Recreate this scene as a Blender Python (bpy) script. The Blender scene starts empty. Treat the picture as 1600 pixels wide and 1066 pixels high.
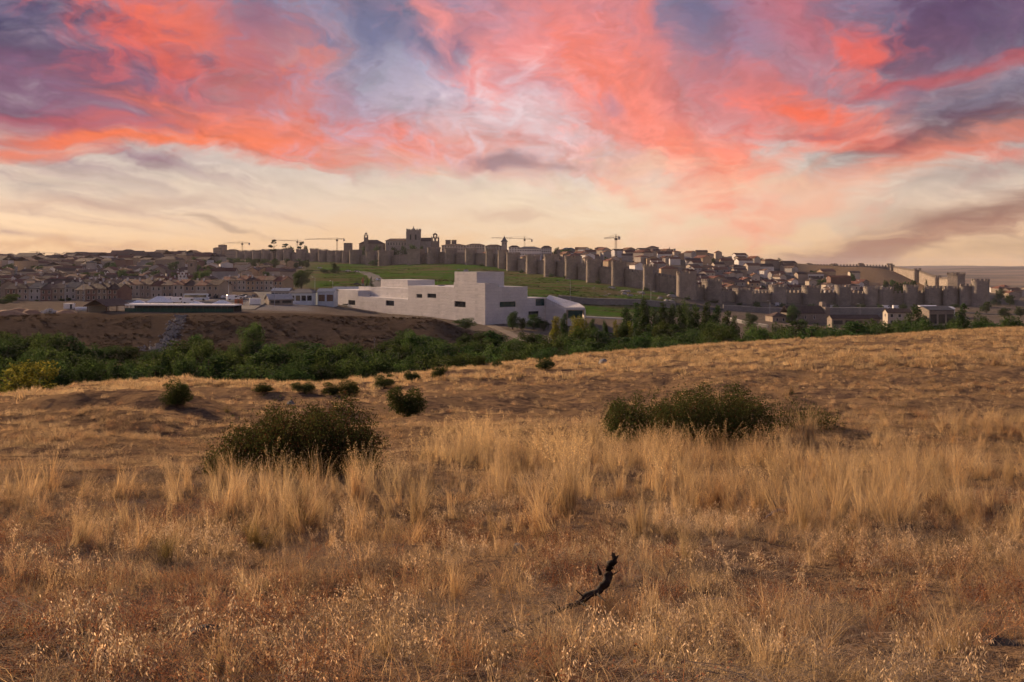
import bpy, math, random
import numpy as np
from mathutils import Vector, Matrix

R = math.radians
rnd = random.Random(7)
SC = bpy.context.scene
COL = SC.collection
F = 1386.0            # focal length in photo pixels (1600 wide), horizon at row 415
U0, V0 = 800.0, 415.0

# ------------------------------------------------------------------ camera
cam = bpy.data.cameras.new('camera')
cam.sensor_width = 36.0
cam.lens = 36.0 * F / 1600.0
cam.shift_y = -118.0 / 1600.0
cam.clip_start = 0.1
cam.clip_end = 30000.0
camo = bpy.data.objects.new('camera', cam)
camo.location = (0, 0, 0)
camo.rotation_euler = (R(90), 0, 0)
COL.objects.link(camo)
SC.camera = camo

# ------------------------------------------------------------------ sun
SUN_AZ, SUN_EL = R(-43), R(16)     # azimuth measured from the view axis (+Y), negative = left
sd = Vector((math.sin(SUN_AZ) * math.cos(SUN_EL), math.cos(SUN_AZ) * math.cos(SUN_EL), math.sin(SUN_EL)))
sl = bpy.data.lights.new('sun', 'SUN')
sl.energy = 5.0
sl.angle = R(0.6)
sl.color = (1.0, 0.68, 0.42)
so = bpy.data.objects.new('sun', sl)
so.rotation_euler = (-sd).to_track_quat('-Z', 'Y').to_euler()
so.location = (-60, 40, 60)
COL.objects.link(so)

# ------------------------------------------------------------------ exposure
SC.view_settings.view_transform = 'Standard'
SC.view_settings.look = 'None'
SC.view_settings.gamma = 1.0
SC.view_settings.exposure = 0.8
SC.view_settings.use_curve_mapping = False
SC.render.engine = 'CYCLES'
cy = SC.cycles
cy.max_bounces = 5
cy.diffuse_bounces = 2
cy.glossy_bounces = 2
cy.transmission_bounces = 3
cy.transparent_max_bounces = 4
cy.volume_bounces = 0
cy.use_denoising = True
cy.use_adaptive_sampling = True
cy.adaptive_threshold = 0.03
cy.adaptive_min_samples = 12


def lin(c):
    o = []
    for k in c[:3]:
        k = k / 255.0
        o.append(k / 12.92 if k <= 0.04045 else ((k + 0.055) / 1.055) ** 2.4)
    return tuple(o)


# ------------------------------------------------------------------ node helper
class NT:
    def __init__(s, tree):
        s.t = tree
        s.n = tree.nodes
        s.l = tree.links

    def node(s, typ, **kw):
        n = s.n.new(typ)
        for k, v in kw.items():
            setattr(n, k, v)
        return n

    def put(s, sock, v):
        if isinstance(v, bpy.types.NodeSocket):
            s.l.new(v, sock)
        elif v is not None:
            if hasattr(sock.default_value, '__len__') and not isinstance(v, str):
                v = tuple(v)
                if len(sock.default_value) == 4 and len(v) == 3:
                    v = v + (1.0,)
            sock.default_value = v

    def math(s, op, a, b=None, c=None, clamp=False):
        n = s.node('ShaderNodeMath', operation=op, use_clamp=clamp)
        s.put(n.inputs[0], a)
        if b is not None: s.put(n.inputs[1], b)
        if c is not None: s.put(n.inputs[2], c)
        return n.outputs[0]

    def mix(s, f, a, b, blend='MIX'):
        n = s.node('ShaderNodeMix', data_type='RGBA', blend_type=blend)
        s.put(n.inputs[0], f); s.put(n.inputs[6], a); s.put(n.inputs[7], b)
        return n.outputs[2]

    def noise(s, vec, scale, detail=4.0, rough=0.55, dist=0.0, dims='3D'):
        n = s.node('ShaderNodeTexNoise', noise_dimensions=dims)
        s.put(n.inputs['Vector'], vec)
        n.inputs['Scale'].default_value = scale
        n.inputs['Detail'].default_value = detail
        n.inputs['Roughness'].default_value = rough
        n.inputs['Distortion'].default_value = dist
        return n

    def smooth(s, v, a, b, lo=0.0, hi=1.0):
        n = s.node('ShaderNodeMapRange', interpolation_type='SMOOTHSTEP')
        s.put(n.inputs[0], v)
        n.inputs[1].default_value = a; n.inputs[2].default_value = b
        n.inputs[3].default_value = lo; n.inputs[4].default_value = hi
        return n.outputs[0]

    def maprange(s, v, a, b, lo=0.0, hi=1.0):
        n = s.node('ShaderNodeMapRange')
        s.put(n.inputs[0], v)
        n.inputs[1].default_value = a; n.inputs[2].default_value = b
        n.inputs[3].default_value = lo; n.inputs[4].default_value = hi
        return n.outputs[0]

    def ramp(s, v, stops):
        n = s.node('ShaderNodeValToRGB')
        s.put(n.inputs[0], v)
        el = n.color_ramp.elements
        while len(el) < len(stops): el.new(0.5)
        for e, (p, c) in zip(el, stops):
            e.position = p; e.color = (*c, 1.0)
        return n.outputs[0]

    def mapping(s, vec, loc=(0, 0, 0), rot=(0, 0, 0), sc=(1, 1, 1), typ='POINT'):
        n = s.node('ShaderNodeMapping', vector_type=typ)
        s.put(n.inputs[0], vec)
        n.inputs[1].default_value = loc; n.inputs[2].default_value = rot; n.inputs[3].default_value = sc
        return n.outputs[0]


# ------------------------------------------------------------------ world: Nishita sky with a dawn cloud deck
world = bpy.data.worlds.new('World')
SC.world = world
world.use_nodes = True
world.cycles.sampling_method = 'MANUAL'
world.cycles.sample_map_resolution = 512
wt = NT(world.node_tree)
wt.n.clear()
SKY_STRENGTH = 0.10
K = 2.0 ** -0.8 / SKY_STRENGTH
tc = wt.node('ShaderNodeTexCoord')
sky = wt.node('ShaderNodeTexSky', sky_type='NISHITA')
sky.sun_disc = False
sky.sun_elevation = SUN_EL
sky.sun_rotation = SUN_AZ
sky.air_density = 1.0
sky.dust_density = 2.5
sky.ozone_density = 1.5
sep = wt.node('ShaderNodeSeparateXYZ')
wt.put(sep.inputs[0], tc.outputs['Generated'])
dx, dy, dz = sep.outputs
az = wt.math('ARCTAN2', dx, dy)
hyp = wt.math('SQRT', wt.math('ADD', wt.math('MULTIPLY', dx, dx), wt.math('MULTIPLY', dy, dy)))
el = wt.math('ARCTAN2', dz, hyp)
comb = wt.node('ShaderNodeCombineXYZ')
wt.put(comb.inputs[0], wt.math('MULTIPLY', az, F / 100))
wt.put(comb.inputs[1], wt.math('MULTIPLY', el, F / 100))
C = comb.outputs[0]                       # (azimuth, elevation), one unit = 4.13 degrees
# slow swirl so that no edge of a cloud is smooth
def vadd(a, b, k):
    m = wt.node('ShaderNodeVectorMath', operation='MULTIPLY_ADD')
    wt.put(m.inputs[0], b); m.inputs[1].default_value = (k[0], k[1], 0); wt.put(m.inputs[2], a)
    return m.outputs[0]
def centred(n):
    m = wt.node('ShaderNodeVectorMath', operation='SUBTRACT')
    wt.put(m.inputs[0], n.outputs['Color']); m.inputs[1].default_value = (.5, .5, .5)
    return m.outputs[0]
w1 = centred(wt.noise(wt.mapping(C, sc=(.55, .9, 1)), 0.9, 2, .55, 0, '2D'))
C1 = vadd(C, w1, (1.1, .6))
w2 = centred(wt.noise(wt.mapping(C1, rot=(0, 0, R(20)), sc=(.8, 1.6, 1)), 2.2, 3, .6, 0, '2D'))
CW = vadd(C1, w2, (.38, .2))
# cloud streets lie on a level sheet overhead, so they fan out from the horizon
iz = wt.math('DIVIDE', 1.0, wt.math('ADD', wt.math('MAXIMUM', dz, 0.0), .09))
cs_, sn_ = math.cos(R(16)), math.sin(R(16))
pl = wt.node('ShaderNodeCombineXYZ')
wt.put(pl.inputs[0], wt.math('MULTIPLY', wt.math('SUBTRACT', wt.math('MULTIPLY', dx, cs_), wt.math('MULTIPLY', dy, sn_)), iz))
wt.put(pl.inputs[1], wt.math('MULTIPLY', wt.math('MULTIPLY', wt.math('ADD', wt.math('MULTIPLY', dx, sn_), wt.math('MULTIPLY', dy, cs_)), iz), .17))
PL = vadd(pl.outputs[0], w2, (.35, .2))
nA = wt.noise(PL, 1.6, 7, .58, .35, '2D').outputs[0]
nF = wt.noise(PL, 4.5, 5, .6, .5, '2D').outputs[0]
nB = wt.noise(wt.mapping(CW, loc=(5, 3, 0), rot=(0, 0, R(-14)), sc=(.45, 2.2, 1)), 1.7, 6, .6, .2, '2D').outputs[0]
nC = wt.noise(wt.mapping(CW, loc=(9, 1, 0), sc=(.9, 1.2, 1)), 2.2, 6, .6, .3, '2D').outputs[0]
# thin high veil that warms towards the horizon
veil = wt.ramp(wt.maprange(wt.math('ADD', el, wt.math('MULTIPLY', wt.math('SUBTRACT', nB, .5), .03)), -0.01, 0.33), [
    (0.0, lin((242, 190, 134))), (0.10, lin((244, 202, 160))), (0.22, lin((234, 206, 182))), (0.36, lin((212, 196, 186))),
    (0.55, lin((190, 180, 192))), (0.80, lin((138, 142, 170))), (1.0, lin((98, 108, 146)))])
vm = wt.node('ShaderNodeVectorMath', operation='SCALE')
wt.put(vm.inputs[0], veil); vm.inputs[3].default_value = K
col = wt.mix(wt.smooth(el, .35, .9, .97, .6), sky.outputs[0], vm.outputs[0])


sx, sy, _sz = (lambda n: (wt.put(n.inputs[0], CW), n.outputs)[1])(wt.node('ShaderNodeSeparateXYZ'))
c3 = wt.node('ShaderNodeCombineXYZ')
wt.put(c3.inputs[0], sx); wt.put(c3.inputs[1], sy); c3.inputs[2].default_value = 1.0
CH = c3.outputs[0]
TORN = {}


def dot3(vec, k):
    n = wt.node('ShaderNodeVectorMath', operation='DOT_PRODUCT')
    wt.put(n.inputs[0], vec); n.inputs[1].default_value = k
    return n.outputs['Value']


def lay(col, u, v, rx, ry, rot, rgb, op, noise='A', soft=1.0, edge=1.15):
    """One bank of cloud: an ellipse on the sky whose rim is torn by noise."""
    a = math.atan((u - U0) / F) * F / 100
    e = math.atan((V0 - v) / F * math.cos(math.atan((u - U0) / F))) * F / 100
    r_ = R(-rot); cr, sr = math.cos(r_), math.sin(r_)
    rx *= 1.2; ry *= 1.25; op = min(1, op * .93); soft += .36
    rgb = tuple(k * .93 + .07 * q for k, q in zip(rgb, (232, 200, 190)))
    kx = (cr * 100 / rx, sr * 100 / rx); ky = (-sr * 100 / ry, cr * 100 / ry)
    x = dot3(CH, (kx[0], kx[1], -(kx[0] * a + kx[1] * e)))
    y = dot3(CH, (ky[0], ky[1], -(ky[0] * a + ky[1] * e)))
    ln = wt.math('SQRT', wt.math('MULTIPLY_ADD', x, x, wt.math('MULTIPLY', y, y)))
    if (noise, edge) not in TORN:
        n = {'A': nA, 'B': nB, 'C': nC}[noise]
        TORN[(noise, edge)] = wt.math('MULTIPLY_ADD', n, edge * 1.9, 1.0 - edge * .95)
    mask = wt.smooth(wt.math('SUBTRACT', TORN[(noise, edge)], ln), -0.34, soft, 0.0, op)
    return wt.mix(mask, col, tuple(k * K for k in lin(rgb)))


# broken mauve cloud deck over the whole upper sky, lit salmon from below
deck_n = wt.math('ADD', wt.math('MULTIPLY', nA, .6), wt.math('MULTIPLY', nC, .4))
deck_h = wt.math('MULTIPLY', wt.smooth(el, 0.12, 0.26), wt.smooth(el, .4, .9, 1.0, .45))
deck = wt.math('MULTIPLY', wt.smooth(wt.math('ADD', deck_n, wt.math('MULTIPLY', wt.math('SUBTRACT', deck_h, .5), .14)), .44, .66), deck_h)
col = wt.mix(wt.math('MULTIPLY', deck, .42), col, tuple(k * K for k in lin((194, 136, 150))))
STROKES = [
    (1180, 40, 560, 70, 0, (150, 120, 146), .55, 'A', 1.0),
    (120, 110, 400, 150, 0, (124, 90, 118), .97, 'A', .9),
    (0, 30, 240, 120, 0, (62, 60, 96), 1.0, 'B', .9),
    (300, 180, 300, 50, 4, (170, 102, 120), .85, 'B', .9),
    (90, 150, 240, 60, -4, (112, 82, 112), .8, 'B', .9),
    (120, 196, 240, 18, -4, (190, 94, 104), .85, 'B', .8),
    (250, 40, 130, 80, 30, (226, 92, 80), .95, 'C', .8),
    (340, 60, 110, 46, 25, (240, 112, 84), .8, 'C', .8),
    (470, 100, 95, 110, 30, (246, 118, 86), .95, 'A', .8),
    (400, 40, 60, 90, 10, (112, 92, 124), .75, 'C', 1.0),
    (430, 130, 80, 40, -30, (142, 100, 128), .6, 'C', .9),
    (330, 196, 150, 20, 14, (240, 116, 88), .7, 'B', .8),
    (30, 236, 150, 11, -6, (246, 124, 88), .85, 'B', .7, .8),
    (230, 219, 200, 12, -2, (252, 122, 78), .97, 'B', .6, .7),
    (420, 236, 170, 20, 7, (252, 122, 80), .95, 'B', .7, .9),
    (620, 222, 230, 44, 4, (254, 134, 104), .97, 'A', .8),
    (560, 190, 150, 24, 10, (250, 112, 84), .7, 'B', .8),
    (720, 190, 150, 70, 0, (250, 158, 146), .7, 'C', 1.0),
    (640, 120, 170, 100, -10, (176, 168, 190), .95, 'C', .9),
    (560, 90, 60, 90, 20, (128, 126, 156), .8, 'A', .8),
    (600, 40, 120, 56, -8, (100, 104, 138), .95, 'C', .8),
    (700, 35, 70, 22, 10, (246, 140, 128), .7, 'C', .8),
    (850, 70, 150, 110, 20, (252, 138, 128), .9, 'A', 1.0),
    (760, 110, 80, 26, 35, (246, 150, 148), .6, 'A', .8),
    (690, 82, 50, 20, 15, (86, 94, 130), .85, 'C', .8),
    (742, 62, 26, 32, 30, (84, 92, 128), .85, 'C', .8),
    (860, 150, 70, 26, 20, (178, 164, 190), .7, 'C', .9),
    (830, 200, 150, 80, 10, (222, 204, 208), .95, 'C', .9),
    (1010, 20, 22, 70, -12, (255, 128, 108), .9, 'C', .8),
    (1095, 20, 80, 60, 20, (98, 100, 136), .9, 'C', .8),
    (990, 160, 170, 90, 38, (253, 126, 106), .95, 'A', .9),
    (1080, 235, 190, 70, 28, (254, 132, 108), .95, 'A', .9),
    (1230, 262, 260, 14, -24, (252, 150, 124), .8, 'A', .8),
    (1330, 250, 260, 10, -30, (250, 168, 140), .7, 'A', .8),
    (1150, 290, 130, 48, 14, (254, 140, 112), .92, 'A', .9),
    (1040, 285, 150, 36, 24, (252, 160, 134), .7, 'B', .9),
    (1190, 345, 190, 15, -12, (250, 164, 134), .65, 'B', .9),
    (940, 158, 28, 16, 10, (152, 124, 146), .7, 'C', .9),
    (1150, 110, 110, 70, 30, (140, 126, 154), .8, 'A', .9),
    (1260, 55, 85, 110, -10, (236, 116, 116), .92, 'A', .9),
    (1480, 50, 230, 100, 0, (84, 62, 98), 1.0, 'A', .8),
    (1400, 150, 220, 60, 6, (140, 98, 118), .8, 'A', .9),
    (1340, 92, 44, 46, 20, (246, 98, 80), .9, 'C', .8),
    (1250, 175, 170, 44, 18, (246, 120, 100), .85, 'A', .9),
    (1290, 182, 90, 24, 22, (255, 108, 76), .95, 'C', .7),
    (1390, 236, 150, 10, 2, (250, 120, 90), .9, 'A', .6),
    (1390, 222, 170, 18, 8, (246, 108, 84), .9, 'B', .8),
    (1540, 150, 170, 24, -10, (108, 104, 126), .9, 'B', .8),
    (1530, 98, 180, 12, -10, (198, 84, 86), .75, 'B', .7, 1.0),
    (1540, 196, 200, 30, -15, (98, 66, 82), 1.0, 'B', .8, 1.0),
    (1500, 233, 190, 12, -15, (230, 112, 90), .9, 'B', .8, 1.0),
    (1520, 272, 210, 22, -17, (152, 138, 134), .6, 'B', .9),
    (1330, 300, 240, 20, -20, (246, 168, 136), .6, 'B', .9),
    (1500, 345, 260, 26, -15, (146, 106, 94), 1.0, 'B', .7, .8),
    (1390, 388, 230, 17, -12, (172, 122, 102), .95, 'B', .7, .8),
    (1580, 388, 180, 20, -5, (168, 136, 108), .6, 'B', 1.0),
    (940, 325, 320, 62, 0, (255, 230, 194), .9, 'B', 1.3),
    (760, 255, 90, 18, 6, (214, 136, 128), .7, 'B', .8),
    (785, 257, 46, 13, 3, (142, 118, 126), .85, 'C', .8),
    (860, 262, 60, 8, 0, (166, 136, 138), .6, 'B', .8),
    (350, 356, 70, 6, 8, (166, 138, 120), .6, 'B', .8),
    (800, 338, 70, 8, 4, (212, 174, 150), .6, 'B', .8),
    (120, 318, 150, 12, -4, (202, 158, 134), .5, 'B', .9),
    (100, 392, 200, 8, 3, (212, 158, 120), .6, 'B', .9),
    (170, 290, 260, 30, 0, (206, 190, 172), .4, 'B', 1.2),
]
for st in STROKES:
    col = lay(col, *st)
fine = wt.node('ShaderNodeVectorMath', operation='SCALE')
wt.put(fine.inputs[0], col)
wt.put(fine.inputs[3], wt.maprange(wt.math('ADD', wt.math('MULTIPLY', nF, .65), wt.math('MULTIPLY', nC, .35)), .3, .7, .80, 1.20))
col = wt.mix(wt.smooth(el, .03, .16), col, fine.outputs[0])
bg = wt.node('ShaderNodeBackground')
wt.put(bg.inputs[0], col)
bg.inputs[1].default_value = SKY_STRENGTH
wo = wt.node('ShaderNodeOutputWorld')
wt.l.new(bg.outputs[0], wo.inputs[0])

# ------------------------------------------------------------------ terrain height
def vnoise(x, y, seed=0):
    xi = np.floor(x).astype(np.int64); yi = np.floor(y).astype(np.int64)
    fx = x - xi; fy = y - yi
    fx = fx * fx * (3 - 2 * fx); fy = fy * fy * (3 - 2 * fy)
    def h(a, b):
        n = (a * 374761393 + b * 668265263 + seed * 1442695041) & 0x7fffffff
        n = ((n ^ (n >> 13)) * 1274126177) & 0x7fffffff
        n = n ^ (n >> 16)
        return (n & 0xffff) / 65535.0
    a = h(xi, yi); b = h(xi + 1, yi); c = h(xi, yi + 1); d = h(xi + 1, yi + 1)
    return (a * (1 - fx) + b * fx) * (1 - fy) + (c * (1 - fx) + d * fx) * fy


def fbm(x, y, oct=4, seed=0):
    s = 0; a = .5; t = 0
    for k in range(oct):
        s = s + a * vnoise(x * 2 ** k + 17.3 * k, y * 2 ** k - 9.1 * k, seed + k); t += a; a *= .5
    return s / t


NEAR = [(0, -1.3), (3.5, -1.64), (6, -2.3), (10, -2.99), (16, -3.7), (24, -4.6), (34, -5.7)]
COLS = [
    (-500, [(48, -7.0), (60, -8.5), (95, -17), (140, -22), (236, -22), (268, -15.5), (450, -16.9), (700, -12.6), (1000, -5), (1500, 3), (2500, 9), (9000, 25)]),
    (0, [(48, -7.1), (60, -8.8), (95, -17), (140, -22), (236, -22), (268, -15.5), (450, -16.9), (700, -12.6), (1000, -5), (1500, 3), (2500, 9), (9000, 25)]),
    (120, [(53, -7.4), (66, -9), (98, -17), (140, -22), (240, -22), (272, -15.5), (445, -16.4), (650, -13.8), (900, -7.5), (1200, 1), (1800, 7), (2500, 9), (9000, 22)]),
    (250, [(58, -7.66), (72, -9.4), (105, -17), (142, -22), (242, -22), (274, -15.5), (440, -16), (600, -15), (800, -9.8), (1000, -3), (1250, 8), (1500, 12), (2500, 5), (9000, 0)]),
    (400, [(60, -8.0), (74, -9.8), (107, -17), (145, -22), (242, -22), (274, -15.5), (440, -16), (560, -13), (800, -7.5), (1180, 5), (1300, 12), (1500, 14), (2500, 5), (9000, 0)]),
    (500, [(60, -8.2), (75, -10), (108, -17), (145, -22), (244, -22), (276, -15.5), (340, -17.2), (430, -18.2), (600, -9.1), (800, -4.5), (1090, 3.1), (1200, 12), (1500, 12), (3000, 0), (9000, -5)]),
    (590, [(66, -8.7), (80, -10), (115, -18), (150, -22), (240, -22), (272, -15.6), (300, -17.5), (345, -20.5), (430, -21), (520, -13), (620, -9.4), (800, -5.8), (1015, -1.0), (1100, 9), (1400, 12), (9000, 0)]),
    (690, [(72, -8.8), (88, -10.5), (120, -18), (155, -22), (240, -22), (270, -15.8), (296, -18), (330, -21), (420, -20.5), (560, -12.5), (700, -9.1), (850, -3), (950, 2.7), (1050, 10), (1400, 14), (9000, 0)]),
    (738, [(80, -9.3), (98, -11), (130, -20), (170, -22.5), (320, -22), (400, -20), (460, -16), (600, -11.5), (700, -11.1), (800, -4), (905, 1), (1000, 8), (1200, 14), (9000, 0)]),
    (800, [(88, -9.65), (108, -12), (140, -20), (180, -22.5), (330, -22), (420, -20), (500, -17), (640, -13), (760, -9.9), (840, -6), (900, 0), (1050, 8), (1200, 12), (9000, -5)]),
    (900, [(98, -10), (116, -12), (145, -20), (190, -23), (330, -23), (430, -22), (480, -20), (560, -17.4), (640, -13.9), (705, -11.6), (760, -8), (900, 6), (1000, 12), (1200, 14), (9000, -10)]),
    (1000, [(104, -9.9), (122, -12), (155, -20), (200, -24), (340, -25), (440, -24), (520, -20.5), (615, -16.9), (680, -14), (800, -2), (950, 9), (1050, 12), (9000, -10)]),
    (1057, [(108, -9.9), (126, -12), (155, -20), (205, -25), (440, -26), (560, -22), (600, -20), (680, -16.5), (800, -3), (950, 9), (1050, 13), (9000, -15)]),
    (1125, [(112, -9.86), (130, -12), (158, -19), (210, -27), (450, -29), (600, -27), (640, -26), (700, -21), (820, -6), (950, 10), (1050, 11), (1300, 0), (9000, -15)]),
    (1250, [(116, -9.6), (135, -12), (165, -20), (220, -29), (470, -30.5), (660, -29.5), (720, -24), (850, -10), (1000, 2.6), (1100, 1), (1500, -20), (2500, -35), (9000, -8)]),
    (1386, [(118, -9.2), (138, -12), (168, -20), (230, -29), (480, -31), (660, -30), (740, -25), (850, -13), (960, -2), (1000, -3), (1300, -25), (2000, -38), (3500, -30), (9000, -9)]),
    (1490, [(120, -8.8), (140, -12), (170, -20), (240, -29), (480, -31), (640, -28.5), (700, -22), (740, -20), (900, -25), (1300, -35), (2000, -40), (3500, -28), (9000, -7)]),
    (1560, [(121, -8.6), (142, -12), (172, -20), (245, -29), (480, -31), (640, -29), (800, -29), (1300, -36), (2000, -40), (3500, -28), (9000, -6)]),
    (1650, [(122, -8.4), (144, -12), (174, -20), (250, -29), (480, -31), (800, -30), (1300, -36), (2000, -40), (3500, -28), (9000, -6)]),
    (2300, [(126, -7.6), (148, -12), (180, -20), (255, -29), (480, -31), (800, -30), (1300, -36), (2000, -40), (3500, -28), (9000, -6)]),
]
TU = np.arange(-500, 2301, 10.0)
TL = np.linspace(math.log(5.0), math.log(9005.0), 620)
_cu = np.array([c[0] for c in COLS], float)
_pz = []
for _u, _p in COLS:
    pts = NEAR + _p
    _pz.append(np.interp(TL, [math.log(p[0] + 5.0) for p in pts], [p[1] for p in pts]))
_pz = np.array(_pz)
TAB = np.array([np.interp(TU, _cu, _pz[:, k]) for k in range(len(TL))]).T     # (nu, nl)


def _blur(a, axis, sig):
    r = int(sig * 3) + 1
    w = np.exp(-0.5 * (np.arange(-r, r + 1) / sig) ** 2); w /= w.sum()
    pad = [(0, 0), (0, 0)]; pad[axis] = (r, r)
    b = np.pad(a, pad, mode='edge')
    out = 0
    for i, k in enumerate(w):
        sl_ = [slice(None), slice(None)]; sl_[axis] = slice(i, i + a.shape[axis])
        out = out + k * b[tuple(sl_)]
    return out


TAB = _blur(_blur(TAB, 0, 1.6), 1, 1.6)
BUMPS = []      # (x, y, rx, ry, height) low mounds and hollows on the near hill


def gz(x, y):
    x = np.asarray(x, float); y = np.asarray(y, float)
    u = np.clip(U0 + F * x / np.maximum(y, 2.0), -500, 2299.9)
    l = np.log(np.clip(y, 0, 8990) + 5.0)
    iu = (u + 500) / 10.0; il = (l - TL[0]) / (TL[1] - TL[0])
    i0 = np.clip(np.floor(iu).astype(int), 0, len(TU) - 2); j0 = np.clip(np.floor(il).astype(int), 0, len(TL) - 2)
    fu = iu - i0; fl = il - j0
    z = (TAB[i0, j0] * (1 - fu) + TAB[i0 + 1, j0] * fu) * (1 - fl) + (TAB[i0, j0 + 1] * (1 - fu) + TAB[i0 + 1, j0 + 1] * fu) * fl
    near = np.clip((150 - y) / 60, 0, 1)
    z = z + near * ((fbm(x * .16, y * .16, 3, 3) - .5) * .75 * np.clip(y / 25, .15, 1) + (fbm(x * .9, y * .9, 3, 9) - .5) * .22 + (fbm(x * .45, y * .6, 4, 14) - .5) * .6 * np.clip((y - 20) / 15, 0, 1))
    mid = np.clip((y - 150) / 60, 0, 1) * np.clip((1400 - y) / 400, 0, 1)
    z = z + mid * ((fbm(x * .05, y * .05, 3, 5) - .5) * 1.3)
    far = np.clip((y - 1500) / 800, 0, 1)
    z = z + far * (fbm(x * .0016, y * .0011, 4, 6) - .5) * 34
    for bx_, by_, rx, ry, hh in BUMPS:
        z = z + hh * np.exp(-((x - bx_) / rx) ** 2 - ((y - by_) / ry) ** 2)
    return z


def g1(x, y):
    return float(gz(np.array([x]), np.array([y]))[0])


def P(u, v, d):
    return Vector(((u - U0) / F * d, d, -(v - V0) / F * d))


def hit(u, v, dmin=3.0, dmax=3000.0):
    """Where the line of sight through (u, v) meets the ground beyond dmin."""
    d = np.exp(np.linspace(math.log(dmin), math.log(dmax), 900))
    z = gz((u - U0) / F * d, d)
    ray = -(v - V0) / F * d
    k = np.nonzero(ray <= z)[0]
    dd = d[k[0]] if len(k) else dmax
    x = (u - U0) / F * dd
    return Vector((x, dd, g1(x, dd)))


def at(u, d):
    x = (u - U0) / F * d
    return Vector((x, d, g1(x, d)))


for u, v, rx, ry, hh in [(190, 640, 3.4, 2.6, .7), (110, 660, 4.0, 1.4, .3), (270, 676, 4, 1.2, -.25), (230, 655, 1.2, 1.0, .2), (330, 655, 3, 1.2, -.15), (900, 640, 5, 3, -.45),
                         (1150, 585, 9, 5, .5), (1400, 570, 10, 5, .35)]:
    _h = hit(u, v)
    BUMPS.append((_h.x, _h.y, rx * _h.y / 30, ry * _h.y / 30, hh))

# ------------------------------------------------------------------ materials
MATS = {}


def new_mat(name):
    m = bpy.data.materials.new(name)
    m.use_nodes = True
    t = NT(m.node_tree)
    b = t.n['Principled BSDF']
    MATS[name] = m
    return m, t, b


def mk(name, c1, c2, scale=1.0, rough=.85, bump=0.0, bscale=None, var=.15, spec=.08, detail=5, huevar=0.0, c3=None):
    """Two- or three-colour mottled surface with fine relief and a slight shift from object to object."""
    m, t, b = new_mat(name)
    tcn = t.node('ShaderNodeTexCoord')
    geo = t.node('ShaderNodeNewGeometry')
    p = geo.outputs['Position']
    n = t.noise(p, scale, detail, .6)
    f = t.smooth(n.outputs[0], .32, .68)
    c = t.mix(f, c1, c2)
    if c3:
        n3 = t.noise(p, scale * .23, 3, .5)
        c = t.mix(t.smooth(n3.outputs[0], .5, .7), c, c3)
    oi = t.node('ShaderNodeObjectInfo')
    hsv = t.node('ShaderNodeHueSaturation')
    t.put(hsv.inputs['Color'], c)
    t.put(hsv.inputs['Value'], t.maprange(oi.outputs['Random'], 0, 1, 1 - var, 1 + var))
    if huevar:
        t.put(hsv.inputs['Hue'], t.maprange(oi.outputs['Random'], 0, 1, .5 - huevar, .5 + huevar))
    t.put(b.inputs['Base Color'], hsv.outputs[0])
    b.inputs['Roughness'].default_value = rough
    b.inputs['Specular IOR Level'].default_value = spec
    if bump:
        bn = t.node('ShaderNodeBump')
        bn.inputs['Strength'].default_value = bump
        t.put(bn.inputs['Height'], t.noise(p, bscale or scale * 4, 4, .6).outputs[0])
        t.put(b.inputs['Normal'], bn.outputs[0])
    return m


def masonry(name, c1, c2, mortar, bw=1.0, bh=.45, var=.06, wear=.5, rough=.9):
    """Coursed stone: blocks vary, joints darker, stained by weather."""
    m, t, b = new_mat(name)
    geo = t.node('ShaderNodeNewGeometry')
    sepn = t.node('ShaderNodeSeparateXYZ'); t.put(sepn.inputs[0], geo.outputs['Position'])
    cmb = t.node('ShaderNodeCombineXYZ')
    t.put(cmb.inputs[0], t.math('ADD', sepn.outputs[0], t.math('MULTIPLY', sepn.outputs[1], .83)))
    t.put(cmb.inputs[1], sepn.outputs[2])
    br = t.node('ShaderNodeTexBrick')
    t.put(br.inputs['Vector'], cmb.outputs[0])
    t.put(br.inputs['Color1'], c1); t.put(br.inputs['Color2'], c2); t.put(br.inputs['Mortar'], mortar)
    br.inputs['Scale'].default_value = 1.0
    br.inputs['Brick Width'].default_value = bw
    br.inputs['Row Height'].default_value = bh
    br.inputs['Mortar Size'].default_value = .035 * bh / .45
    n = t.noise(geo.outputs['Position'], .22, 5, .62)
    n2 = t.noise(geo.outputs['Position'], 1.4, 4, .6)
    c = t.mix(t.smooth(n.outputs[0], .38, .66, 0, wear), br.outputs[0], tuple(k * .55 for k in c1))
    c = t.mix(t.smooth(n2.outputs[0], .5, .72, 0, wear * .7), c, tuple(min(1, k * 1.35) for k in c2))
    oi = t.node('ShaderNodeObjectInfo')
    hsv = t.node('ShaderNodeHueSaturation')
    t.put(hsv.inputs['Color'], c)
    t.put(hsv.inputs['Value'], t.maprange(oi.outputs['Random'], 0, 1, 1 - var, 1 + var))
    t.put(b.inputs['Base Color'], hsv.outputs[0])
    b.inputs['Roughness'].default_value = rough
    b.inputs['Specular IOR Level'].default_value = .04
    bn = t.node('ShaderNodeBump'); bn.inputs['Strength'].default_value = .5; bn.inputs['Distance'].default_value = .1
    t.put(bn.inputs['Height'], t.math('ADD', br.outputs['Fac'], t.math('MULTIPLY', n2.outputs[0], 1.5)))
    bn.invert = True
    t.put(b.inputs['Normal'], bn.outputs[0])
    return m


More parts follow.
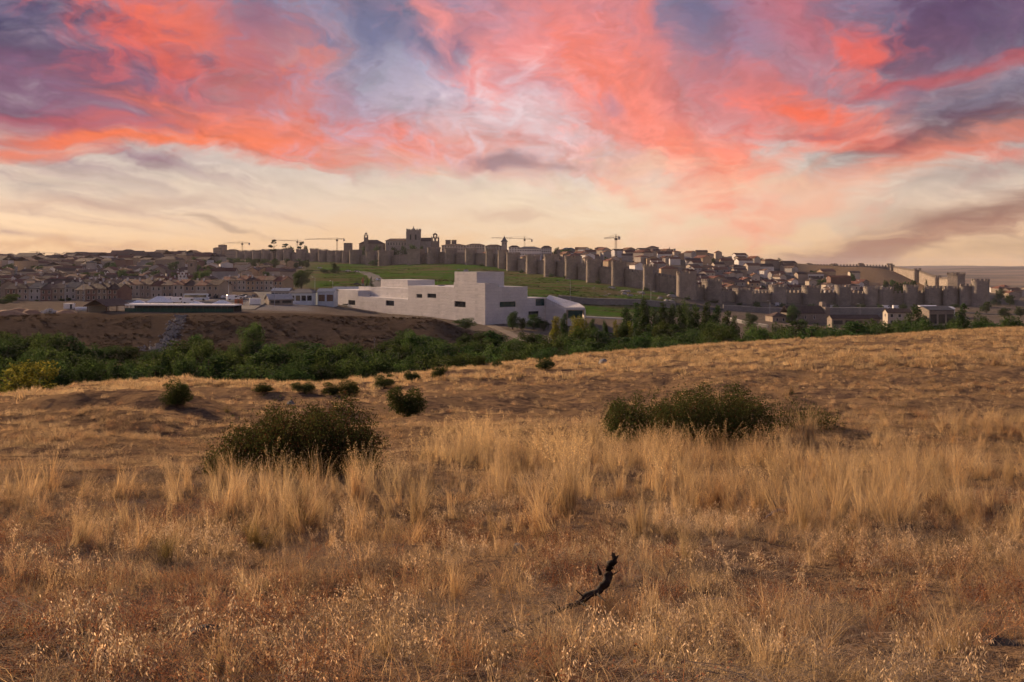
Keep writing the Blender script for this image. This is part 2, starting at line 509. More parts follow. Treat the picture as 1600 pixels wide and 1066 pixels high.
def leafmat(name, c1, c2, trans=.35, var=.25, huevar=.02, scale=.5, inst=False):
    m, t, b = new_mat(name)
    t.n.remove(b)
    geo = t.node('ShaderNodeNewGeometry')
    oi = t.node('ShaderNodeObjectInfo')
    n = t.noise(geo.outputs['Position'], scale, 3, .6)
    c = t.mix(t.smooth(n.outputs[0], .35, .65), c1, c2)
    wn = t.node('ShaderNodeTexWhiteNoise', noise_dimensions='1D')
    t.put(wn.inputs['W'], geo.outputs['Random Per Island'])
    hsv = t.node('ShaderNodeHueSaturation')
    t.put(hsv.inputs['Color'], c)
    t.put(hsv.inputs['Value'], t.math('MULTIPLY', t.maprange(oi.outputs['Random'], 0, 1, 1 - var, 1 + var), t.maprange(wn.outputs[0], 0, 1, .65, 1.35)))
    t.put(hsv.inputs['Hue'], t.maprange(oi.outputs['Random'], 0, 1, .5 - huevar, .5 + huevar))
    d = t.node('ShaderNodeBsdfDiffuse'); tr = t.node('ShaderNodeBsdfTranslucent')
    t.put(d.inputs[0], hsv.outputs[0]); t.put(tr.inputs[0], hsv.outputs[0])
    ms = t.node('ShaderNodeMixShader'); ms.inputs[0].default_value = trans
    t.l.new(d.outputs[0], ms.inputs[1]); t.l.new(tr.outputs[0], ms.inputs[2])
    t.l.new(ms.outputs[0], t.n['Material Output'].inputs[0])
    return m


def glassmat(name, c=(.02, .025, .03), rough=.12):
    m, t, b = new_mat(name)
    t.put(b.inputs['Base Color'], c)
    b.inputs['Roughness'].default_value = rough
    b.inputs['Specular IOR Level'].default_value = .6
    return m


def grassmat(name, ca, cb, cc, trans=.4, gloss=.06):
    """Dry grass: straw, tan and russet in drifts a few metres wide, each tuft and each blade a little different."""
    m, t, b = new_mat(name)
    t.n.remove(b)
    geo = t.node('ShaderNodeNewGeometry')
    oi = t.node('ShaderNodeObjectInfo')
    p = geo.outputs['Position']
    n1 = t.noise(p, .35, 4, .6)
    n2 = t.noise(t.mapping(p, loc=(31, 7, 0)), .9, 3, .6)
    c = t.mix(t.smooth(n1.outputs[0], .36, .64), ca, cb)
    c = t.mix(t.smooth(t.math('ADD', n2.outputs[0], t.math('MULTIPLY', t.math('SUBTRACT', oi.outputs['Random'], .5), .25)), .52, .70), c, cc)
    hsv = t.node('ShaderNodeHueSaturation')
    t.put(hsv.inputs['Color'], c)
    t.put(hsv.inputs['Value'], t.math('MULTIPLY', t.maprange(oi.outputs['Random'], 0, 1, .65, 1.3), t.maprange(geo.outputs['Random Per Island'], 0, 1, .45, 1.45)))
    t.put(hsv.inputs['Saturation'], t.maprange(geo.outputs['Random Per Island'], 0, 1, .8, 1.12))
    d = t.node('ShaderNodeBsdfDiffuse'); tr = t.node('ShaderNodeBsdfTranslucent')
    t.put(d.inputs[0], hsv.outputs[0]); t.put(tr.inputs[0], hsv.outputs[0])
    ms = t.node('ShaderNodeMixShader'); ms.inputs[0].default_value = trans
    t.l.new(d.outputs[0], ms.inputs[1]); t.l.new(tr.outputs[0], ms.inputs[2])
    t.l.new(ms.outputs[0], t.n['Material Output'].inputs[0])
    return m


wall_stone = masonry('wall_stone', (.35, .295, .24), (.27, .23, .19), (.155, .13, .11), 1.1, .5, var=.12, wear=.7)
wall_stone_grey = masonry('wall_stone_grey', (.31, .27, .23), (.24, .21, .18), (.145, .125, .108), 1.1, .5, var=.12, wear=.7)  # copy of wall_stone, darkened and greyed: the shadowed front's shade is in its colour
granite = masonry('granite', (.36, .33, .30), (.3, .275, .25), (.2, .185, .17), 1.3, .6)
pale_stone = masonry('pale_stone', (.62, .59, .56), (.575, .55, .525), (.525, .505, .485), 2.4, 1.2, var=.01, wear=.28, rough=.8)
pale_stone_cool = pale_stone
retain_stone = masonry('retain_stone', (.27, .26, .25), (.21, .2, .195), (.13, .13, .13), 1.0, .45)
WALLS = {
    'cream': mk('cream_render', (.44, .385, .315), (.37, .325, .265), .3, var=.12),
    'white': mk('white_render', (.62, .60, .57), (.53, .515, .49), .3, var=.08),
    'tan': mk('tan_render', (.31, .25, .195), (.25, .205, .16), .3, var=.15),
    'brick red': mk('brick_wall', (.205, .125, .095), (.165, .10, .08), .5, var=.15),
    'grey': mk('grey_render', (.34, .32, .30), (.27, .255, .24), .3, var=.15),
    'ochre': mk('ochre_render', (.39, .295, .19), (.32, .24, .16), .3, var=.12),
    'stone': masonry('house_stone', (.31, .26, .21), (.24, .2, .165), (.15, .13, .11), .9, .4),
}
def tiles(name, c1, c2):
    """Curved clay tiles: courses across the slope, each house its own tone."""
    m, t, b = new_mat(name)
    geo = t.node('ShaderNodeNewGeometry')
    n = t.noise(geo.outputs['Position'], .6, 5, .65)
    c = t.mix(t.smooth(n.outputs[0], .35, .65), c1, c2)
    tcn = t.node('ShaderNodeTexCoord')
    wv = t.node('ShaderNodeTexWave', wave_type='BANDS', bands_direction='X')
    t.put(wv.inputs['Vector'], tcn.outputs['Object'])
    wv.inputs['Scale'].default_value = 1.2
    c = t.mix(t.math('MULTIPLY', wv.outputs['Fac'], .25), c, tuple(k * .55 for k in c1))
    oi = t.node('ShaderNodeObjectInfo')
    hsv = t.node('ShaderNodeHueSaturation')
    t.put(hsv.inputs['Color'], c)
    t.put(hsv.inputs['Value'], t.maprange(oi.outputs['Random'], 0, 1, .75, 1.25))
    t.put(b.inputs['Base Color'], hsv.outputs[0])
    b.inputs['Roughness'].default_value = .9
    b.inputs['Specular IOR Level'].default_value = .06
    bn = t.node('ShaderNodeBump'); bn.inputs['Strength'].default_value = .6; bn.inputs['Distance'].default_value = .08
    t.put(bn.inputs['Height'], wv.outputs['Fac'])
    t.put(b.inputs['Normal'], bn.outputs[0])
    return m


ROOFS = {
    'red': tiles('red_tile', (.18, .085, .062), (.135, .066, .05)),
    'brown': tiles('brown_tile', (.135, .092, .074), (.098, .068, .056)),
    'orange': tiles('orange_tile', (.24, .135, .088), (.185, .105, .07)),
    'grey': tiles('slate_tile', (.16, .155, .155), (.11, .11, .115)),
}
glass_dark = glassmat('dark_glass')
glass_teal = glassmat('teal_glass', (.012, .05, .055), .08)
frame_dark = mk('dark_frame', (.05, .05, .05), (.03, .03, .03), 2, var=.1)
white_paint = mk('white_paint', (.78, .77, .74), (.68, .67, .64), .8, .6, var=.05)
white_sheet = mk('white_sheet', (.75, .74, .72), (.64, .63, .61), .5, .5, var=.05)
blue_white = mk('blue_white_metal', (.52, .58, .63), (.44, .5, .56), .6, .45, var=.08, spec=.4)
blue_roof = mk('blue_grey_sheet', (.2, .23, .27), (.15, .175, .21), .6, .5, var=.08, spec=.4)
green_net = mk('green_net', (.03, .085, .06), (.02, .06, .045), 1.5, .8, var=.1)
timber = mk('weathered_timber', (.2, .13, .085), (.13, .085, .055), 3, .85, bump=.3)
rust_stone = mk('rust_stone', (.36, .15, .08), (.28, .11, .06), 2, .8)
iron = mk('painted_steel', (.17, .13, .1), (.12, .095, .075), 1, .6, var=.2)
steel_light = mk('galvanised_steel', (.35, .36, .37), (.28, .29, .3), 2, .5, spec=.5)
concrete = mk('concrete', (.42, .4, .37), (.34, .325, .3), .6, .9, bump=.2)
rubber = mk('tyre_rubber', (.03, .03, .03), (.02, .02, .02), 3, .9)
bark = mk('bark', (.12, .085, .06), (.07, .05, .035), 4, .9, bump=.5)
charred = mk('charred_wood', (.065, .05, .04), (.014, .011, .009), 22, .8, bump=1.0, bscale=90)
deadwood = mk('grey_deadwood', (.34, .29, .25), (.2, .165, .14), 25, .85, bump=.6, bscale=80)
dark_rock = mk('dark_field_rock', (.075, .07, .068), (.045, .042, .04), 5, .9, bump=.6, bscale=18)
rockmat = mk('granite_rock', (.21, .2, .195), (.13, .125, .12), 3.0, .9, bump=.5, bscale=14, var=.25, c3=(.27, .25, .21))
bigrock = mk('boulder_granite', (.27, .25, .23), (.17, .16, .15), .5, .9, bump=.5, bscale=2.5, var=.25)
track_earth = mk('track_earth', (.17, .14, .11), (.13, .105, .08), .5, .95)
asphalt = mk('asphalt', (.085, .085, .09), (.065, .065, .068), .5, .9, var=.05)
car_paints = {
    'white': mk('white_car_paint', (.78, .78, .78), (.74, .74, .74), 1, .3, var=.03, spec=.5),
    'silver': mk('silver_car_paint', (.45, .46, .48), (.42, .43, .45), 1, .3, var=.05, spec=.5),
    'dark': mk('dark_car_paint', (.03, .035, .045), (.025, .03, .04), 1, .25, var=.05, spec=.5),
    'red': mk('red_car_paint', (.35, .03, .025), (.3, .025, .02), 1, .3, var=.05, spec=.5),
}
L_DARK = leafmat('dark_green_leaf', (.035, .062, .020), (.055, .085, .028), .38)
L_MID = leafmat('mid_green_leaf', (.060, .094, .027), (.082, .112, .034), .42)
L_YEL = leafmat('yellow_green_leaf', (.20, .19, .03), (.14, .16, .03), .45, var=.12)
L_CON = leafmat('conifer_needle', (.022, .042, .020), (.032, .055, .024), .25)
L_BUSH = leafmat('thorn_bush_leaf', (.045, .058, .018), (.068, .074, .024), .40, var=.12, scale=1.5)
L_BUSHR = leafmat('russet_bush_leaf', (.095, .052, .02), (.06, .045, .018), .42, var=.15, scale=2)
TWIG = mk('bush_twig', (.09, .06, .04), (.06, .04, .03), 6, .9)
G_STRAW = grassmat('dry_grass_straw', (.48, .35, .195), (.41, .28, .15), (.29, .17, .09), .5)
G_TALL = grassmat('tall_grass_straw', (.57, .42, .225), (.50, .345, .175), (.38, .24, .115), .5)
G_PALE = grassmat('oat_spikelets', (.62, .47, .30), (.55, .40, .24), (.46, .31, .18), .5)
G_PLUME = grassmat('grass_plumes', (.72, .53, .27), (.66, .47, .23), (.58, .40, .18), .45)
G_RUST = grassmat('russet_herb', (.30, .145, .08), (.25, .12, .065), (.34, .19, .1), .3)
G_LITTER = grassmat('grass_litter', (.30, .225, .15), (.25, .185, .125), (.19, .13, .085), .15)
G_OLIVE = grassmat('olive_tussock', (.26, .20, .075), (.22, .155, .06), (.17, .115, .045), .35)


# ------------------------------------------------------------------ mesh builders
class MB:
    def __init__(s):
        s.v = []; s.f = []; s.m = []

    def add(s, vs, fs, mi=0):
        b = len(s.v)
        s.v += [tuple(p) for p in vs]
        s.f += [tuple(i + b for i in q) for q in fs]
        s.m += [mi] * len(fs)

    def box(s, x0, x1, y0, y1, z0, z1, mi=0, top=1.0):
        cx, cy_ = (x0 + x1) / 2, (y0 + y1) / 2
        vs = [(x0, y0, z0), (x1, y0, z0), (x1, y1, z0), (x0, y1, z0)]
        vs += [(cx + (a - cx) * top, cy_ + (b - cy_) * top, z1) for a, b, _ in vs]
        s.add(vs, [(3, 2, 1, 0), (4, 5, 6, 7), (0, 1, 5, 4), (1, 2, 6, 5), (2, 3, 7, 6), (3, 0, 4, 7)], mi)

    def prism(s, poly, z0, z1, mi=0, scale=1.0, z0s=None):
        n = len(poly)
        cx = sum(p[0] for p in poly) / n; cy_ = sum(p[1] for p in poly) / n
        vs = [(p[0], p[1], z0) for p in poly] + [(cx + (p[0] - cx) * scale, cy_ + (p[1] - cy_) * scale, z1) for p in poly]
        fs = [tuple(range(n - 1, -1, -1)), tuple(range(n, 2 * n))] + [(i, (i + 1) % n, n + (i + 1) % n, n + i) for i in range(n)]
        s.add(vs, fs, mi)

    def cyl(s, x, y, z0, z1, r0, r1=None, n=10, mi=0):
        r1 = r0 if r1 is None else r1
        vs = [(x + r0 * math.cos(2 * math.pi * i / n), y + r0 * math.sin(2 * math.pi * i / n), z0) for i in range(n)]
        vs += [(x + r1 * math.cos(2 * math.pi * i / n), y + r1 * math.sin(2 * math.pi * i / n), z1) for i in range(n)]
        s.add(vs, [tuple(range(n - 1, -1, -1)), tuple(range(n, 2 * n))] + [(i, (i + 1) % n, n + (i + 1) % n, n + i) for i in range(n)], mi)

    def tube(s, pts, rad, n=6, mi=0):
        pts = [Vector(p) for p in pts]
        if not hasattr(rad, '__len__'): rad = [rad] * len(pts)
        rings = []
        for i, p in enumerate(pts):
            t = (pts[min(i + 1, len(pts) - 1)] - pts[max(i - 1, 0)]).normalized()
            a = t.cross(Vector((0, 0, 1)))
            if a.length < .05: a = t.cross(Vector((1, 0, 0)))
            a.normalize(); b = t.cross(a)
            rings.append([p + (a * math.cos(2 * math.pi * k / n) + b * math.sin(2 * math.pi * k / n)) * rad[i] for k in range(n)])
        vs = [q for r_ in rings for q in r_]
        fs = [tuple(range(n)), tuple(range(len(vs) - 1, len(vs) - n - 1, -1))]
        for i in range(len(pts) - 1):
            for k in range(n):
                a = i * n + k; b = i * n + (k + 1) % n
                fs.append((a, a + n, b + n, b))
        s.add(vs, fs, mi)

    def bar(s, a, b, w, mi=0):
        s.tube([a, b], w * .7, 4, mi)

    def hip(s, x0, x1, y0, y1, z0, h, ridge=.5, over=.4, mi=0):
        """Hipped roof; ridge is the fraction of the long side kept."""
        x0 -= over; x1 += over; y0 -= over; y1 += over
        lx, ly = x1 - x0, y1 - y0; cx, cy_ = (x0 + x1) / 2, (y0 + y1) / 2
        t = .22
        if lx >= ly: r = [(cx - lx / 2 * ridge, cy_), (cx + lx / 2 * ridge, cy_)]
        else: r = [(cx, cy_ - ly / 2 * ridge), (cx, cy_ + ly / 2 * ridge)]
        vs = [(x0, y0, z0), (x1, y0, z0), (x1, y1, z0), (x0, y1, z0), (x0, y0, z0 + t), (x1, y0, z0 + t), (x1, y1, z0 + t), (x0, y1, z0 + t),
              (r[0][0], r[0][1], z0 + h), (r[1][0], r[1][1], z0 + h)]
        fs = [(3, 2, 1, 0), (0, 1, 5, 4), (1, 2, 6, 5), (2, 3, 7, 6), (3, 0, 4, 7)]
        if lx >= ly: fs += [(4, 5, 9, 8), (5, 6, 9), (6, 7, 8, 9), (7, 4, 8)]
        else: fs += [(4, 5, 8), (5, 6, 9, 8), (6, 7, 9), (7, 4, 8, 9)]
        s.add(vs, fs, mi)

    def gable(s, x0, x1, y0, y1, z0, h, over=.35, mi=0, t=.22):
        """Pitched roof, ridge along x, as one solid shell with eaves."""
        cy_ = (y0 + y1) / 2
        k = h / ((y1 - y0) / 2)
        x0 -= over; x1 += over; ya = y0 - over; yb = y1 + over; ze = z0 - over * k
        vs = []
        for x in (x0, x1):
            vs += [(x, ya, ze + .03), (x, cy_, z0 + h + .03), (x, yb, ze + .03), (x, yb, ze + t), (x, cy_, z0 + h + t), (x, ya, ze + t)]
        fs = [(0, 1, 4, 5), (1, 2, 3, 4), (11, 10, 7, 6), (10, 9, 8, 7)]
        for i in range(6):
            j = (i + 1) % 6
            fs.append((i, i + 6, j + 6, j))
        s.add(vs, fs, mi)

    def build(s, name, mats, parent=None, loc=None, rz=0.0, smooth=False):
        me = bpy.data.meshes.new(name)
        me.from_pydata(s.v, [], s.f)
        mats = mats if isinstance(mats, (list, tuple)) else [mats]
        for m in mats: me.materials.append(m)
        if len(mats) > 1: me.polygons.foreach_set('material_index', s.m)
        if smooth: me.polygons.foreach_set('use_smooth', [True] * len(me.polygons))
        me.update()
        return link(name, me, parent, loc, rz)


def link(name, me, parent=None, loc=None, rz=0.0):
    o = bpy.data.objects.new(name, me)
    COL.objects.link(o)
    if parent is not None: o.parent = parent
    if loc is not None: o.location = loc
    if rz: o.rotation_euler = (0, 0, rz)
    return o


def quads(name, V, mat, nper=4, mats=None, mi=None):
    """Fast mesh of separate n-gons from an (N, nper, 3) array."""
    V = np.asarray(V, np.float32)
    n = V.shape[0]
    me = bpy.data.meshes.new(name)
    me.vertices.add(n * nper); me.vertices.foreach_set('co', V.reshape(-1))
    me.loops.add(n * nper); me.loops.foreach_set('vertex_index', np.arange(n * nper, dtype=np.int32))
    me.polygons.add(n); me.polygons.foreach_set('loop_start', np.arange(0, n * nper, nper, dtype=np.int32))
    for m in (mats or [mat]): me.materials.append(m)
    if mi is not None: me.polygons.foreach_set('material_index', np.asarray(mi, np.int32))
    me.update(calc_edges=True)
    return me


def strips(name, V, mats, mi=None):
    """Ribbons from an (N, S, 2, 3) array: N blades, S rows of two points, joined into quads."""
    V = np.asarray(V, np.float32)
    n, S = V.shape[:2]
    me = bpy.data.meshes.new(name)
    me.vertices.add(n * S * 2); me.vertices.foreach_set('co', V.reshape(-1))
    base = (np.arange(n) * S * 2)[:, None] + (np.arange(S - 1) * 2)[None, :]
    q = np.stack([base, base + 1, base + 3, base + 2], -1).reshape(-1)
    nf = n * (S - 1)
    me.loops.add(nf * 4); me.loops.foreach_set('vertex_index', q.astype(np.int32))
    me.polygons.add(nf); me.polygons.foreach_set('loop_start', np.arange(0, nf * 4, 4, dtype=np.int32))
    for m in mats: me.materials.append(m)
    if mi is not None: me.polygons.foreach_set('material_index', np.repeat(np.asarray(mi, np.int32), S - 1))
    me.update(calc_edges=True)
    return me


def empty(name, loc=(0, 0, 0), rz=0.0, label=None, cat=None, group=None):
    o = bpy.data.objects.new(name, None)
    o.empty_display_size = .5
    COL.objects.link(o)
    o.location = loc
    o.rotation_euler = (0, 0, rz)
    return tag(o, label, cat, group)


def tag(o, label=None, cat=None, group=None, kind=None):
    if label: o['label'] = label
    if cat: o['category'] = cat
    if group: o['group'] = group
    if kind: o['kind'] = kind
    return o


# ------------------------------------------------------------------ ground sheet
def build_ground():
    ys = [-8.0]
    while ys[-1] < 8900:
        y = ys[-1]
        ys.append(y + (.16 if y < 8 else max(.16, .0195 * y)))
    ys = np.array(ys)
    ss = np.linspace(-1.25, 1.25, 430)
    X = ss[None, :] * (ys[:, None] + 14.0)
    Y = np.repeat(ys[:, None], len(ss), 1)
    Z = gz(X, Y)
    ny, nx = X.shape
    me = bpy.data.meshes.new('ground')
    co = np.stack([X, Y, Z], -1).reshape(-1, 3).astype(np.float32)
    me.vertices.add(len(co)); me.vertices.foreach_set('co', co.reshape(-1))
    a = (np.arange(ny - 1)[:, None] * nx + np.arange(nx - 1)[None, :]).reshape(-1)
    q = np.stack([a, a + 1, a + nx + 1, a + nx], -1).astype(np.int32)
    me.loops.add(q.size); me.loops.foreach_set('vertex_index', q.reshape(-1))
    me.polygons.add(len(q)); me.polygons.foreach_set('loop_start', np.arange(0, q.size, 4, dtype=np.int32))
    me.polygons.foreach_set('use_smooth', np.ones(len(q), bool))
    me.update(calc_edges=True)
    u = U0 + F * X / np.maximum(Y, 2)
    d = Y
    def ss_(v, a, b): t = np.clip((v - a) / (b - a), 0, 1); return t * t * (3 - 2 * t)
    hill = 1 - ss_(d, 125, 200)
    # watered slope below the wall
    wd = np.interp(u, [371, 465, 548, 640, 727, 792, 852, 917, 957, 1005, 1057, 1110], [1250, 1150, 1050, 980, 920, 850, 760, 690, 650, 620, 600, 560])
    lawn = ss_(u, 462, 505) * (1 - ss_(u, 1030, 1075)) * ss_(d, 425, 455) * (1 - ss_(d, wd - 6, wd + 20))
    lawn = np.maximum(lawn, ss_(u, 880, 900) * (1 - ss_(u, 975, 1000)) * ss_(d, 390, 420) * (1 - ss_(d, 470, 500)))
    asph = ss_(u, 175, 210) * (1 - ss_(u, 470, 505)) * ss_(d, 300, 320) * (1 - ss_(d, 425, 450))
    bank = (1 - ss_(u, 735, 790)) * ss_(d, 185, 205) * (1 - ss_(d, 282, 294))
    plain = ss_(d, 1300, 1800)
    scree = ss_(u, 1235, 1290) * (1 - ss_(u, 1500, 1530)) * ss_(d, 740, 780)
    for nm, ar in (('hill', hill), ('lawn', lawn), ('paved', asph), ('bank', bank), ('plain', plain), ('dryslope', scree)):
        at_ = me.attributes.new(nm, 'FLOAT', 'POINT')
        at_.data.foreach_set('value', ar.reshape(-1).astype(np.float32))
    m, t, b = new_mat('ground_cover')
    geo = t.node('ShaderNodeNewGeometry')
    p = geo.outputs['Position']
    def A(nm):
        n = t.node('ShaderNodeAttribute'); n.attribute_name = nm; return n.outputs['Fac']
    nL = t.noise(p, .035, 5, .6).outputs[0]
    nM = t.noise(p, .35, 5, .65).outputs[0]
    nS = t.noise(p, 2.2, 5, .65).outputs[0]
    nF = t.noise(p, 14, 4, .7).outputs[0]
    nX = t.noise(p, 70, 3, .7).outputs[0]
    # dry hill: soil, grey dust and matted straw
    soil = t.mix(t.smooth(nS, .3, .7), (.085, .056, .039), (.16, .108, .075))
    straw = t.mix(t.smooth(nF, .3, .7), (.20, .125, .066), (.31, .205, .108))
    hillc = t.mix(t.smooth(t.math('ADD', t.math('MULTIPLY', nM, .55), t.math('MULTIPLY', nS, .45)), .40, .58), soil, straw)
    hillc = t.mix(t.smooth(nX, .5, .75, 0, .55), hillc, (.10, .068, .046))
    # town earth
    earth = t.mix(t.smooth(nM, .35, .65), (.115, .094, .074), (.165, .135, .104))
    nB2 = t.noise(t.mapping(p, sc=(.5, .5, .5)), .9, 6, .7).outputs[0]
    bankc = t.mix(t.smooth(nB2, .35, .65), (.066, .048, .034), (.098, .071, .048))
    lawnA = t.mix(t.smooth(nM, .3, .65), (.036, .092, .013), (.072, .125, .021))
    nD = t.noise(t.mapping(p, rot=(0, 0, R(25)), sc=(.25, 1, 1)), .05, 5, .62).outputs[0]
    lawnA = t.mix(t.smooth(t.math('ADD', t.math('MULTIPLY', nD, .7), t.math('MULTIPLY', nL, .3)), .46, .57), lawnA, (.11, .092, .046))
    tar = t.mix(t.smooth(nM, .3, .7), (.16, .155, .15), (.22, .205, .19))
    nP = t.noise(t.mapping(p, sc=(.28, 1, 1)), .0032, 5, .6).outputs[0]
    plainc = t.mix(t.smooth(nP, .40, .60), (.26, .195, .145), (.13, .115, .10))
    dry = t.mix(t.smooth(nM, .3, .7), (.27, .19, .115), (.20, .135, .08))
    c = t.mix(A('hill'), earth, hillc)
    c = t.mix(A('bank'), c, bankc)
    c = t.mix(A('lawn'), c, lawnA)
    c = t.mix(A('paved'), c, tar)
    c = t.mix(A('dryslope'), c, dry)
    c = t.mix(A('plain'), c, plainc)
    t.put(b.inputs['Base Color'], c)
    b.inputs['Roughness'].default_value = 1.0
    b.inputs['Specular IOR Level'].default_value = 0.0
    bn = t.node('ShaderNodeBump'); bn.inputs['Strength'].default_value = 1.0; bn.inputs['Distance'].default_value = .10
    t.put(bn.inputs['Height'], t.math('ADD', nF, t.math('MULTIPLY', nS, 2.0)))
    bn2 = t.node('ShaderNodeBump'); bn2.inputs['Strength'].default_value = .5; bn2.inputs['Distance'].default_value = .5
    t.put(bn2.inputs['Height'], t.math('MULTIPLY', nM, t.math('ADD', A('bank'), A('lawn'))))
    t.put(bn2.inputs['Normal'], bn.outputs[0])
    t.put(b.inputs['Normal'], bn2.outputs[0])
    me.materials.append(m)
    o = link('ground', me)
    tag(o, kind='structure')
    return o


build_ground()


def strip_on_ground(name, pts, width, mat, lift=.12, label=None):
    """A road or path laid along (x, y) points, following the ground."""
    P2 = []
    for i in range(len(pts) - 1):
        a, b = Vector(pts[i][:2]), Vector(pts[i + 1][:2])
        n = max(2, int((b - a).length / 5))
        P2 += [a.lerp(b, k / n) for k in range(n)]
    P2.append(Vector(pts[-1][:2]))
    for _ in range(6):
        P2 = [P2[0]] + [(P2[i - 1] + P2[i] * 2 + P2[i + 1]) / 4 for i in range(1, len(P2) - 1)] + [P2[-1]]
    mb = MB(); vs = []; fs = []
    for i, p in enumerate(P2):
        t = (P2[min(i + 1, len(P2) - 1)] - P2[max(0, i - 1)]).normalized()
        n = Vector((-t.y, t.x))
        z = max(g1(*(p + n * s * width / 2)) for s in (-1, 0, 1)) + lift
        for s in (-1, 1):
            q = p + n * s * width / 2
            vs.append((q.x, q.y, z))
        for s in (-1, 1):
            q = p + n * s * (width / 2 + .3)
            vs.append((q.x, q.y, z - 1.5))
        if i:
            a = 4 * (i - 1); b = 4 * i
            fs += [(a, a + 1, b + 1, b), (a + 2, a, b, b + 2), (a + 1, a + 3, b + 3, b + 1)]
    mb.add(vs, fs)
    o = mb.build(name, mat)
    tag(o, kind='structure')
    return o

# ------------------------------------------------------------------ roads and paved strips
strip_on_ground('road', [hit(u, v, 430) for u, v in [(470, 424), (520, 423.5), (555, 424.4), (570, 426), (583, 431), (590, 438), (588, 447), (575, 456)]], 9, asphalt, .15)
strip_on_ground('parking_lane', [at(u, d) for u, d in [(180, 430), (300, 422), (420, 415), (500, 412)]], 10, asphalt, .15)
strip_on_ground('road', [at(u, d) for u, d in [(380, 310), (400, 380), (420, 450), (395, 560), (370, 640)]], 8, asphalt, .2)
strip_on_ground('footpath', [at(u, d) for u, d in [(845, 240), (800, 285), (775, 312), (768, 322)]], 3, track_earth, .1)
strip_on_ground('road', [at(u, d) for u, d in [(1640, 545), (1450, 560), (1300, 565), (1150, 560), (1040, 520), (960, 500)]], 9, asphalt, .15)
strip_on_ground('pavement', [at(u, d) for u, d in [(905, 392), (960, 398), (1010, 400)]], 5, concrete, .25)

# ------------------------------------------------------------------ city wall
def crenel(mb, pts, th, up, mw, closed=False, mi=0, drop=None):
    """A wall strip along pts (x, y, zbottom, ztop, nx, ny): solid wall whose every second bay rises as a merlon. One connected body."""
    n = len(pts)
    vs = []
    for (x, y, z0, z1, nx, ny) in pts:
        o = (x + nx * th / 2, y + ny * th / 2); i = (x - nx * th / 2, y - ny * th / 2)
        vs += [(*o, z0), (*o, z1), (*i, z1), (*i, z0)]
    fs = []
    m = n if closed else n - 1
    for k in range(m):
        a = 4 * k; b = 4 * ((k + 1) % n)
        fs += [(a, b, b + 1, a + 1), (a + 2, b + 2, b + 3, a + 3), (a + 3, b + 3, b, a)]
        if k % 2 == 0:
            base = len(vs)
            for q in (a + 1, b + 1, b + 2, a + 2):
                vs.append((vs[q][0], vs[q][1], vs[q][2] + up))
            fs += [(a + 1, b + 1, base + 1, base), (b + 1, b + 2, base + 2, base + 1), (b + 2, a + 2, base + 3, base + 2), (a + 2, a + 1, base, base + 3),
                   (base, base + 1, base + 2, base + 3)]
        else:
            fs.append((a + 1, b + 1, b + 2, a + 2))
    if not closed:
        fs += [(0, 1, 2, 3), (4 * (n - 1) + 3, 4 * (n - 1) + 2, 4 * (n - 1) + 1, 4 * (n - 1))]
    mb.add(vs, fs, mi)


def tower_plan(w, depth, n=12, square=False):
    """Plan of a wall tower: round nose towards -y, straight flanks running back."""
    r = w / 2
    if square:
        pl = [(r, depth / 2), (r, 0), (r, -depth / 2), (0, -depth / 2), (-r, -depth / 2), (-r, 0), (-r, depth / 2), (0, depth / 2)]
        return pl
    pl = [(r, depth / 2)]
    for k in range(n + 1):
        a = -math.pi * k / n
        pl.append((r * math.cos(a), -(depth / 2 - r) + r * math.sin(a)))
    pl.append((-r, depth / 2))
    return pl


def densify(pl, step):
    out = []
    n = len(pl)
    per = []
    for i in range(n):
        a = Vector(pl[i]); b = Vector(pl[(i + 1) % n])
        per.append((a, b, (b - a).length))
    L = sum(p[2] for p in per)
    k = max(6, int(L / step)); k += k % 2
    for j in range(k):
        t = L * j / k
        for a, b, l in per:
            if t <= l + 1e-9:
                out.append(a.lerp(b, t / l)); break
            t -= l
    return out


def wall_tower(parent, x, y, z0, z1, w, depth, rz, mat, square=False, up=1.5):
    mb = MB()
    pl = tower_plan(w, depth, 14, square)
    h = z1 - z0
    n = len(pl)
    levels = [(0, 1.07), (.12, 1.04), (.5, 1.01), (1.0, 1.0)]
    vs = []
    for t, s in levels:
        vs += [(p[0] * s, p[1] * s, h * t) for p in pl]
    fs = [tuple(range(n)), tuple(range((len(levels) - 1) * n + n - 1, (len(levels) - 1) * n - 1, -1))]
    for l in range(len(levels) - 1):
        for i in range(n):
            a = l * n + i; b = l * n + (i + 1) % n
            fs.append((a, a + n, b + n, b))
    mb.add(vs, fs)
    o = mb.build('tower', mat, parent, (x, y, z0), rz)
    ring = densify(pl, 1.25)
    cx = 0; cy_ = 0
    pts = []
    for i, p in enumerate(ring):
        a = ring[i - 1]; b = ring[(i + 1) % len(ring)]
        t = (b - a).normalized(); nx, ny = -t.y, t.x
        if nx * p.x + ny * p.y < 0: nx, ny = -nx, -ny
        pts.append((p.x, p.y, h + .002, h + .8, nx, ny))
    m2 = MB()
    crenel(m2, pts, .7, up, 1.1, True)
    m2.build('battlement', mat, o)
    return o


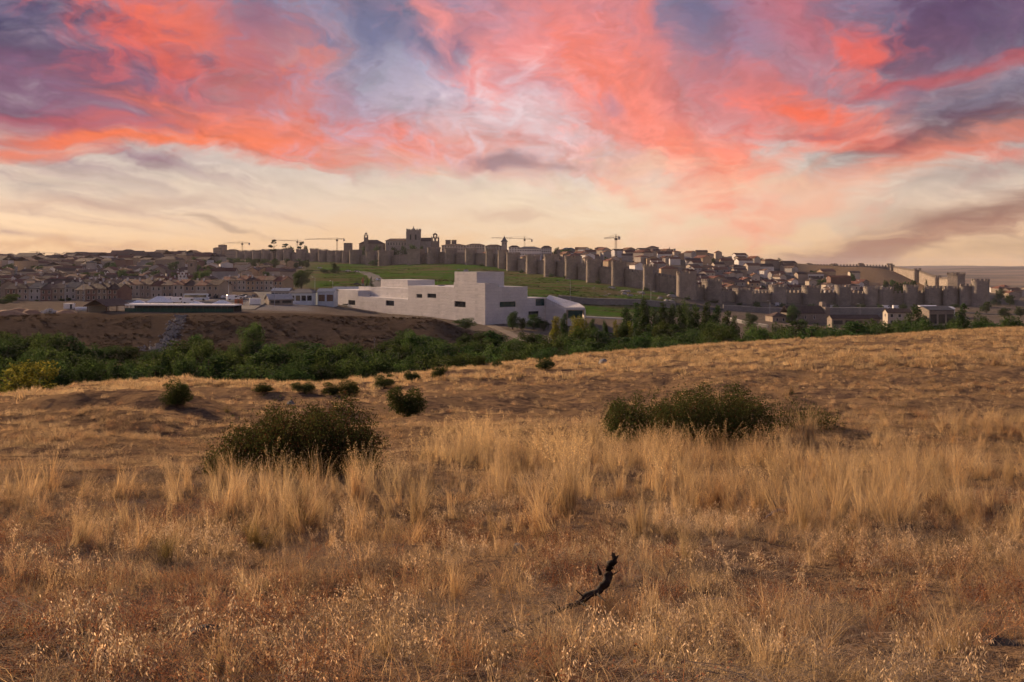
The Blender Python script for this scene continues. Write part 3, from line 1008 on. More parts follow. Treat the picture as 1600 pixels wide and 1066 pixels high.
def curtain(parent, a, b, za, zb, ta, tb, th, mat, up=1.8):
    """Stretch of wall from a to b: feet za, zb, walk tops ta, tb."""
    a = Vector(a); b = Vector(b)
    L = (b - a).length
    k = max(4, int(L / 1.6)); k += 1 - k % 2
    t = (b - a).normalized()
    nx, ny = t.y, -t.x
    if nx * a.x + ny * a.y > 0: nx, ny = -nx, -ny
    pts = []
    for i in range(k + 1):
        f = i / k
        p = a.lerp(b, f)
        pts.append((p.x, p.y, za + (zb - za) * f, ta + (tb - ta) * f, nx, ny))
    mb = MB()
    crenel(mb, pts, th, up, 1.2)
    return mb.build('curtain_wall', mat, parent)


def run_wall(spec, label, mat, tower_w=None, th=2.6, curt=.68, tag_cat='wall', square=()):
    """spec: (u of the tower's middle, row of its top, row of its foot, distance, width in photo pixels)."""
    pts = []
    jr = random.Random(5)
    for (u, vt, vb, d, wpx) in spec:
        vt += jr.uniform(-.035, .05) * (vb - vt); wpx *= jr.uniform(.84, 1.04)
        p = P(u, vb, d)
        pts.append((p.x, p.y, P(u, vb, d).z, P(u, vt, d).z, wpx * d / F))
    root = empty('city_wall', (pts[0][0], pts[0][1], pts[0][2]), 0, label, tag_cat)
    inv = Vector((-pts[0][0], -pts[0][1], -pts[0][2]))
    n = len(pts)
    objs = []
    for i, (x, y, z0, z1, w) in enumerate(pts):
        a = Vector(pts[max(0, i - 1)][:2]); b = Vector(pts[min(n - 1, i + 1)][:2])
        t = (b - a).normalized()
        nrm = Vector((t.y, -t.x))
        if nrm.x * x + nrm.y * y > 0: nrm = -nrm
        face = (nrm + Vector((-x, -y)).normalized() * 1.3).normalized()
        rz = math.atan2(face.y, face.x) + math.pi / 2
        zz = min(z0, g1(x, y)) - 3
        h = z1 - 2.3
        depth = w * 1.12
        objs.append(wall_tower(root, x + nrm.x * w * .1, y + nrm.y * w * .1, zz, h, w, depth, rz, mat, i in square))
    for i in range(n - 1):
        A = pts[i]; B = pts[i + 1]
        za = min(A[2], g1(A[0], A[1])) - 4; zb = min(B[2], g1(B[0], B[1])) - 4
        ta = A[2] + (A[3] - A[2]) * curt - 1.3; tb = B[2] + (B[3] - B[2]) * curt - 1.3
        # the wall stands at the back of its towers
        def back(k):
            x, y, _, _, w = pts[k]
            a = Vector(pts[max(0, k - 1)][:2]); b = Vector(pts[min(n - 1, k + 1)][:2])
            t = (b - a).normalized(); nrm = Vector((t.y, -t.x))
            if nrm.x * x + nrm.y * y > 0: nrm = -nrm
            return Vector((x, y)) - nrm * w * .40
        objs.append(curtain(root, back(i), back(i + 1), za, zb, ta, tb, th, mat))
    for o in objs:
        o.location = Vector(o.location) + inv
    return root


NW = [(376, 391, 409, 1255), (389, 390.5, 408.5, 1240), (402, 390, 408.5, 1222), (416, 390, 409, 1205), (428, 389.5, 409, 1190), (438, 388.5, 409, 1175), (450, 388, 409, 1162),
      (471, 389, 409, 1140), (491, 389, 411, 1120), (505, 390, 413, 1100), (518, 390.5, 415, 1085), (530, 390.5, 415, 1072), (541, 391, 416, 1060), (556, 391, 416, 1045), (581, 392, 417, 1020),
      (603, 389.5, 418, 1000), (652, 389.5, 413, 965), (678, 386, 411, 950), (705, 388, 411, 935), (736, 387, 414, 905), (767, 387, 415, 880), (786, 390.5, 417.5, 862), (802, 395, 424.5, 838),
      (833, 398, 428, 792), (862, 398, 432, 752), (894.5, 400, 436.5, 712), (928, 403.5, 441.5, 682), (967.5, 407.5, 447, 650), (1015.5, 412, 454, 622), (1072.5, 422, 464, 598)]
WID = {376: 11, 389: 11, 402: 12, 416: 12, 428: 8, 438: 11, 450: 13, 471: 14, 491: 12, 505: 12, 518: 12, 530: 10, 541: 12, 556: 16, 581: 17, 603: 20, 652: 20, 678: 18, 705: 16, 736: 15, 767: 15, 786: 15,
       802: 20, 833: 18, 862: 20, 894.5: 21, 928: 21, 967.5: 21, 1015.5: 21, 1072.5: 31}
run_wall([(u, a, b, d, WID[u]) for u, a, b, d in NW], 'long brown stone city wall with round towers climbing the green slope', wall_stone, square=(16,))
WW = [(1084, 437, 468, 606, 9), (1112, 435, 472, 612, 25), (1160, 449.5, 478, 640, 24), (1215, 446, 479, 655, 25), (1267, 444.5, 479, 660, 26), (1316.5, 443.5, 479, 660, 25), (1361, 447.5, 480, 660, 23), (1384, 448, 480, 657, 23),
      (1423, 446, 480, 650, 23), (1458, 447, 480, 648, 24), (1487, 446, 480, 640, 25), (1511, 442.5, 480, 632, 22), (1532, 435, 475, 626, 27)]
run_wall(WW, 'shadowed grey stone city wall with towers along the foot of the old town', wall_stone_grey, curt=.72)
# link between the two fronts at the corner belongs to the shadowed wall; far ridge wall
FW = [(1240, 412.5, 418, 985, 7), (1264, 411, 418, 985, 7), (1303, 411.5, 419, 980, 8), (1345, 411.5, 420, 975, 8), (1390, 411, 424, 965, 8)]
run_wall(FW, 'low crenellated wall running level along the bare ridge top', wall_stone, th=2.0, curt=.72)
DW = [(1394, 413.5, 426, 955, 5), (1433, 419, 434, 880, 8), (1465, 430, 448, 780, 7), (1496, 426.5, 452, 690, 18)]
run_wall(DW, 'sunlit wall sloping down the ridge to a square watchtower', wall_stone, th=2.0, curt=.74, square=(3,))


# ------------------------------------------------------------------ convention centre: stacked pale stone blocks
def face_with_holes(name, parent, o, ux, width, z0, z1, holes, th, mat, wname='window', pane=glass_dark, rec=.45):
    """Wall slab starting at o running along ux; holes are (s0, s1, za, zb); a pane is set back in each hole."""
    o = Vector(o); ux = Vector(ux).normalized(); nn = Vector((ux.y, -ux.x, 0))       # outward normal = right-hand side
    ss = sorted({0, width, *[h for q in holes for h in q[:2]]}); zs = sorted({z0, z1, *[h for q in holes for h in q[2:4]]})
    vs = {}; V = []; Fc = []
    def vi(s, z, k):
        key = (round(s, 4), round(z, 4), k)
        if key not in vs:
            p = o + ux * s - nn * (th * k)
            vs[key] = len(V); V.append((p.x, p.y, z))
        return vs[key]
    def solid(i, j):
        if i < 0 or j < 0 or i >= len(ss) - 1 or j >= len(zs) - 1: return False
        cs = (ss[i] + ss[i + 1]) / 2; cz = (zs[j] + zs[j + 1]) / 2
        return not any(q[0] < cs < q[1] and q[2] < cz < q[3] for q in holes)
    for i in range(len(ss) - 1):
        for j in range(len(zs) - 1):
            if not solid(i, j): continue
            a, b, c, d = ss[i], ss[i + 1], zs[j], zs[j + 1]
            Fc.append((vi(a, c, 0), vi(b, c, 0), vi(b, d, 0), vi(a, d, 0)))
            Fc.append((vi(a, d, 1), vi(b, d, 1), vi(b, c, 1), vi(a, c, 1)))
            if not solid(i - 1, j): Fc.append((vi(a, c, 1), vi(a, c, 0), vi(a, d, 0), vi(a, d, 1)))
            if not solid(i + 1, j): Fc.append((vi(b, c, 0), vi(b, c, 1), vi(b, d, 1), vi(b, d, 0)))
            if not solid(i, j - 1): Fc.append((vi(a, c, 0), vi(a, c, 1), vi(b, c, 1), vi(b, c, 0)))
            if not solid(i, j + 1): Fc.append((vi(a, d, 1), vi(a, d, 0), vi(b, d, 0), vi(b, d, 1)))
    mb = MB(); mb.add(V, Fc)
    w = mb.build(name, mat, parent)
    for q in holes:
        pm = q[4] if len(q) > 4 else pane
        m2 = MB()
        a = o + ux * (q[0] + .002) - nn * rec; b = o + ux * (q[1] - .002) - nn * rec
        c = a - nn * .1; d = b - nn * .1
        m2.add([(a.x, a.y, q[2]), (b.x, b.y, q[2]), (b.x, b.y, q[3]), (a.x, a.y, q[3]), (c.x, c.y, q[2]), (d.x, d.y, q[2]), (d.x, d.y, q[3]), (c.x, c.y, q[3])],
               [(0, 1, 2, 3), (5, 4, 7, 6), (4, 0, 3, 7), (1, 5, 6, 2), (3, 2, 6, 7), (4, 5, 1, 0)])
        wo_ = m2.build(wname, pm, w)
        # mullions
        m3 = MB()
        nmu = max(1, int((q[1] - q[0]) / 2.2))
        for k in range(nmu + 1):
            s = q[0] + (q[1] - q[0]) * k / nmu
            s = min(max(s, q[0] + .06), q[1] - .06)
            p = o + ux * s - nn * (rec - .06)
            m3.bar((p.x, p.y, q[2] + .02), (p.x, p.y, q[3] - .02), .06)
        for zz in (q[2] + .05, q[3] - .05):
            p0 = o + ux * (q[0] + .06) - nn * (rec - .06); p1 = o + ux * (q[1] - .06) - nn * (rec - .06)
            m3.bar((p0.x, p0.y, zz), (p1.x, p1.y, zz), .06)
        m3.build('window_frame', frame_dark, w)
    return w


def convention_centre():
    A = Vector((-.585, .811)); B = Vector((.811, .585)); C0 = Vector((-9.85, 325.0))
    root = empty('convention_centre', (C0.x, C0.y, -22), 0, 'large pale stone convention centre of stacked blocks in front of the slope', 'building')
    def pt(a, b): return C0 + A * a + B * b
    def solve(u, b=0.0):
        k = (u - U0) / F; p = C0 + B * b
        return (k * p.y - p.x) / (A.x - k * A.y)
    def solveb(u, a=0.0):
        k = (u - U0) / F; p = C0 + A * a
        return (k * p.y - p.x) / (B.x - k * B.y)
    def zat(v, a, b): return -(v - V0) / F * pt(a, b).y
    objs = []
    def block(name, a0, a1, b0, b1, z0, z1, holesA=(), holesB=(), th=.5, mat=pale_stone):
        """Box with a slab face on the long side (holesA along a, seen from the left) and on the short side (holesB along b)."""
        e = .04
        mb = MB()
        q = [pt(a0 + th, b0 + th), pt(a1, b0 + th), pt(a1, b1), pt(a0 + th, b1)]
        mb.prism([(p.x, p.y) for p in q][::-1] if False else [(p.x, p.y) for p in q], z0, z1 - .05)
        body = mb.build(name, mat, root)
        objs.append(body)
        # long face runs from the far end to the near corner
        L = a1 - a0
        hA = [(a1 - h[1], a1 - h[0], h[2], h[3], *(h[4:5])) for h in holesA]
        objs.append(face_with_holes('facade', root, (*pt(a1, b0), 0), (*(-A), 0), L, z0, z1, hA, th - .01, mat))
        hB = [(h[0] - b0 - th, h[1] - b0 - th, h[2], h[3], *(h[4:5])) for h in holesB]
        objs.append(face_with_holes('facade', root, (*pt(a0, b0 + th), 0), (*B, 0), b1 - b0 - th, z0, z1, hB, th - .01, mat))
    def holeA(u0, u1, v0, v1, b=0.0, pm=glass_dark):
        a0, a1 = solve(u1, b), solve(u0, b)
        am = (a0 + a1) / 2
        return (a0, a1, zat(v1, am, b), zat(v0, am, b), pm)
    def holeB(u0, u1, v0, v1, a=0.0, pm=glass_teal):
        b0, b1 = solveb(u0, a), solveb(u1, a)
        bm = (b0 + b1) / 2
        return (b0, b1, zat(v1, a, bm), zat(v0, a, bm), pm)
    base = -24
    # corner block and its tall upper block
    bs = solveb(778)
    block('corner_block', 0, 21.2, 0, bs - .02, base, zat(442.6, 0, 0), [holeA(709, 727.5, 471, 480)])
    block('tower_block', 5.6, 21.1, .06, 12.5, zat(442.6, 0, 0) - 3.0, zat(424.8, 5.6, 0))
    block('side_block', .03, 21.0, bs, 19.4, base, zat(448, 0, 14), [], [holeB(781, 806.3, 471.5, 479.8)])
    block('side_block', .06, 20.9, 19.42, 28.2, base, zat(465, 0, 24), [], [holeB(825.6, 842, 486.5, 495.5, 0, glass_dark), holeB(837, 851.5, 467, 478)])
    # long wing
    a2, a3, a4, a5 = solve(637), solve(595), solve(559), solve(522)
    block('wing_block', 21.24, a2, .03, 30, base, zat(449, 22, 0), [holeA(650.5, 659.5, 459.6, 465.6), holeA(667.5, 681.5, 459, 465.6)])
    block('terrace_block', a2 + .02, a4, .05, 6.4, base, zat(465.5, (a2 + a4) / 2, 0), [holeA(602.5, 615.5, 469.8, 478)])
    block('setback_block', a2 + .03, a4, 6.42, 30, base, zat(450, a3, 6.4), [holeA(603, 606, 459, 459.5, 6.42)][:0] + [holeA(560.5, 571.5, 459, 464.6, 6.42)])
    block('roof_block', solve(637, 12), solve(595, 12), 12, 26, -14, zat(437, solve(612, 12), 12))
    block('end_block', a4 + .02, a5, .03, 24, base, zat(454, a4, 0), [holeA(544, 555, 469.2, 476.6)])
    # entrance wing with sloping roof, open towards the right
    p0 = pt(0.5, 28.25)
    mb = MB()
    zr0 = P(853, 466, 342).z; zr1 = P(910, 481, 330).z
    q = [P(853, 0, 341), P(884, 0, 331), P(914, 0, 333), P(905, 0, 356), P(858, 0, 362)]
    zt = [zr0, P(0, 480.5, 331).z, zr1, zr1 + .6, zr0 + .6]
    n = 5
    vs = [(p.x, p.y, z) for p, z in zip(q, zt)] + [(p.x, p.y, z - .9) for p, z in zip(q, zt)]
    mb.add(vs, [(0, 1, 2, 3, 4)[::1], (9, 8, 7, 6, 5)] + [(i, i + 5, (i + 1) % 5 + 5, (i + 1) % 5) for i in range(5)])
    objs.append(mb.build('sloping_roof', pale_stone, root))
    mb = MB()
    for (a, b) in ((0, 1), (2, 3), (3, 4)):
        pa, pb = q[a], q[b]
        dvec = (Vector((pb.x, pb.y)) - Vector((pa.x, pa.y))).normalized(); nv = Vector((-dvec.y, dvec.x)) * .25
        za, zb = zt[a] - .9, zt[b] - .9
        mb.add([(pa.x - nv.x, pa.y - nv.y, base), (pb.x - nv.x, pb.y - nv.y, base), (pb.x + nv.x, pb.y + nv.y, base), (pa.x + nv.x, pa.y + nv.y, base),
                (pa.x - nv.x, pa.y - nv.y, za), (pb.x - nv.x, pb.y - nv.y, zb), (pb.x + nv.x, pb.y + nv.y, zb), (pa.x + nv.x, pa.y + nv.y, za)],
               [(3, 2, 1, 0), (4, 5, 6, 7), (0, 1, 5, 4), (1, 2, 6, 5), (2, 3, 7, 6), (3, 0, 4, 7)])
        if b == 1:
            objs.append(mb.build('entrance_wall', pale_stone, root)); mb = MB()
    objs.append(mb.build('entrance_wall', pale_stone, root))
    mb = MB()
    pa, pb = q[1].lerp(q[2], .12), q[1].lerp(q[2], .88)
    za = zr1 - 4.0
    mb.add([(pa.x, pa.y + .6, za), (pb.x, pb.y + .6, za), (pb.x, pb.y + .6, za + 2.8), (pa.x, pa.y + .6, za + 2.8), (pa.x, pa.y + .8, za), (pb.x, pb.y + .8, za), (pb.x, pb.y + .8, za + 2.8), (pa.x, pa.y + .8, za + 2.8)],
           [(0, 1, 2, 3), (5, 4, 7, 6), (4, 0, 3, 7), (1, 5, 6, 2), (3, 2, 6, 7), (4, 5, 1, 0)])
    objs.append(mb.build('entrance_glass', glass_teal, root))
    mb = MB()
    pa, pb = q[1].lerp(q[2], .1), q[1].lerp(q[2], .95)
    mb.add([(pa.x, pa.y + .9, base), (pb.x, pb.y + .9, base), (pb.x, pb.y + .9, za), (pa.x, pa.y + .9, za), (pa.x, pa.y + 1.2, base), (pb.x, pb.y + 1.2, base), (pb.x, pb.y + 1.2, za), (pa.x, pa.y + 1.2, za)],
           [(0, 1, 2, 3), (5, 4, 7, 6), (4, 0, 3, 7), (1, 5, 6, 2), (3, 2, 6, 7), (4, 5, 1, 0)])
    objs.append(mb.build('entrance_wall', pale_stone, root))
    # plant and roof lights
    for k, (ua, bb, zz, sx_) in enumerate(((690, 8, 449, 1.6), (668, 12, 449, 1.1), (728, 3, 424.8, .9), (775, 6, 448, 1.0), (575, 12, 450, 1.4))):
        a = solve(ua, bb); q = pt(a, bb); z = zat(zz, a, bb) - .9
        m_ = MB(); m_.box(q.x - sx_, q.x + sx_, q.y - .8, q.y + .8, z, z + 1.5); m_.box(q.x - sx_ * .8, q.x + sx_ * .8, q.y - .6, q.y + .6, z + 1.502, z + 1.75)
        objs.append(m_.build('roof_unit', steel_light, root))
    m_ = MB()
    for k in range(26):
        a = 30 + k * 3.2; q = pt(a, -5.5); z = g1(q.x, q.y)
        m_.bar((q.x, q.y, z - .3), (q.x, q.y, z + 1.1), .05)
        if k:
            m_.bar((pq.x, pq.y, pz + 1.05), (q.x, q.y, z + 1.05), .04); m_.bar((pq.x, pq.y, pz + .55), (q.x, q.y, z + .55), .03)
        pq, pz = q, z
    objs.append(m_.build('railing', steel_light, root))
    # outside stair at the far end
    mb = MB()
    for k in range(8):
        a = solve(539 - k * 1.6, -1.6)
        pa, pb = pt(a, -.02), pt(a, -2.2)
        pc, pd = pt(a + 1.3, -2.2), pt(a + 1.3, -.02)
        z = zat(475, a, 0) - k * .42
        mb.prism([(pa.x, pa.y), (pd.x, pd.y), (pc.x, pc.y), (pb.x, pb.y)], z - .45, z)
    objs.append(mb.build('outside_stair', frame_dark, root))
    for o in objs:
        o.location = Vector(o.location) - root.location


convention_centre()


# ------------------------------------------------------------------ houses
def house(u=None, d=None, w=9, dp=8, h=5.5, rh=2.0, rot=0.0, wall='cream', roof='red', hip=False, label=None, group=None, loc=None, wins=0, chimney=False, cat='house', name='house',
          sink=2.0, floors=2, balcony=False, roofmat=None, wallmat=None, sides=True):
    loc = loc or at(u, d)
    root = empty(name, loc, rot, label, cat, group)
    mb = MB()
    wm = wallmat or WALLS[wall]; rm = roofmat or ROOFS[roof]
    if hip:
        mb.box(-w / 2, w / 2, -dp / 2, dp / 2, -sink, h)
    else:
        mb.add([(-w / 2, -dp / 2, -sink), (w / 2, -dp / 2, -sink), (w / 2, dp / 2, -sink), (-w / 2, dp / 2, -sink), (-w / 2, -dp / 2, h), (w / 2, -dp / 2, h), (w / 2, dp / 2, h), (-w / 2, dp / 2, h),
                (-w / 2, 0, h + rh), (w / 2, 0, h + rh)],
               [(3, 2, 1, 0), (0, 1, 5, 4), (2, 3, 7, 6), (1, 2, 6, 9, 5), (3, 0, 4, 8, 7), (4, 5, 9, 8), (6, 7, 8, 9)])
    mb.build('wall', wm, root)
    r_ = MB()
    if hip: r_.hip(-w / 2, w / 2, -dp / 2, dp / 2, h + .01, rh, max(.15, 1 - dp / max(w, dp + .1)) if w > dp else .3)
    else: r_.gable(-w / 2, w / 2, -dp / 2, dp / 2, h, rh)
    ro = r_.build('roof', rm, root)
    if chimney:
        c = MB(); cx = rnd.uniform(-.3, .3) * w; cyy = rnd.uniform(-.2, .2) * dp
        c.box(cx - .35, cx + .35, cyy - .3, cyy + .3, h + rh * .3, h + rh + .9)
        c.box(cx - .45, cx + .45, cyy - .4, cyy + .4, h + rh + .9, h + rh + 1.05)
        c.build('chimney', WALLS['white'], ro)
    if wins:
        for fl in range(floors):
            zc = h * (fl + .55) / floors
            for k in range(wins):
                x = -w / 2 + w * (k + .5) / wins
                win_part(root, x, -dp / 2, zc, min(1.1, w / wins * .5), 1.35)
        if sides:
            for sgn in (-1, 1):
                win_part(root, sgn * w / 2, 0, h * .55, 1.0, 1.2, side=sgn)
    return root


WINS = {}
def win_part(root, x, y, z, ww, wh, side=0):
    key = (round(ww, 1), round(wh, 1))
    if key not in WINS:
        m = MB(); a, b = key[0] / 2, key[1] / 2
        m.box(-a, a, -.06, .1, -b, b, 0)
        m.box(-a - .12, a + .12, -.14, .1, -b - .16, -b - .004, 1)
        m.box(-a - .1, -a - .003, -.1, .1, -b, b + .1, 1)
        m.box(a + .003, a + .1, -.1, .1, -b, b + .1, 1)
        me = bpy.data.meshes.new('window')
        me.from_pydata(m.v, [], m.f); me.materials.append(glass_dark); me.materials.append(WALLS['white'])
        me.polygons.foreach_set('material_index', m.m); me.update()
        WINS[key] = me
    o = link('window', WINS[key], root, (x, y, z))
    if side: o.rotation_euler = (0, 0, R(90) * side)
    return o


placed = []
def free(x, y, r):
    for (a, b, c) in placed:
        if (a - x) ** 2 + (b - y) ** 2 < (r + c) ** 2: return False
    placed.append((x, y, r)); return True


for u, d, r_ in [(320, 590, 16), (471, 520, 20), (400, 470, 40), (290, 500, 50), (240, 470, 40), (210, 455, 35), (330, 520, 30), (380, 540, 30), (430, 430, 30)]:
    p = at(u, d); placed.append((p.x, p.y, r_))

# terraced rows near the car park
def terrace(u0, d0, u1, d1, n, wall, roof, h, label_fn, group, wins=2, dp=9, rh=2.4):
    a, b = at(u0, d0), at(u1, d1)
    dv = Vector((b.x - a.x, b.y - a.y)); L = dv.length; rz = math.atan2(dv.y, dv.x)
    for k in range(n):
        p = a.lerp(b, (k + .5) / n)
        wl = wall[k % len(wall)]; rf = roof[k % len(roof)]
        zz = min(g1(p.x, p.y), p.z)
        o = house(loc=Vector((p.x, p.y, zz)), w=L / n - .06, dp=dp, h=h + (k % 3) * .25, rh=rh, rot=rz, wall=wl, roof=rf, wins=wins, chimney=True, label=label_fn(k, wl, rf), group=group, sides=False, name='terraced_house')
        placed.append((p.x, p.y, L / n * .6))


ORD = ['first', 'second', 'third', 'fourth', 'fifth', 'sixth', 'seventh', 'eighth', 'ninth', 'tenth', 'eleventh', 'twelfth', 'thirteenth', 'fourteenth', 'fifteenth', 'sixteenth', 'seventeenth', 'eighteenth']
terrace(196, 452, 352, 428, 9, ['tan', 'cream', 'tan', 'cream'], ['brown', 'red'], 6.2,
        lambda k, w, r: f'{w}-walled terraced house, {r} roof, {ORD[k]} from the left behind the vans', 'terraced houses behind the car park')
terrace(352, 520, 450, 500, 7, ['ochre', 'tan', 'cream'], ['red', 'brown'], 5.6,
        lambda k, w, r: f'{w}-walled terraced house, {r} roof, {ORD[k]} from the left beside the bell gable', 'terraced houses beside the bell gable')
terrace(20, 430, 130, 420, 6, ['brick red', 'tan', 'grey'], ['brown', 'brown', 'grey'], 5.4,
        lambda k, w, r: f'{w} terraced house, {r} roof, {ORD[k]} from the left above the earth mounds', 'terraced houses above the earth mounds')
terrace(120, 505, 215, 495, 8, ['cream', 'white'], ['brown'], 5.0,
        lambda k, w, r: f'{w}-walled terraced house, {r} roof, {ORD[k]} from the left behind the blue-grey hall', 'terraced houses behind the hall')
terrace(130, 412, 195, 405, 4, ['tan', 'brick red'], ['brown'], 5.0,
        lambda k, w, r: f'{w} terraced house, {r} roof, {ORD[k]} from the left behind the timber shed', 'terraced houses behind the timber shed')

LM_L = [(20, 'at the left edge'), (95, 'left of the dark tower'), (150, 'near the dark tower'), (215, 'left of the white bell gable'), (285, 'below the white bell gable'), (345, 'below the apartment blocks'),
        (420, 'below the cedar')]
LM_R = [(720, 'right of the bell gable'), (790, 'near the pointed turret'), (840, 'beside the long white school'), (905, 'left of the tall crane'), (962, 'below the tall crane'), (1030, 'below the lantern church'),
        (1095, 'below the long palace'), (1150, 'left of the conifers'), (1200, 'below the conifers'), (1265, 'below the ridge wall'), (1330, 'near the red barn'), (1390, 'at the right end')]
COUNTED = {}


def scatter_houses(n, us, ds, zone, group, wmin, wmax, walls, roofs, wins=0, hmin=4.5, hmax=7, hipp=.2, rot0=0.0, cat='house', accept=None, marks=LM_L, joined=None):
    made = 0; tries = 0
    while made < n and tries < n * 80:
        tries += 1
        u = rnd.uniform(*us); d = rnd.uniform(*ds)
        if accept and not accept(u, d): continue
        p = at(u, d); w = rnd.uniform(wmin, wmax)
        if not free(p.x, p.y, w * .5): continue
        wl = rnd.choice(walls); rf = rnd.choice(roofs); hp = rnd.random() < hipp
        h = rnd.uniform(hmin, hmax); quarter = rnd.choice([0, 1]); dp = w * rnd.uniform(.6, .85); rh = rnd.uniform(.16, .24) * w * .8
        rot = rot0 + quarter * R(90) + rnd.uniform(-.3, .3)
        made += 1
        if joined is not None:
            mi = [list(WALLS).index(wl), len(WALLS) + list(ROOFS).index(rf)]
            m = MB(); m.box(-w / 2, w / 2, -dp / 2, dp / 2, -3, h, mi[0])
            if hp: m.hip(-w / 2, w / 2, -dp / 2, dp / 2, h + .01, rh, .4, mi=mi[1])
            else: m.gable(-w / 2, w / 2, -dp / 2, dp / 2, h, rh, mi=mi[1])
            M_ = Matrix.Translation(p) @ Matrix.Rotation(rot, 4, 'Z')
            b0 = len(joined.v)
            joined.v += [tuple(M_ @ Vector(q)) for q in m.v]; joined.f += [tuple(i + b0 for i in q) for q in m.f]; joined.m += m.m
            continue
        size = 'small' if w < wmin + (wmax - wmin) * .33 else 'large' if w > wmin + (wmax - wmin) * .7 else 'mid-sized'
        mark = min(marks, key=lambda q: abs(q[0] - u))[1]
        form = 'hip-roofed' if hp else ('gable-on' if quarter else 'broadside')
        lab = f'{size} {form} {wl} house, {rf} roof, {zone}, {mark}'
        house(loc=p, w=w, dp=dp, h=h, rh=rh, rot=rot, wall=wl, roof=rf, hip=hp, wins=wins, chimney=rnd.random() < .5 and d < 800, label=lab, group=group, cat=cat)


LW = ['cream', 'tan', 'tan', 'white', 'brick red', 'grey']; LR = ['brown', 'red', 'brown', 'red', 'brown']
scatter_houses(55, (-20, 345), (455, 640), 'lower left town', 'houses in the lower left town', 9, 15, LW, LR, wins=2, hmin=4.5, hmax=6.5, rot0=.1)
scatter_houses(62, (-20, 360), (640, 900), 'middle left town', 'houses halfway up the left town', 10, 17, LW, LR, hmin=5, hmax=7.5, rot0=.2)
FAR = MB()
scatter_houses(85, (-60, 345), (900, 1250), '', '', 12, 24, LW + ['ochre'], LR, hmin=6, hmax=12, rot0=-.1, joined=FAR)
scatter_houses(45, (-60, 240), (1250, 1800), '', '', 16, 34, LW, LR, hmin=7, hmax=13, joined=FAR)
tag(FAR.build('distant_houses', list(WALLS.values()) + list(ROOFS.values())), 'hazy mass of distant houses covering the hill on the far left', 'houses', kind='stuff')
scatter_houses(14, (365, 470), (580, 900), 'under the wall end', 'houses below the wall end', 9, 14, ['cream', 'ochre', 'tan'], ['brown', 'red'], hmin=4.5, hmax=6.5)
inside = lambda u, d: d > np.interp(u, [700, 802, 862, 928, 1015, 1072, 1112, 1160, 1267, 1361], [955, 860, 775, 705, 648, 628, 645, 668, 690, 690]) and d < np.interp(u, [800, 1100, 1200, 1300, 1380], [1000, 960, 930, 860, 780])
RW = ['cream', 'white', 'tan', 'cream', 'stone', 'ochre', 'grey']; RR = ['red', 'brown', 'red', 'orange', 'brown']
scatter_houses(54, (1070, 1385), (650, 780), 'inside the shadowed wall', 'houses just inside the shadowed wall', 8, 13, RW, RR, wins=2, hmin=4.5, hmax=7.5, accept=inside, rot0=.3, marks=LM_R)
scatter_houses(74, (850, 1345), (690, 1000), 'old town hillside', 'houses on the old town hillside', 9, 15, RW, RR, hmin=5, hmax=8, accept=lambda u, d: inside(u, d) and d > 745, rot0=.2, marks=LM_R)
scatter_houses(24, (690, 1080), (870, 1000), 'behind the climbing wall', 'houses behind the climbing wall', 10, 18, RW, RR, hmin=6, hmax=9, accept=lambda u, d: inside(u, d), rot0=.5, marks=LM_R)
scatter_houses(14, (1552, 1625), (720, 1150), 'low suburb', 'houses in the suburb on the right', 9, 15, RW, ['red', 'brown', 'orange'], hmin=4.5, hmax=7, marks=[(1560, 'beside the corner tower'), (1610, 'at the right picture edge')])

# ------------------------------------------------------------------ large buildings of the skyline
def slab(name, u0, u1, vt, vb, d, label, wall='stone', roof='brown', rh=0.0, depth=None, hip=True, wins=0, floors=2, rot=0.0, cat='building', group=None, sink=14):
    pm = P((u0 + u1) / 2, vb, d)
    w = (u1 - u0) / F * d; hh = (vb - vt) / F * d
    dp = depth or w * .6
    return house(loc=Vector((pm.x, pm.y + dp / 2, pm.z)), w=w, dp=dp, h=hh - rh, rh=max(rh, .6), rot=rot, wall=wall, roof=roof, hip=hip, wins=wins, floors=floors, label=label, group=group, cat=cat, name=name, sink=sink, sides=False)


slab('apartment_block', 333, 345, 386.5, 399, 1290, 'tan apartment block at the left shoulder of the skyline, below the taller block', 'tan', 'brown', 1.5, wins=3, floors=3)
slab('apartment_block', 341, 352.5, 382, 399, 1310, 'tallest tan apartment block left of the city wall', 'tan', 'brown', 1.2, wins=3, floors=4)
slab('apartment_block', 353, 371, 389.5, 400, 1300, 'low tan apartment block between the tallest block and the city wall', 'tan', 'brown', 2.0, wins=5, floors=2)
slab('town_hall', 266, 296, 391.5, 405, 1270, 'large brown building with domed hipped roof left of the apartment blocks', 'ochre', 'brown', 7.5, wins=7, floors=2)
slab('apartment_block', 299, 312, 393, 406, 1250, 'brown flat block right of the large hipped roof', 'tan', 'brown', 1.0, wins=3, floors=3)
slab('apartment_block', 314, 331, 394, 407, 1245, 'wide tan block between two brown blocks on the left skyline', 'tan', 'brown', 1.2, wins=4, floors=3)
slab('apartment_block', 232, 262, 396.5, 405, 1350, 'long low block stepping down the skyline on the left', 'tan', 'brown', 2.0, wins=6, floors=2)
slab('parish_church', 561, 599, 374.5, 394, 1090, 'stone church with hipped roof behind the city wall', 'stone', 'brown', 5.0, wins=4, floors=1, cat='church')
slab('town_building', 537, 549.5, 379.5, 388, 1120, 'small flat stone block behind the wall left of the church', 'stone', 'brown', .6, wins=3, floors=2)
slab('town_building', 690, 728, 381, 392, 1010, 'wide pale building with many windows right of the bell gable', 'cream', 'brown', 2.0, wins=9, floors=2)
slab('town_building', 729, 757, 380.5, 391, 1000, 'cream building with brown roof behind the wall towers', 'cream', 'brown', 2.0, wins=7, floors=2)
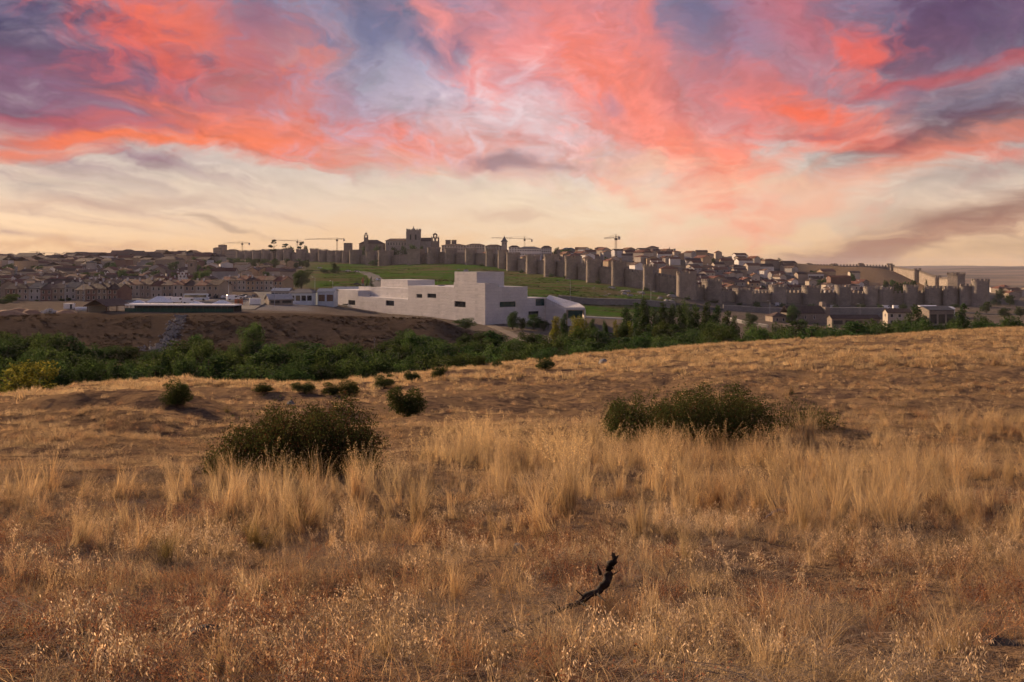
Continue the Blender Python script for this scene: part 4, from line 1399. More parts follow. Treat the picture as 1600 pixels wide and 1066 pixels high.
slab('town_building', 758, 784, 382, 391, 990, 'grey building left of the pointed turret', 'grey', 'brown', 2.0, wins=6, floors=2)
slab('town_building', 795, 812, 383.5, 394, 960, 'white building with brown roof just right of the pointed turret', 'white', 'brown', 2.2, wins=4, floors=2)
slab('school_building', 808, 846, 385, 401, 905, 'long white building with blue grey roof below the thin crane', 'white', 'grey', 2.5, wins=10, floors=2)
slab('school_building', 846, 862, 384, 399, 915, 'tall white wing at the right end of the long white building', 'white', 'brown', 2.2, wins=5, floors=3)
slab('town_building', 876, 901, 387, 396, 985, 'grey hall with low hipped roof among dark trees', 'grey', 'grey', 3.0, wins=5, floors=1)
slab('manor_house', 930, 947.5, 386, 398, 990, 'square dark stone manor standing above the roofs near the tall crane', 'stone', 'brown', 1.5, wins=4, floors=2)
slab('town_building', 949, 1000, 396, 405, 960, 'long stone building below the tall crane', 'stone', 'brown', 3.0, wins=9, floors=1)
slab('palace', 1066, 1131, 395, 407, 985, 'long grey palace with low hipped roof on the right skyline', 'stone', 'brown', 4.0, wins=13, floors=2)
slab('town_building', 1134, 1160, 400.5, 408, 985, 'dark low building beside the conifers on the right skyline', 'grey', 'grey', 2.0, wins=6, floors=1)
# twin stair towers on a roof
for k, (a, b) in enumerate(((696, 704), (705.5, 713))):
    slab('roof_tower', a, b, 375, 383, 1030, ['left', 'right'][k] + ' one of two small square towers right of the bell gable', 'stone', 'brown', .5, cat='tower', sink=10)


def arch_wall(mb, x0, x1, y0, y1, z0, z1, openings):
    """Thin bell wall pierced by round-headed openings (xc, width, zfoot, zspring); all cells share vertices."""
    n = 8
    xs = [x0]
    ops = sorted(openings)
    def quad(a, b, c, d):
        mb.box(a, b, y0, y1, c, d)
    cur = x0
    for xc, w, zf, zs in ops:
        quad(cur, xc - w / 2, z0, z1)
        quad(xc - w / 2, xc + w / 2, z0, zf)
        # head: polygon above the arch
        pts = [(xc - w / 2 * math.cos(math.pi * k / n), zs + w / 2 * math.sin(math.pi * k / n)) for k in range(n + 1)]
        for k in range(n):
            (xa, za), (xb, zb) = pts[k], pts[k + 1]
            mb.add([(xa, y0, za), (xb, y0, zb), (xb, y0, z1), (xa, y0, z1), (xa, y1, za), (xb, y1, zb), (xb, y1, z1), (xa, y1, z1)],
                   [(0, 1, 2, 3), (5, 4, 7, 6), (4, 5, 1, 0), (3, 2, 6, 7), (4, 0, 3, 7), (1, 5, 6, 2)])
        cur = xc + w / 2
    quad(cur, x1, z0, z1)


def bell_shape(mb, x, y, z, r):
    prof = [(.1, .9), (.45, .75), (.55, .35), (.8, .05), (1, -.1)]
    n = 8; vs = []; fs = []
    for rr, zz in prof:
        vs += [(x + r * rr * math.cos(2 * math.pi * k / n), y + r * rr * math.sin(2 * math.pi * k / n), z + r * zz) for k in range(n)]
    for i in range(len(prof) - 1):
        for k in range(n):
            fs.append((i * n + k, i * n + (k + 1) % n, (i + 1) * n + (k + 1) % n, (i + 1) * n + k))
    fs.append(tuple(range(n))); fs.append(tuple(range(len(vs) - 1, len(vs) - n - 1, -1)))
    mb.add(vs, fs)


def bell_gable(u, vb, d, wpx, hpx, label, mat, two=True, lower=0.0, rot=0.0, name='bell_gable'):
    p = P(u, vb, d); s = d / F; w = wpx * s; h = hpx * s
    root = empty(name, p, rot, label, 'bell gable')
    t = w * .22
    mb = MB()
    mb.box(-w / 2, w / 2, -t, t, -8 - lower, h * .38)
    root_base = mb.build('base', mat, root)
    mb = MB()
    if two:
        arch_wall(mb, -w / 2, w / 2, -t * .8, t * .8, h * .38 + .002, h * .66, [(-w * .23, w * .24, h * .42, h * .54), (w * .23, w * .24, h * .42, h * .54)])
    else:
        arch_wall(mb, -w / 2, w / 2, -t * .8, t * .8, h * .38 + .002, h * .66, [(0, w * .42, h * .42, h * .54)])
    mb.build('belfry', mat, root)
    mb = MB()
    arch_wall(mb, -w * .27, w * .27, -t * .7, t * .7, h * .662, h * .88, [(0, w * .24, h * .68, h * .78)])
    for sx_ in (-1, 1):
        mb.box(sx_ * w * .44 - w * .04, sx_ * w * .44 + w * .04, -t * .4, t * .4, h * .662, h * .76, 0, .3)
    mb.build('upper_belfry', mat, root)
    mb = MB()
    mb.add([(-w * .32, -t * .8, h * .882), (w * .32, -t * .8, h * .882), (0, -t * .8, h * .97), (-w * .32, t * .8, h * .882), (w * .32, t * .8, h * .882), (0, t * .8, h * .97)],
           [(0, 1, 2), (5, 4, 3), (0, 3, 4, 1), (1, 4, 5, 2), (2, 5, 3, 0)])
    mb.build('pediment', mat, root)
    mb = MB()
    mb.bar((0, 0, h * .965), (0, 0, h * 1.12), .12); mb.bar((-w * .08, 0, h * 1.06), (w * .08, 0, h * 1.06), .1)
    mb.build('cross', iron, root)
    for bx_, bz, br in ([(-w * .23, h * .47, w * .08), (w * .23, h * .47, w * .08)] if two else [(0, h * .47, w * .12)]) + [(0, h * .72, w * .08)]:
        mb = MB(); bell_shape(mb, bx_, 0, bz, br); mb.build('bell', iron, root)
    return root


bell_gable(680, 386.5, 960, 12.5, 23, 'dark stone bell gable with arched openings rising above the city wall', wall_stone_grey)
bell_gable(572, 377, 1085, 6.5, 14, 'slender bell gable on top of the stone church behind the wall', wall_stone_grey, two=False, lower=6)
bell_gable(285, 441, 500, 12.5, 17, 'white stone bell gable rising behind the terraced roofs on the left', WALLS['white'], rot=.25, lower=4)


def cathedral():
    d = 1075
    p = P(637, 390, d); s = d / F
    root = empty('cathedral', p, 0, 'grey stone cathedral with a tall square battlemented tower on the skyline', 'cathedral')
    def X(u): return (u - 637) * s
    def Z(v): return (390 - v) * s
    mb = MB(); mb.box(X(601), X(636), 8, 34, -14, Z(376)); mb.build('nave', granite, root)
    mb = MB(); mb.hip(X(601), X(636), 8, 34, Z(376) + .01, Z(372) - Z(376), .7); mb.build('nave_roof', ROOFS['brown'], root)
    mb = MB(); mb.box(X(656), X(673), 10, 30, -14, Z(376.5)); mb.build('transept', granite, root)
    mb = MB(); mb.gable(X(656), X(673), 10, 30, Z(376.5), Z(371) - Z(376.5)); mb.build('transept_roof', ROOFS['brown'], root)
    x0, x1 = X(635.6), X(656); zt = Z(361)
    tw = MB(); tw.box(x0, x1, -2, 14, -14, zt); t_ = tw.build('tower', granite, root)
    for k in range(6):
        x = x0 + (x1 - x0) * (k / 5); 
        b = MB(); b.box(x - .55, x + .55, -2.7, -2.003, -10, zt - .6); b.build('buttress', granite, t_)
    for k in (1, 3):
        x = x0 + (x1 - x0) * (k + .5) / 5
        b = MB(); b.box(x - .8, x + .8, -2.06, -1.9, zt * .52, zt * .8); b.build('window', frame_dark, t_)
    ring = densify([(x0, -2), (x1, -2), (x1, 14), (x0, 14)], 1.5)
    cx, cyy = (x0 + x1) / 2, 6
    pts = []
    for i, q in enumerate(ring):
        tt = (ring[(i + 1) % len(ring)] - ring[i - 1]).normalized(); nx, ny = tt.y, -tt.x
        if nx * (q.x - cx) + ny * (q.y - cyy) < 0: nx, ny = -nx, -ny
        pts.append((q.x, q.y, zt + .002, zt + .9, nx, ny))
    b = MB(); crenel(b, pts, .7, 1.7, 1, True); b.build('battlement', granite, t_)
    for cxx, cy2 in ((x0, -2), (x1, -2), (x0, 14), (x1, 14)):
        b = MB(); b.cyl(cxx, cy2, zt + .9, zt + 3.0, .45, .1, 6); b.build('pinnacle', granite, t_)
    b = MB(); b.cyl(cx, 3, zt - .5, zt + 2.6, 1.5, 1.2, 8); b.cyl(cx, 3, zt + 2.605, Z(353), 1.2, .08, 8); b.build('turret', granite, t_)
    for k in range(7):
        x = X(603) + (X(634) - X(603)) * (k + .5) / 7
        win_part(root, x, 8, Z(381), 1.4, 3.0)


cathedral()


def turret_spire():
    d = 985; p = P(788, 388, d); s = d / F
    root = empty('church_turret', p, 0, 'square turret with dark pointed roof on the skyline above the wall', 'turret')
    w = 10 * s
    mb = MB(); mb.box(-w / 2 * .85, w / 2 * .85, -w / 2 * .85, w / 2 * .85, -12, 10 * s); mb.build('shaft', granite, root)
    mb = MB(); mb.box(-w / 2, w / 2, -w / 2, w / 2, 10 * s + .003, 10 * s + .35); mb.build('cornice', granite, root)
    mb = MB(); mb.cyl(0, 0, 10 * s + .352, 14 * s, w * .58, w * .28, 8); mb.cyl(0, 0, 14 * s + .002, 19 * s, w * .28, .1, 8); mb.build('spire', ROOFS['grey'], root)
    mb = MB(); mb.bar((0, 0, 18.6 * s), (0, 0, 22 * s), .12); mb.build('finial', iron, root)
    for sx_ in (-1, 1):
        win_part(root, sx_ * w * .2, -w / 2 * .85, 7 * s, 1.0, 2.2)


turret_spire()


def lantern_church():
    d = 975; s = d / F; p = P(1035, 407, d)
    root = empty('lantern_church', p, 0, 'long stone church with square lantern tower and brown roof on the skyline', 'church')
    X = lambda u: (u - 1035) * s
    Z = lambda v: (407 - v) * s
    mb = MB(); mb.box(X(1014), X(1056), 6, 20, -12, Z(394)); mb.build('nave', WALLS['stone'], root)
    mb = MB(); mb.gable(X(1014), X(1056), 6, 20, Z(394), Z(389.5) - Z(394)); mb.build('nave_roof', ROOFS['brown'], root)
    mb = MB(); mb.box(X(1005), X(1037), -4, 5.98, -12, Z(399)); mb.build('aisle', WALLS['stone'], root)
    mb = MB(); mb.hip(X(1005), X(1037), -4, 5.5, Z(399) + .01, 3.2, .5); mb.build('aisle_roof', ROOFS['brown'], root)
    lt = MB(); lt.box(X(1013), X(1030.5), 4, 15, Z(394) - 2, Z(387)); l_ = lt.build('lantern', WALLS['cream'], root)
    mb = MB(); mb.hip(X(1013), X(1030.5), 4, 15, Z(387) + .01, Z(384) - Z(387), .15); mb.build('lantern_roof', ROOFS['brown'], l_)
    for k in range(3):
        win_part(l_, X(1013) + (X(1030.5) - X(1013)) * (k + .5) / 3, 4, Z(389.8), 1.1, 1.8)
    mb = MB(); mb.cyl(X(1049.5), 13, Z(390) - .5, Z(385), .9, .1, 6); mb.build('pinnacle', granite, root)
    mb = MB(); mb.box(X(1054.5), X(1057.5), 7, 19, -12, Z(388.5)); mb.build('end_gable', granite, root)


lantern_church()


def crane(u, vt, vb, d, uj0, vj0, uj1, vj1, label, thick=1.0, cat='crane'):
    """Tower crane: mast, long jib to (uj0, vj0), counter jib to (uj1, vj1)."""
    p = P(u, vb, d); s = d / F
    root = empty('tower_crane', p, 0, label, cat, None)
    H = (vb - vt) * s
    zj = (vb - (vj0 + vj1) / 2) * s
    t = thick
    def lattice(a, b, w, bays, m):
        a = Vector(a); b = Vector(b); ax = (b - a).normalized()
        e1 = ax.cross(Vector((0, 1, 0)))
        if e1.length < .1: e1 = ax.cross(Vector((1, 0, 0)))
        e1.normalize(); e2 = ax.cross(e1)
        cs = [(e1 * i + e2 * j) * w / 2 for i, j in ((1, 1), (1, -1), (-1, -1), (-1, 1))]
        for c in cs: m.tube([a + c, b + c], .10 * t, 4)
        for k in range(bays):
            q0 = a.lerp(b, k / bays); q1 = a.lerp(b, (k + 1) / bays)
            for i in range(4):
                m.tube([q0 + cs[i], q1 + cs[(i + 1) % 4]], .06 * t, 3)
    m = MB(); lattice((0, 0, -18), (0, 0, zj), 1.3 * t, max(6, int((zj + 18) / 2.5)), m); m.build('mast', iron, root)
    m = MB(); lattice((0, 0, zj + .6), ((uj0 - u) * s, 0, (vb - vj0) * s + .6), 1.0 * t, max(8, int(abs(uj0 - u) * s / 2.5)), m); m.build('jib', iron, root)
    m = MB(); lattice((0, 0, zj + .6), ((uj1 - u) * s, 0, (vb - vj1) * s + .6), 1.3 * t, 4, m); m.build('counter_jib', iron, root)
    xw = (uj1 - u) * s
    m = MB(); m.box(xw - .9 * t, xw + .9 * t, -.6, .6, (vb - vj1) * s - 2.4, (vb - vj1) * s + .9); m.build('counterweight', concrete, root)
    m = MB(); m.box(-1.2 * t, 1.2 * t, -1.4, 1.2, zj - 2.2, zj - .1); m.build('cab', iron, root)
    m = MB(); m.tube([(0, 0, zj + .5), (0, 0, H)], [.5 * t, .12 * t], 4); m.build('tower_head', iron, root)
    m = MB()
    m.tube([(0, 0, H), ((uj0 - u) * s * .65, 0, zj + ((vb - vj0) * s - zj) * .65 + 1.2)], .09 * t, 3)
    m.build('tie_rod', iron, root)
    m = MB(); m.tube([(0, 0, H), (xw * .9, 0, (vb - vj1) * s + 1.0)], .09 * t, 3)
    m.build('tie_rod', iron, root)


crane(378.6, 377, 394, 1330, 349, 380.4, 389.5, 380.6, 'thin tower crane above the apartment blocks, left end of the wall')
crane(464.7, 374, 391, 1330, 428, 376, 474, 378.5, 'tower crane behind the cedar trees above the wall')
crane(526.7, 371.5, 390, 1200, 475, 374.5, 537.5, 374.2, 'tower crane with very long jib left of the stone church')
crane(819.7, 369, 390, 1080, 768, 372.4, 831, 375, 'thin tower crane right of the pointed turret')
crane(962.4, 366, 398, 900, 944, 373.2, 967.5, 371, 'tallest dark tower crane standing above the old town roofs', 1.25)
for k, (u, vt, uj) in enumerate([(58, 392.5, 46), (69, 394, 80), (86, 394.5, 76), (93, 395.5, 102), (104, 393.5, 118)]):
    crane(u, vt, 406, 1900, uj, vt + 1.6, u + (u - uj) * .3, vt + 1.6, ['leftmost', 'second', 'third', 'fourth', 'fifth'][k] + ' of five small distant cranes on the far left skyline', .9)
crane(184, 398, 405, 1800, 191, 398.5, 181, 399.6, 'lone small crane midway along the left skyline', .9)
crane(235, 394, 402, 1500, 207, 397, 243, 399, 'small crane left of the large hipped roof on the skyline', .9)

# masts and aerials
for k, (u, vt, vb, d, lab) in enumerate([(143.5, 394, 408, 1500, 'thin radio mast on the far left skyline'), (270.3, 388.5, 396, 1265, 'short aerial on the large hipped roof')]):
    p = P(u, vb, d)
    m = MB(); H = (vb - vt) / F * d
    m.tube([(0, 0, -6), (0, 0, H)], [.35, .12], 5)
    for q in (.7, .85, .95): m.tube([(-.8, 0, H * q), (.8, 0, H * q)], .08, 4)
    tag(m.build('radio_mast', iron, None, p), lab, 'mast')

# ------------------------------------------------------------------ trees and bushes
def crown_mesh(name, seed, kind, nleaf, leaf, mats, lob=14):
    """Crown of leaf-sized faces on overlapping lobes inside a unit-high envelope (z 0..1)."""
    g = np.random.default_rng(seed)
    L = []
    if kind == 'round':
        for _ in range(lob):
            a = g.uniform(0, 6.28); z = g.uniform(.16, .84); rr = .40 * math.sqrt(max(.05, 1 - ((z - .48) / .55) ** 2)) * g.uniform(.35, .95)
            L.append((rr * math.cos(a), rr * math.sin(a), z, g.uniform(.11, .20)))
        L.append((0, 0, .48, .30)); L.append((0, 0, .68, .22)); L.append((.05, .02, .3, .26))
    elif kind == 'poplar':
        for k in range(lob + 6):
            z = k / (lob + 5) * .84 + .08; a = g.uniform(0, 6.28); rr = g.uniform(0, .055)
            L.append((rr * math.cos(a), rr * math.sin(a), z, .115 * (1 - abs(z - .42) * .95) * g.uniform(.8, 1.25)))
    elif kind == 'conifer':
        for k in range(lob + 10):
            z = k / (lob + 9) * .9 + .05; a = g.uniform(0, 6.28); rr = (1 - z) * .22
            L.append((rr * math.cos(a), rr * math.sin(a), z, .05 + (1 - z) * .10))
    elif kind == 'pine':
        for _ in range(lob):
            a = g.uniform(0, 6.28); rr = g.uniform(0, .34); z = g.choice([.5, .66, .82, .93]) + g.uniform(-.03, .03)
            L.append((rr * math.cos(a) * (1.25 - z * .7), rr * math.sin(a) * (1.25 - z * .7), z, g.uniform(.07, .13)))
    elif kind == 'bush':
        for _ in range(lob):
            a = g.uniform(0, 6.28); z = g.uniform(.12, .80); rr = .48 * math.sqrt(max(.05, 1 - ((z - .35) / .65) ** 2)) * g.uniform(.3, .92)
            L.append((rr * math.cos(a), rr * math.sin(a), z, g.uniform(.10, .22)))
        L.append((0, 0, .36, .36)); L.append((.2, .05, .32, .26)); L.append((-.2, -.06, .3, .27)); L.append((.02, .2, .3, .26)); L.append((0, -.2, .34, .26))
    L = np.array(L)
    w = L[:, 3] ** 2; w /= w.sum()
    idx = g.choice(len(L), nleaf, p=w)
    c = L[idx]
    d = g.normal(size=(nleaf, 3)); d /= np.linalg.norm(d, axis=1)[:, None]
    r = c[:, 3] * (g.uniform(.35, 1.12, nleaf) ** .6)
    pos = c[:, :3] + d * r[:, None] * (np.array([1, 1, .45]) if kind == 'pine' else np.array([1, 1, .92]))
    pos[:, 2] = np.maximum(pos[:, 2], .01)
    nrm = d + g.normal(size=(nleaf, 3)) * .75; nrm /= np.linalg.norm(nrm, axis=1)[:, None]
    t = np.cross(nrm, g.normal(size=(nleaf, 3))); t /= np.linalg.norm(t, axis=1)[:, None]
    b = np.cross(nrm, t)
    s = leaf * g.uniform(.55, 1.3, nleaf)[:, None]
    V = np.stack([pos - t * s, pos + b * s * .55, pos + t * s, pos - b * s * .55], 1)
    mi = (g.random(nleaf) < .12).astype(int) if len(mats) > 1 else None
    return quads(name, V, None, 4, mats, mi)


def trunk_mesh(name, seed, kind, mat=bark):
    g = random.Random(seed)
    mb = MB()
    top = {'round': .62, 'poplar': .9, 'conifer': .95, 'pine': .95, 'bush': .4}[kind]
    r0 = {'round': .035, 'poplar': .02, 'conifer': .022, 'pine': .028, 'bush': .03}[kind]
    pts = [(0, 0, -.06)]
    x = y = 0
    for k in range(1, 6):
        x += g.uniform(-.015, .015); y += g.uniform(-.015, .015); pts.append((x, y, top * k / 5))
    mb.tube(pts, [r0 * 1.3] + [r0 * (1 - .8 * k / 5) for k in range(1, 6)], 7)
    nb = {'round': 7, 'poplar': 4, 'conifer': 5, 'pine': 8, 'bush': 8}[kind]
    for k in range(nb):
        a = g.uniform(0, 6.28); z = top * g.uniform(.3, .95); l = g.uniform(.12, .28) * (1 if kind in ('round', 'pine', 'bush') else .3)
        p0 = Vector((0, 0, z)); p1 = p0 + Vector((math.cos(a) * l * .6, math.sin(a) * l * .6, l * .35)); p2 = p0 + Vector((math.cos(a) * l, math.sin(a) * l, l * (.8 if kind != 'pine' else .45)))
        mb.tube([p0, p1, p2], [r0 * .5, r0 * .32, r0 * .12], 5)
    me = bpy.data.meshes.new(name); me.from_pydata(mb.v, [], mb.f); me.materials.append(mat); me.update()
    return me


PROTO = {}
def proto(key, kind, nleaf, leaf, mats, n, lob=14):
    PROTO[key] = [(crown_mesh('crown', hash_(key) + i, kind, nleaf, leaf, mats, lob), trunk_mesh('trunk', hash_(key) + i, kind)) for i in range(n)]


def hash_(s_):
    return sum(ord(c) * (i + 3) for i, c in enumerate(s_)) % 9973


proto('round', 'round', 5200, .022, [L_DARK, L_MID], 5, 18)
proto('roundmid', 'round', 4600, .023, [L_MID, L_DARK], 3, 16)
proto('yellow', 'round', 5200, .021, [L_YEL, L_MID], 2, 18)
proto('poplar', 'poplar', 3800, .016, [L_DARK, L_MID], 3)
proto('poplaryel', 'poplar', 3000, .016, [L_YEL, L_MID], 1)
proto('conifer', 'conifer', 2600, .018, [L_CON], 2)
proto('pine', 'pine', 2600, .022, [L_CON, L_DARK], 2, 20)
proto('farround', 'round', 1100, .045, [L_DARK, L_MID], 3, 12)
proto('bush', 'bush', 7500, .022, [L_BUSH, L_DARK], 4, 18)
proto('bushfar', 'bush', 2200, .032, [L_DARK, L_MID], 3, 14)
BUSY = {}


def tree(key, loc, h, wf=1.0, label=None, cat='tree', group=None, name=None):
    i = BUSY.get(key, 0); BUSY[key] = i + 1
    cm, tm = PROTO[key][i % len(PROTO[key])]
    o = empty(name or ('shrub' if 'bush' in key else 'tree'), loc, rnd.uniform(0, 6.28), label, cat, group)
    o.scale = (h * wf, h * wf, h)
    link('crown', cm, o); link('trunk', tm, o)
    return o


def T(key, u, vt, vb, d, wpx, label, cat='tree', group=None, name=None):
    """Tree whose top and foot rows, distance and width are read off the photograph."""
    p = at(u, d)
    zt = P(u, vt, d).z
    h = max(1.0, zt - p.z)
    base_w = {'round': .86, 'roundmid': .86, 'yellow': .86, 'poplar': .30, 'poplaryel': .30, 'conifer': .42, 'pine': .75, 'farround': .86, 'bush': .98, 'bushfar': .98}[key]
    w = wpx / F * d
    return tree(key, p, h, w / (h * base_w), label, cat, group, name)


LMK = [(40, 'far left'), (140, 'under the left earth bank'), (235, 'in front of the rubble gully'), (300, 'beside the rubble gully'), (400, 'below the lone poplar on the bank'), (500, 'under the middle of the earth bank'),
       (585, 'below the convention centre, left part'), (660, 'below the end of the earth bank'), (740, 'below the corner of the convention centre'), (830, 'below the entrance wing'), (930, 'in front of the green lawn'),
       (1040, 'in front of the poplars'), (1140, 'right of the poplars'), (1250, 'in front of the shadowed church'), (1350, 'right of the shadowed church'), (1450, 'below the farm sheds'), (1560, 'right edge')]
def near_mark(u): return min(LMK, key=lambda q: abs(q[0] - u))[1]


# riverside belt: three staggered rows, heights follow the outline in the photograph
top_row = lambda u: -5.0 * (u < 820) + np.interp(u, [-30, 40, 110, 180, 230, 270, 330, 360, 420, 480, 540, 600, 650, 700, 760, 820, 880, 950, 1030, 1110, 1180, 1260, 1340, 1420, 1480, 1540, 1620],
                              [530, 525, 532, 544, 550, 534, 526, 543, 538, 539, 536, 538, 525, 530, 524, 522, 512, 508, 502, 502, 504, 502, 497, 497, 499, 492, 488])
def belt(u0, u1, step, dfun, dv, words, keys, hjit=10):
    u = u0
    while u < u1:
        uu = u + rnd.uniform(-.3, .3) * step
        d = dfun(uu) * rnd.uniform(.95, 1.05)
        vt = top_row(uu) + dv + rnd.uniform(-hjit * .5, hjit) - (rnd.uniform(4, 11) if rnd.random() < .22 else 0)
        key = rnd.choice(keys)
        size = rnd.uniform(.75, 1.45)
        wpx = step * 1.7 * size
        T(key, uu, vt, 0, d, wpx, f'{"broad" if size > 1.1 else "narrow" if size < .95 else "rounded"} {words} riverside tree {near_mark(uu)}', 'tree', 'trees of the riverside belt', 'riverside_tree')
        u += step * rnd.uniform(.8, 1.2)


K_ = ['round', 'round', 'roundmid', 'roundmid', 'yellow'] if False else ['round', 'round', 'roundmid', 'round', 'roundmid', 'round', 'roundmid', 'poplar']
belt(-30, 1650, 27, lambda u: np.interp(u, [0, 400, 700, 800, 1000, 1300, 1600], [185, 190, 190, 205, 225, 250, 270]), 0, 'back row', K_)
belt(-30, 1500, 30, lambda u: np.interp(u, [0, 400, 700, 800, 1000, 1300, 1600], [150, 155, 158, 168, 190, 215, 235]), 10, 'middle row', K_)
belt(-30, 1250, 34, lambda u: np.interp(u, [0, 400, 700, 800, 1000, 1250], [112, 122, 132, 145, 165, 190]), 24, 'front row', K_ + ['bushfar'], 8)
belt(632, 800, 24, lambda u: 222 + (u - 632) * .12, 0, 'bank foot', K_)
belt(1120, 1480, 26, lambda u: 205 + (u - 1120) * .06, 2, 'hedge row', K_ + ['bushfar'])
belt(1130, 1640, 30, lambda u: 178 + (u - 1120) * .03, 12, 'field edge', K_ + ['bushfar'])
T('yellow', 34, 553, 615, 82, 116, 'bright yellow green tree at the left edge of the field')
T('roundmid', 5, 512, 545, 200, 40, 'pale green tree at the left picture edge under the earth bank')
T('round', 292, 521, 560, 172, 80, 'large round dark tree in front of the rubble gully', name='broad_tree')
T('roundmid', 396, 501, 548, 215, 46, 'lone green tree rising in front of the earth bank')
T('roundmid', 462, 538, 560, 165, 34, 'olive green tree right of the lone tree on the bank')
T('round', 590, 541, 600, 120, 86, 'broad grey green tree in front of the belt above the small round bushes', name='broad_tree')
T('round', 727, 496, 524, 292, 34, 'round dark pine by the corner of the convention centre', name='round_pine')
for u, vt, w, lab in ((801, 485, 26, 'left'), (815, 495, 16, 'second'), (834, 488, 30, 'third'), (849, 496, 18, 'right')):
    T('round', u, vt, 518, 305, w, f'{lab} one of four small dark trees in front of the convention centre', name='ornamental_tree')
pops = [(868, 492, 240, 22, 'poplaryel'), (882, 488, 262, 16, 'poplar'), (905, 487, 232, 36, 'yellow'), (925, 497, 262, 16, 'poplar'), (946, 499, 250, 14, 'poplar'), (962, 498, 228, 14, 'poplaryel'), (978, 478, 262, 26, 'poplar'), (996, 470, 275, 22, 'poplar'),
        (1008, 461, 268, 26, 'poplar'), (1022, 478, 255, 22, 'poplar'), (1035, 470, 270, 22, 'poplar'), (1049, 472, 262, 22, 'poplar'), (1062, 474, 250, 22, 'poplar'), (1073, 462, 270, 30, 'roundmid'), (1088, 476, 248, 24, 'poplar'),
        (1103, 468, 258, 26, 'poplar'), (1120, 474, 255, 26, 'poplar'), (1135, 482, 250, 24, 'poplar'), (1148, 490, 245, 20, 'poplar'), (985, 500, 225, 14, 'poplaryel'), (1018, 503, 222, 18, 'roundmid')]
for k, (u, vt, d, w, key) in enumerate(pops):
    word = {'poplar': 'dark columnar poplar', 'poplaryel': 'slim yellowish poplar', 'yellow': 'broad golden green tree', 'roundmid': 'rounded mid green tree'}[key]
    T(key, u, vt, 520, d, w, f'{word}, number {k + 1} counting from the entrance wing' if False else f'{word} {["just right of the entrance wing", "before the green lawn", "left of the tallest poplar", "beside the tallest poplar", "below the round corner tower", "at the right end of the grove"][min(5, int((u - 860) / 50))]}, {"in front" if d < 245 else "behind"}',
      'tree', 'poplar grove beside the convention centre', 'poplar_tree')
T('poplar', 1433, 473, 520, 260, 34, 'tall dark poplar beside the white windowed house', name='poplar_tree')
T('roundmid', 1421, 484, 520, 262, 22, 'green tree just left of the tall dark poplar')
T('poplar', 1502, 470, 518, 255, 28, 'tall green poplar in front of the grey farm shed', name='poplar_tree')
T('round', 1538, 486, 512, 215, 36, 'brownish round tree near the right end of the belt')
T('round', 1580, 490, 508, 230, 60, 'low dark tree at the right picture edge')
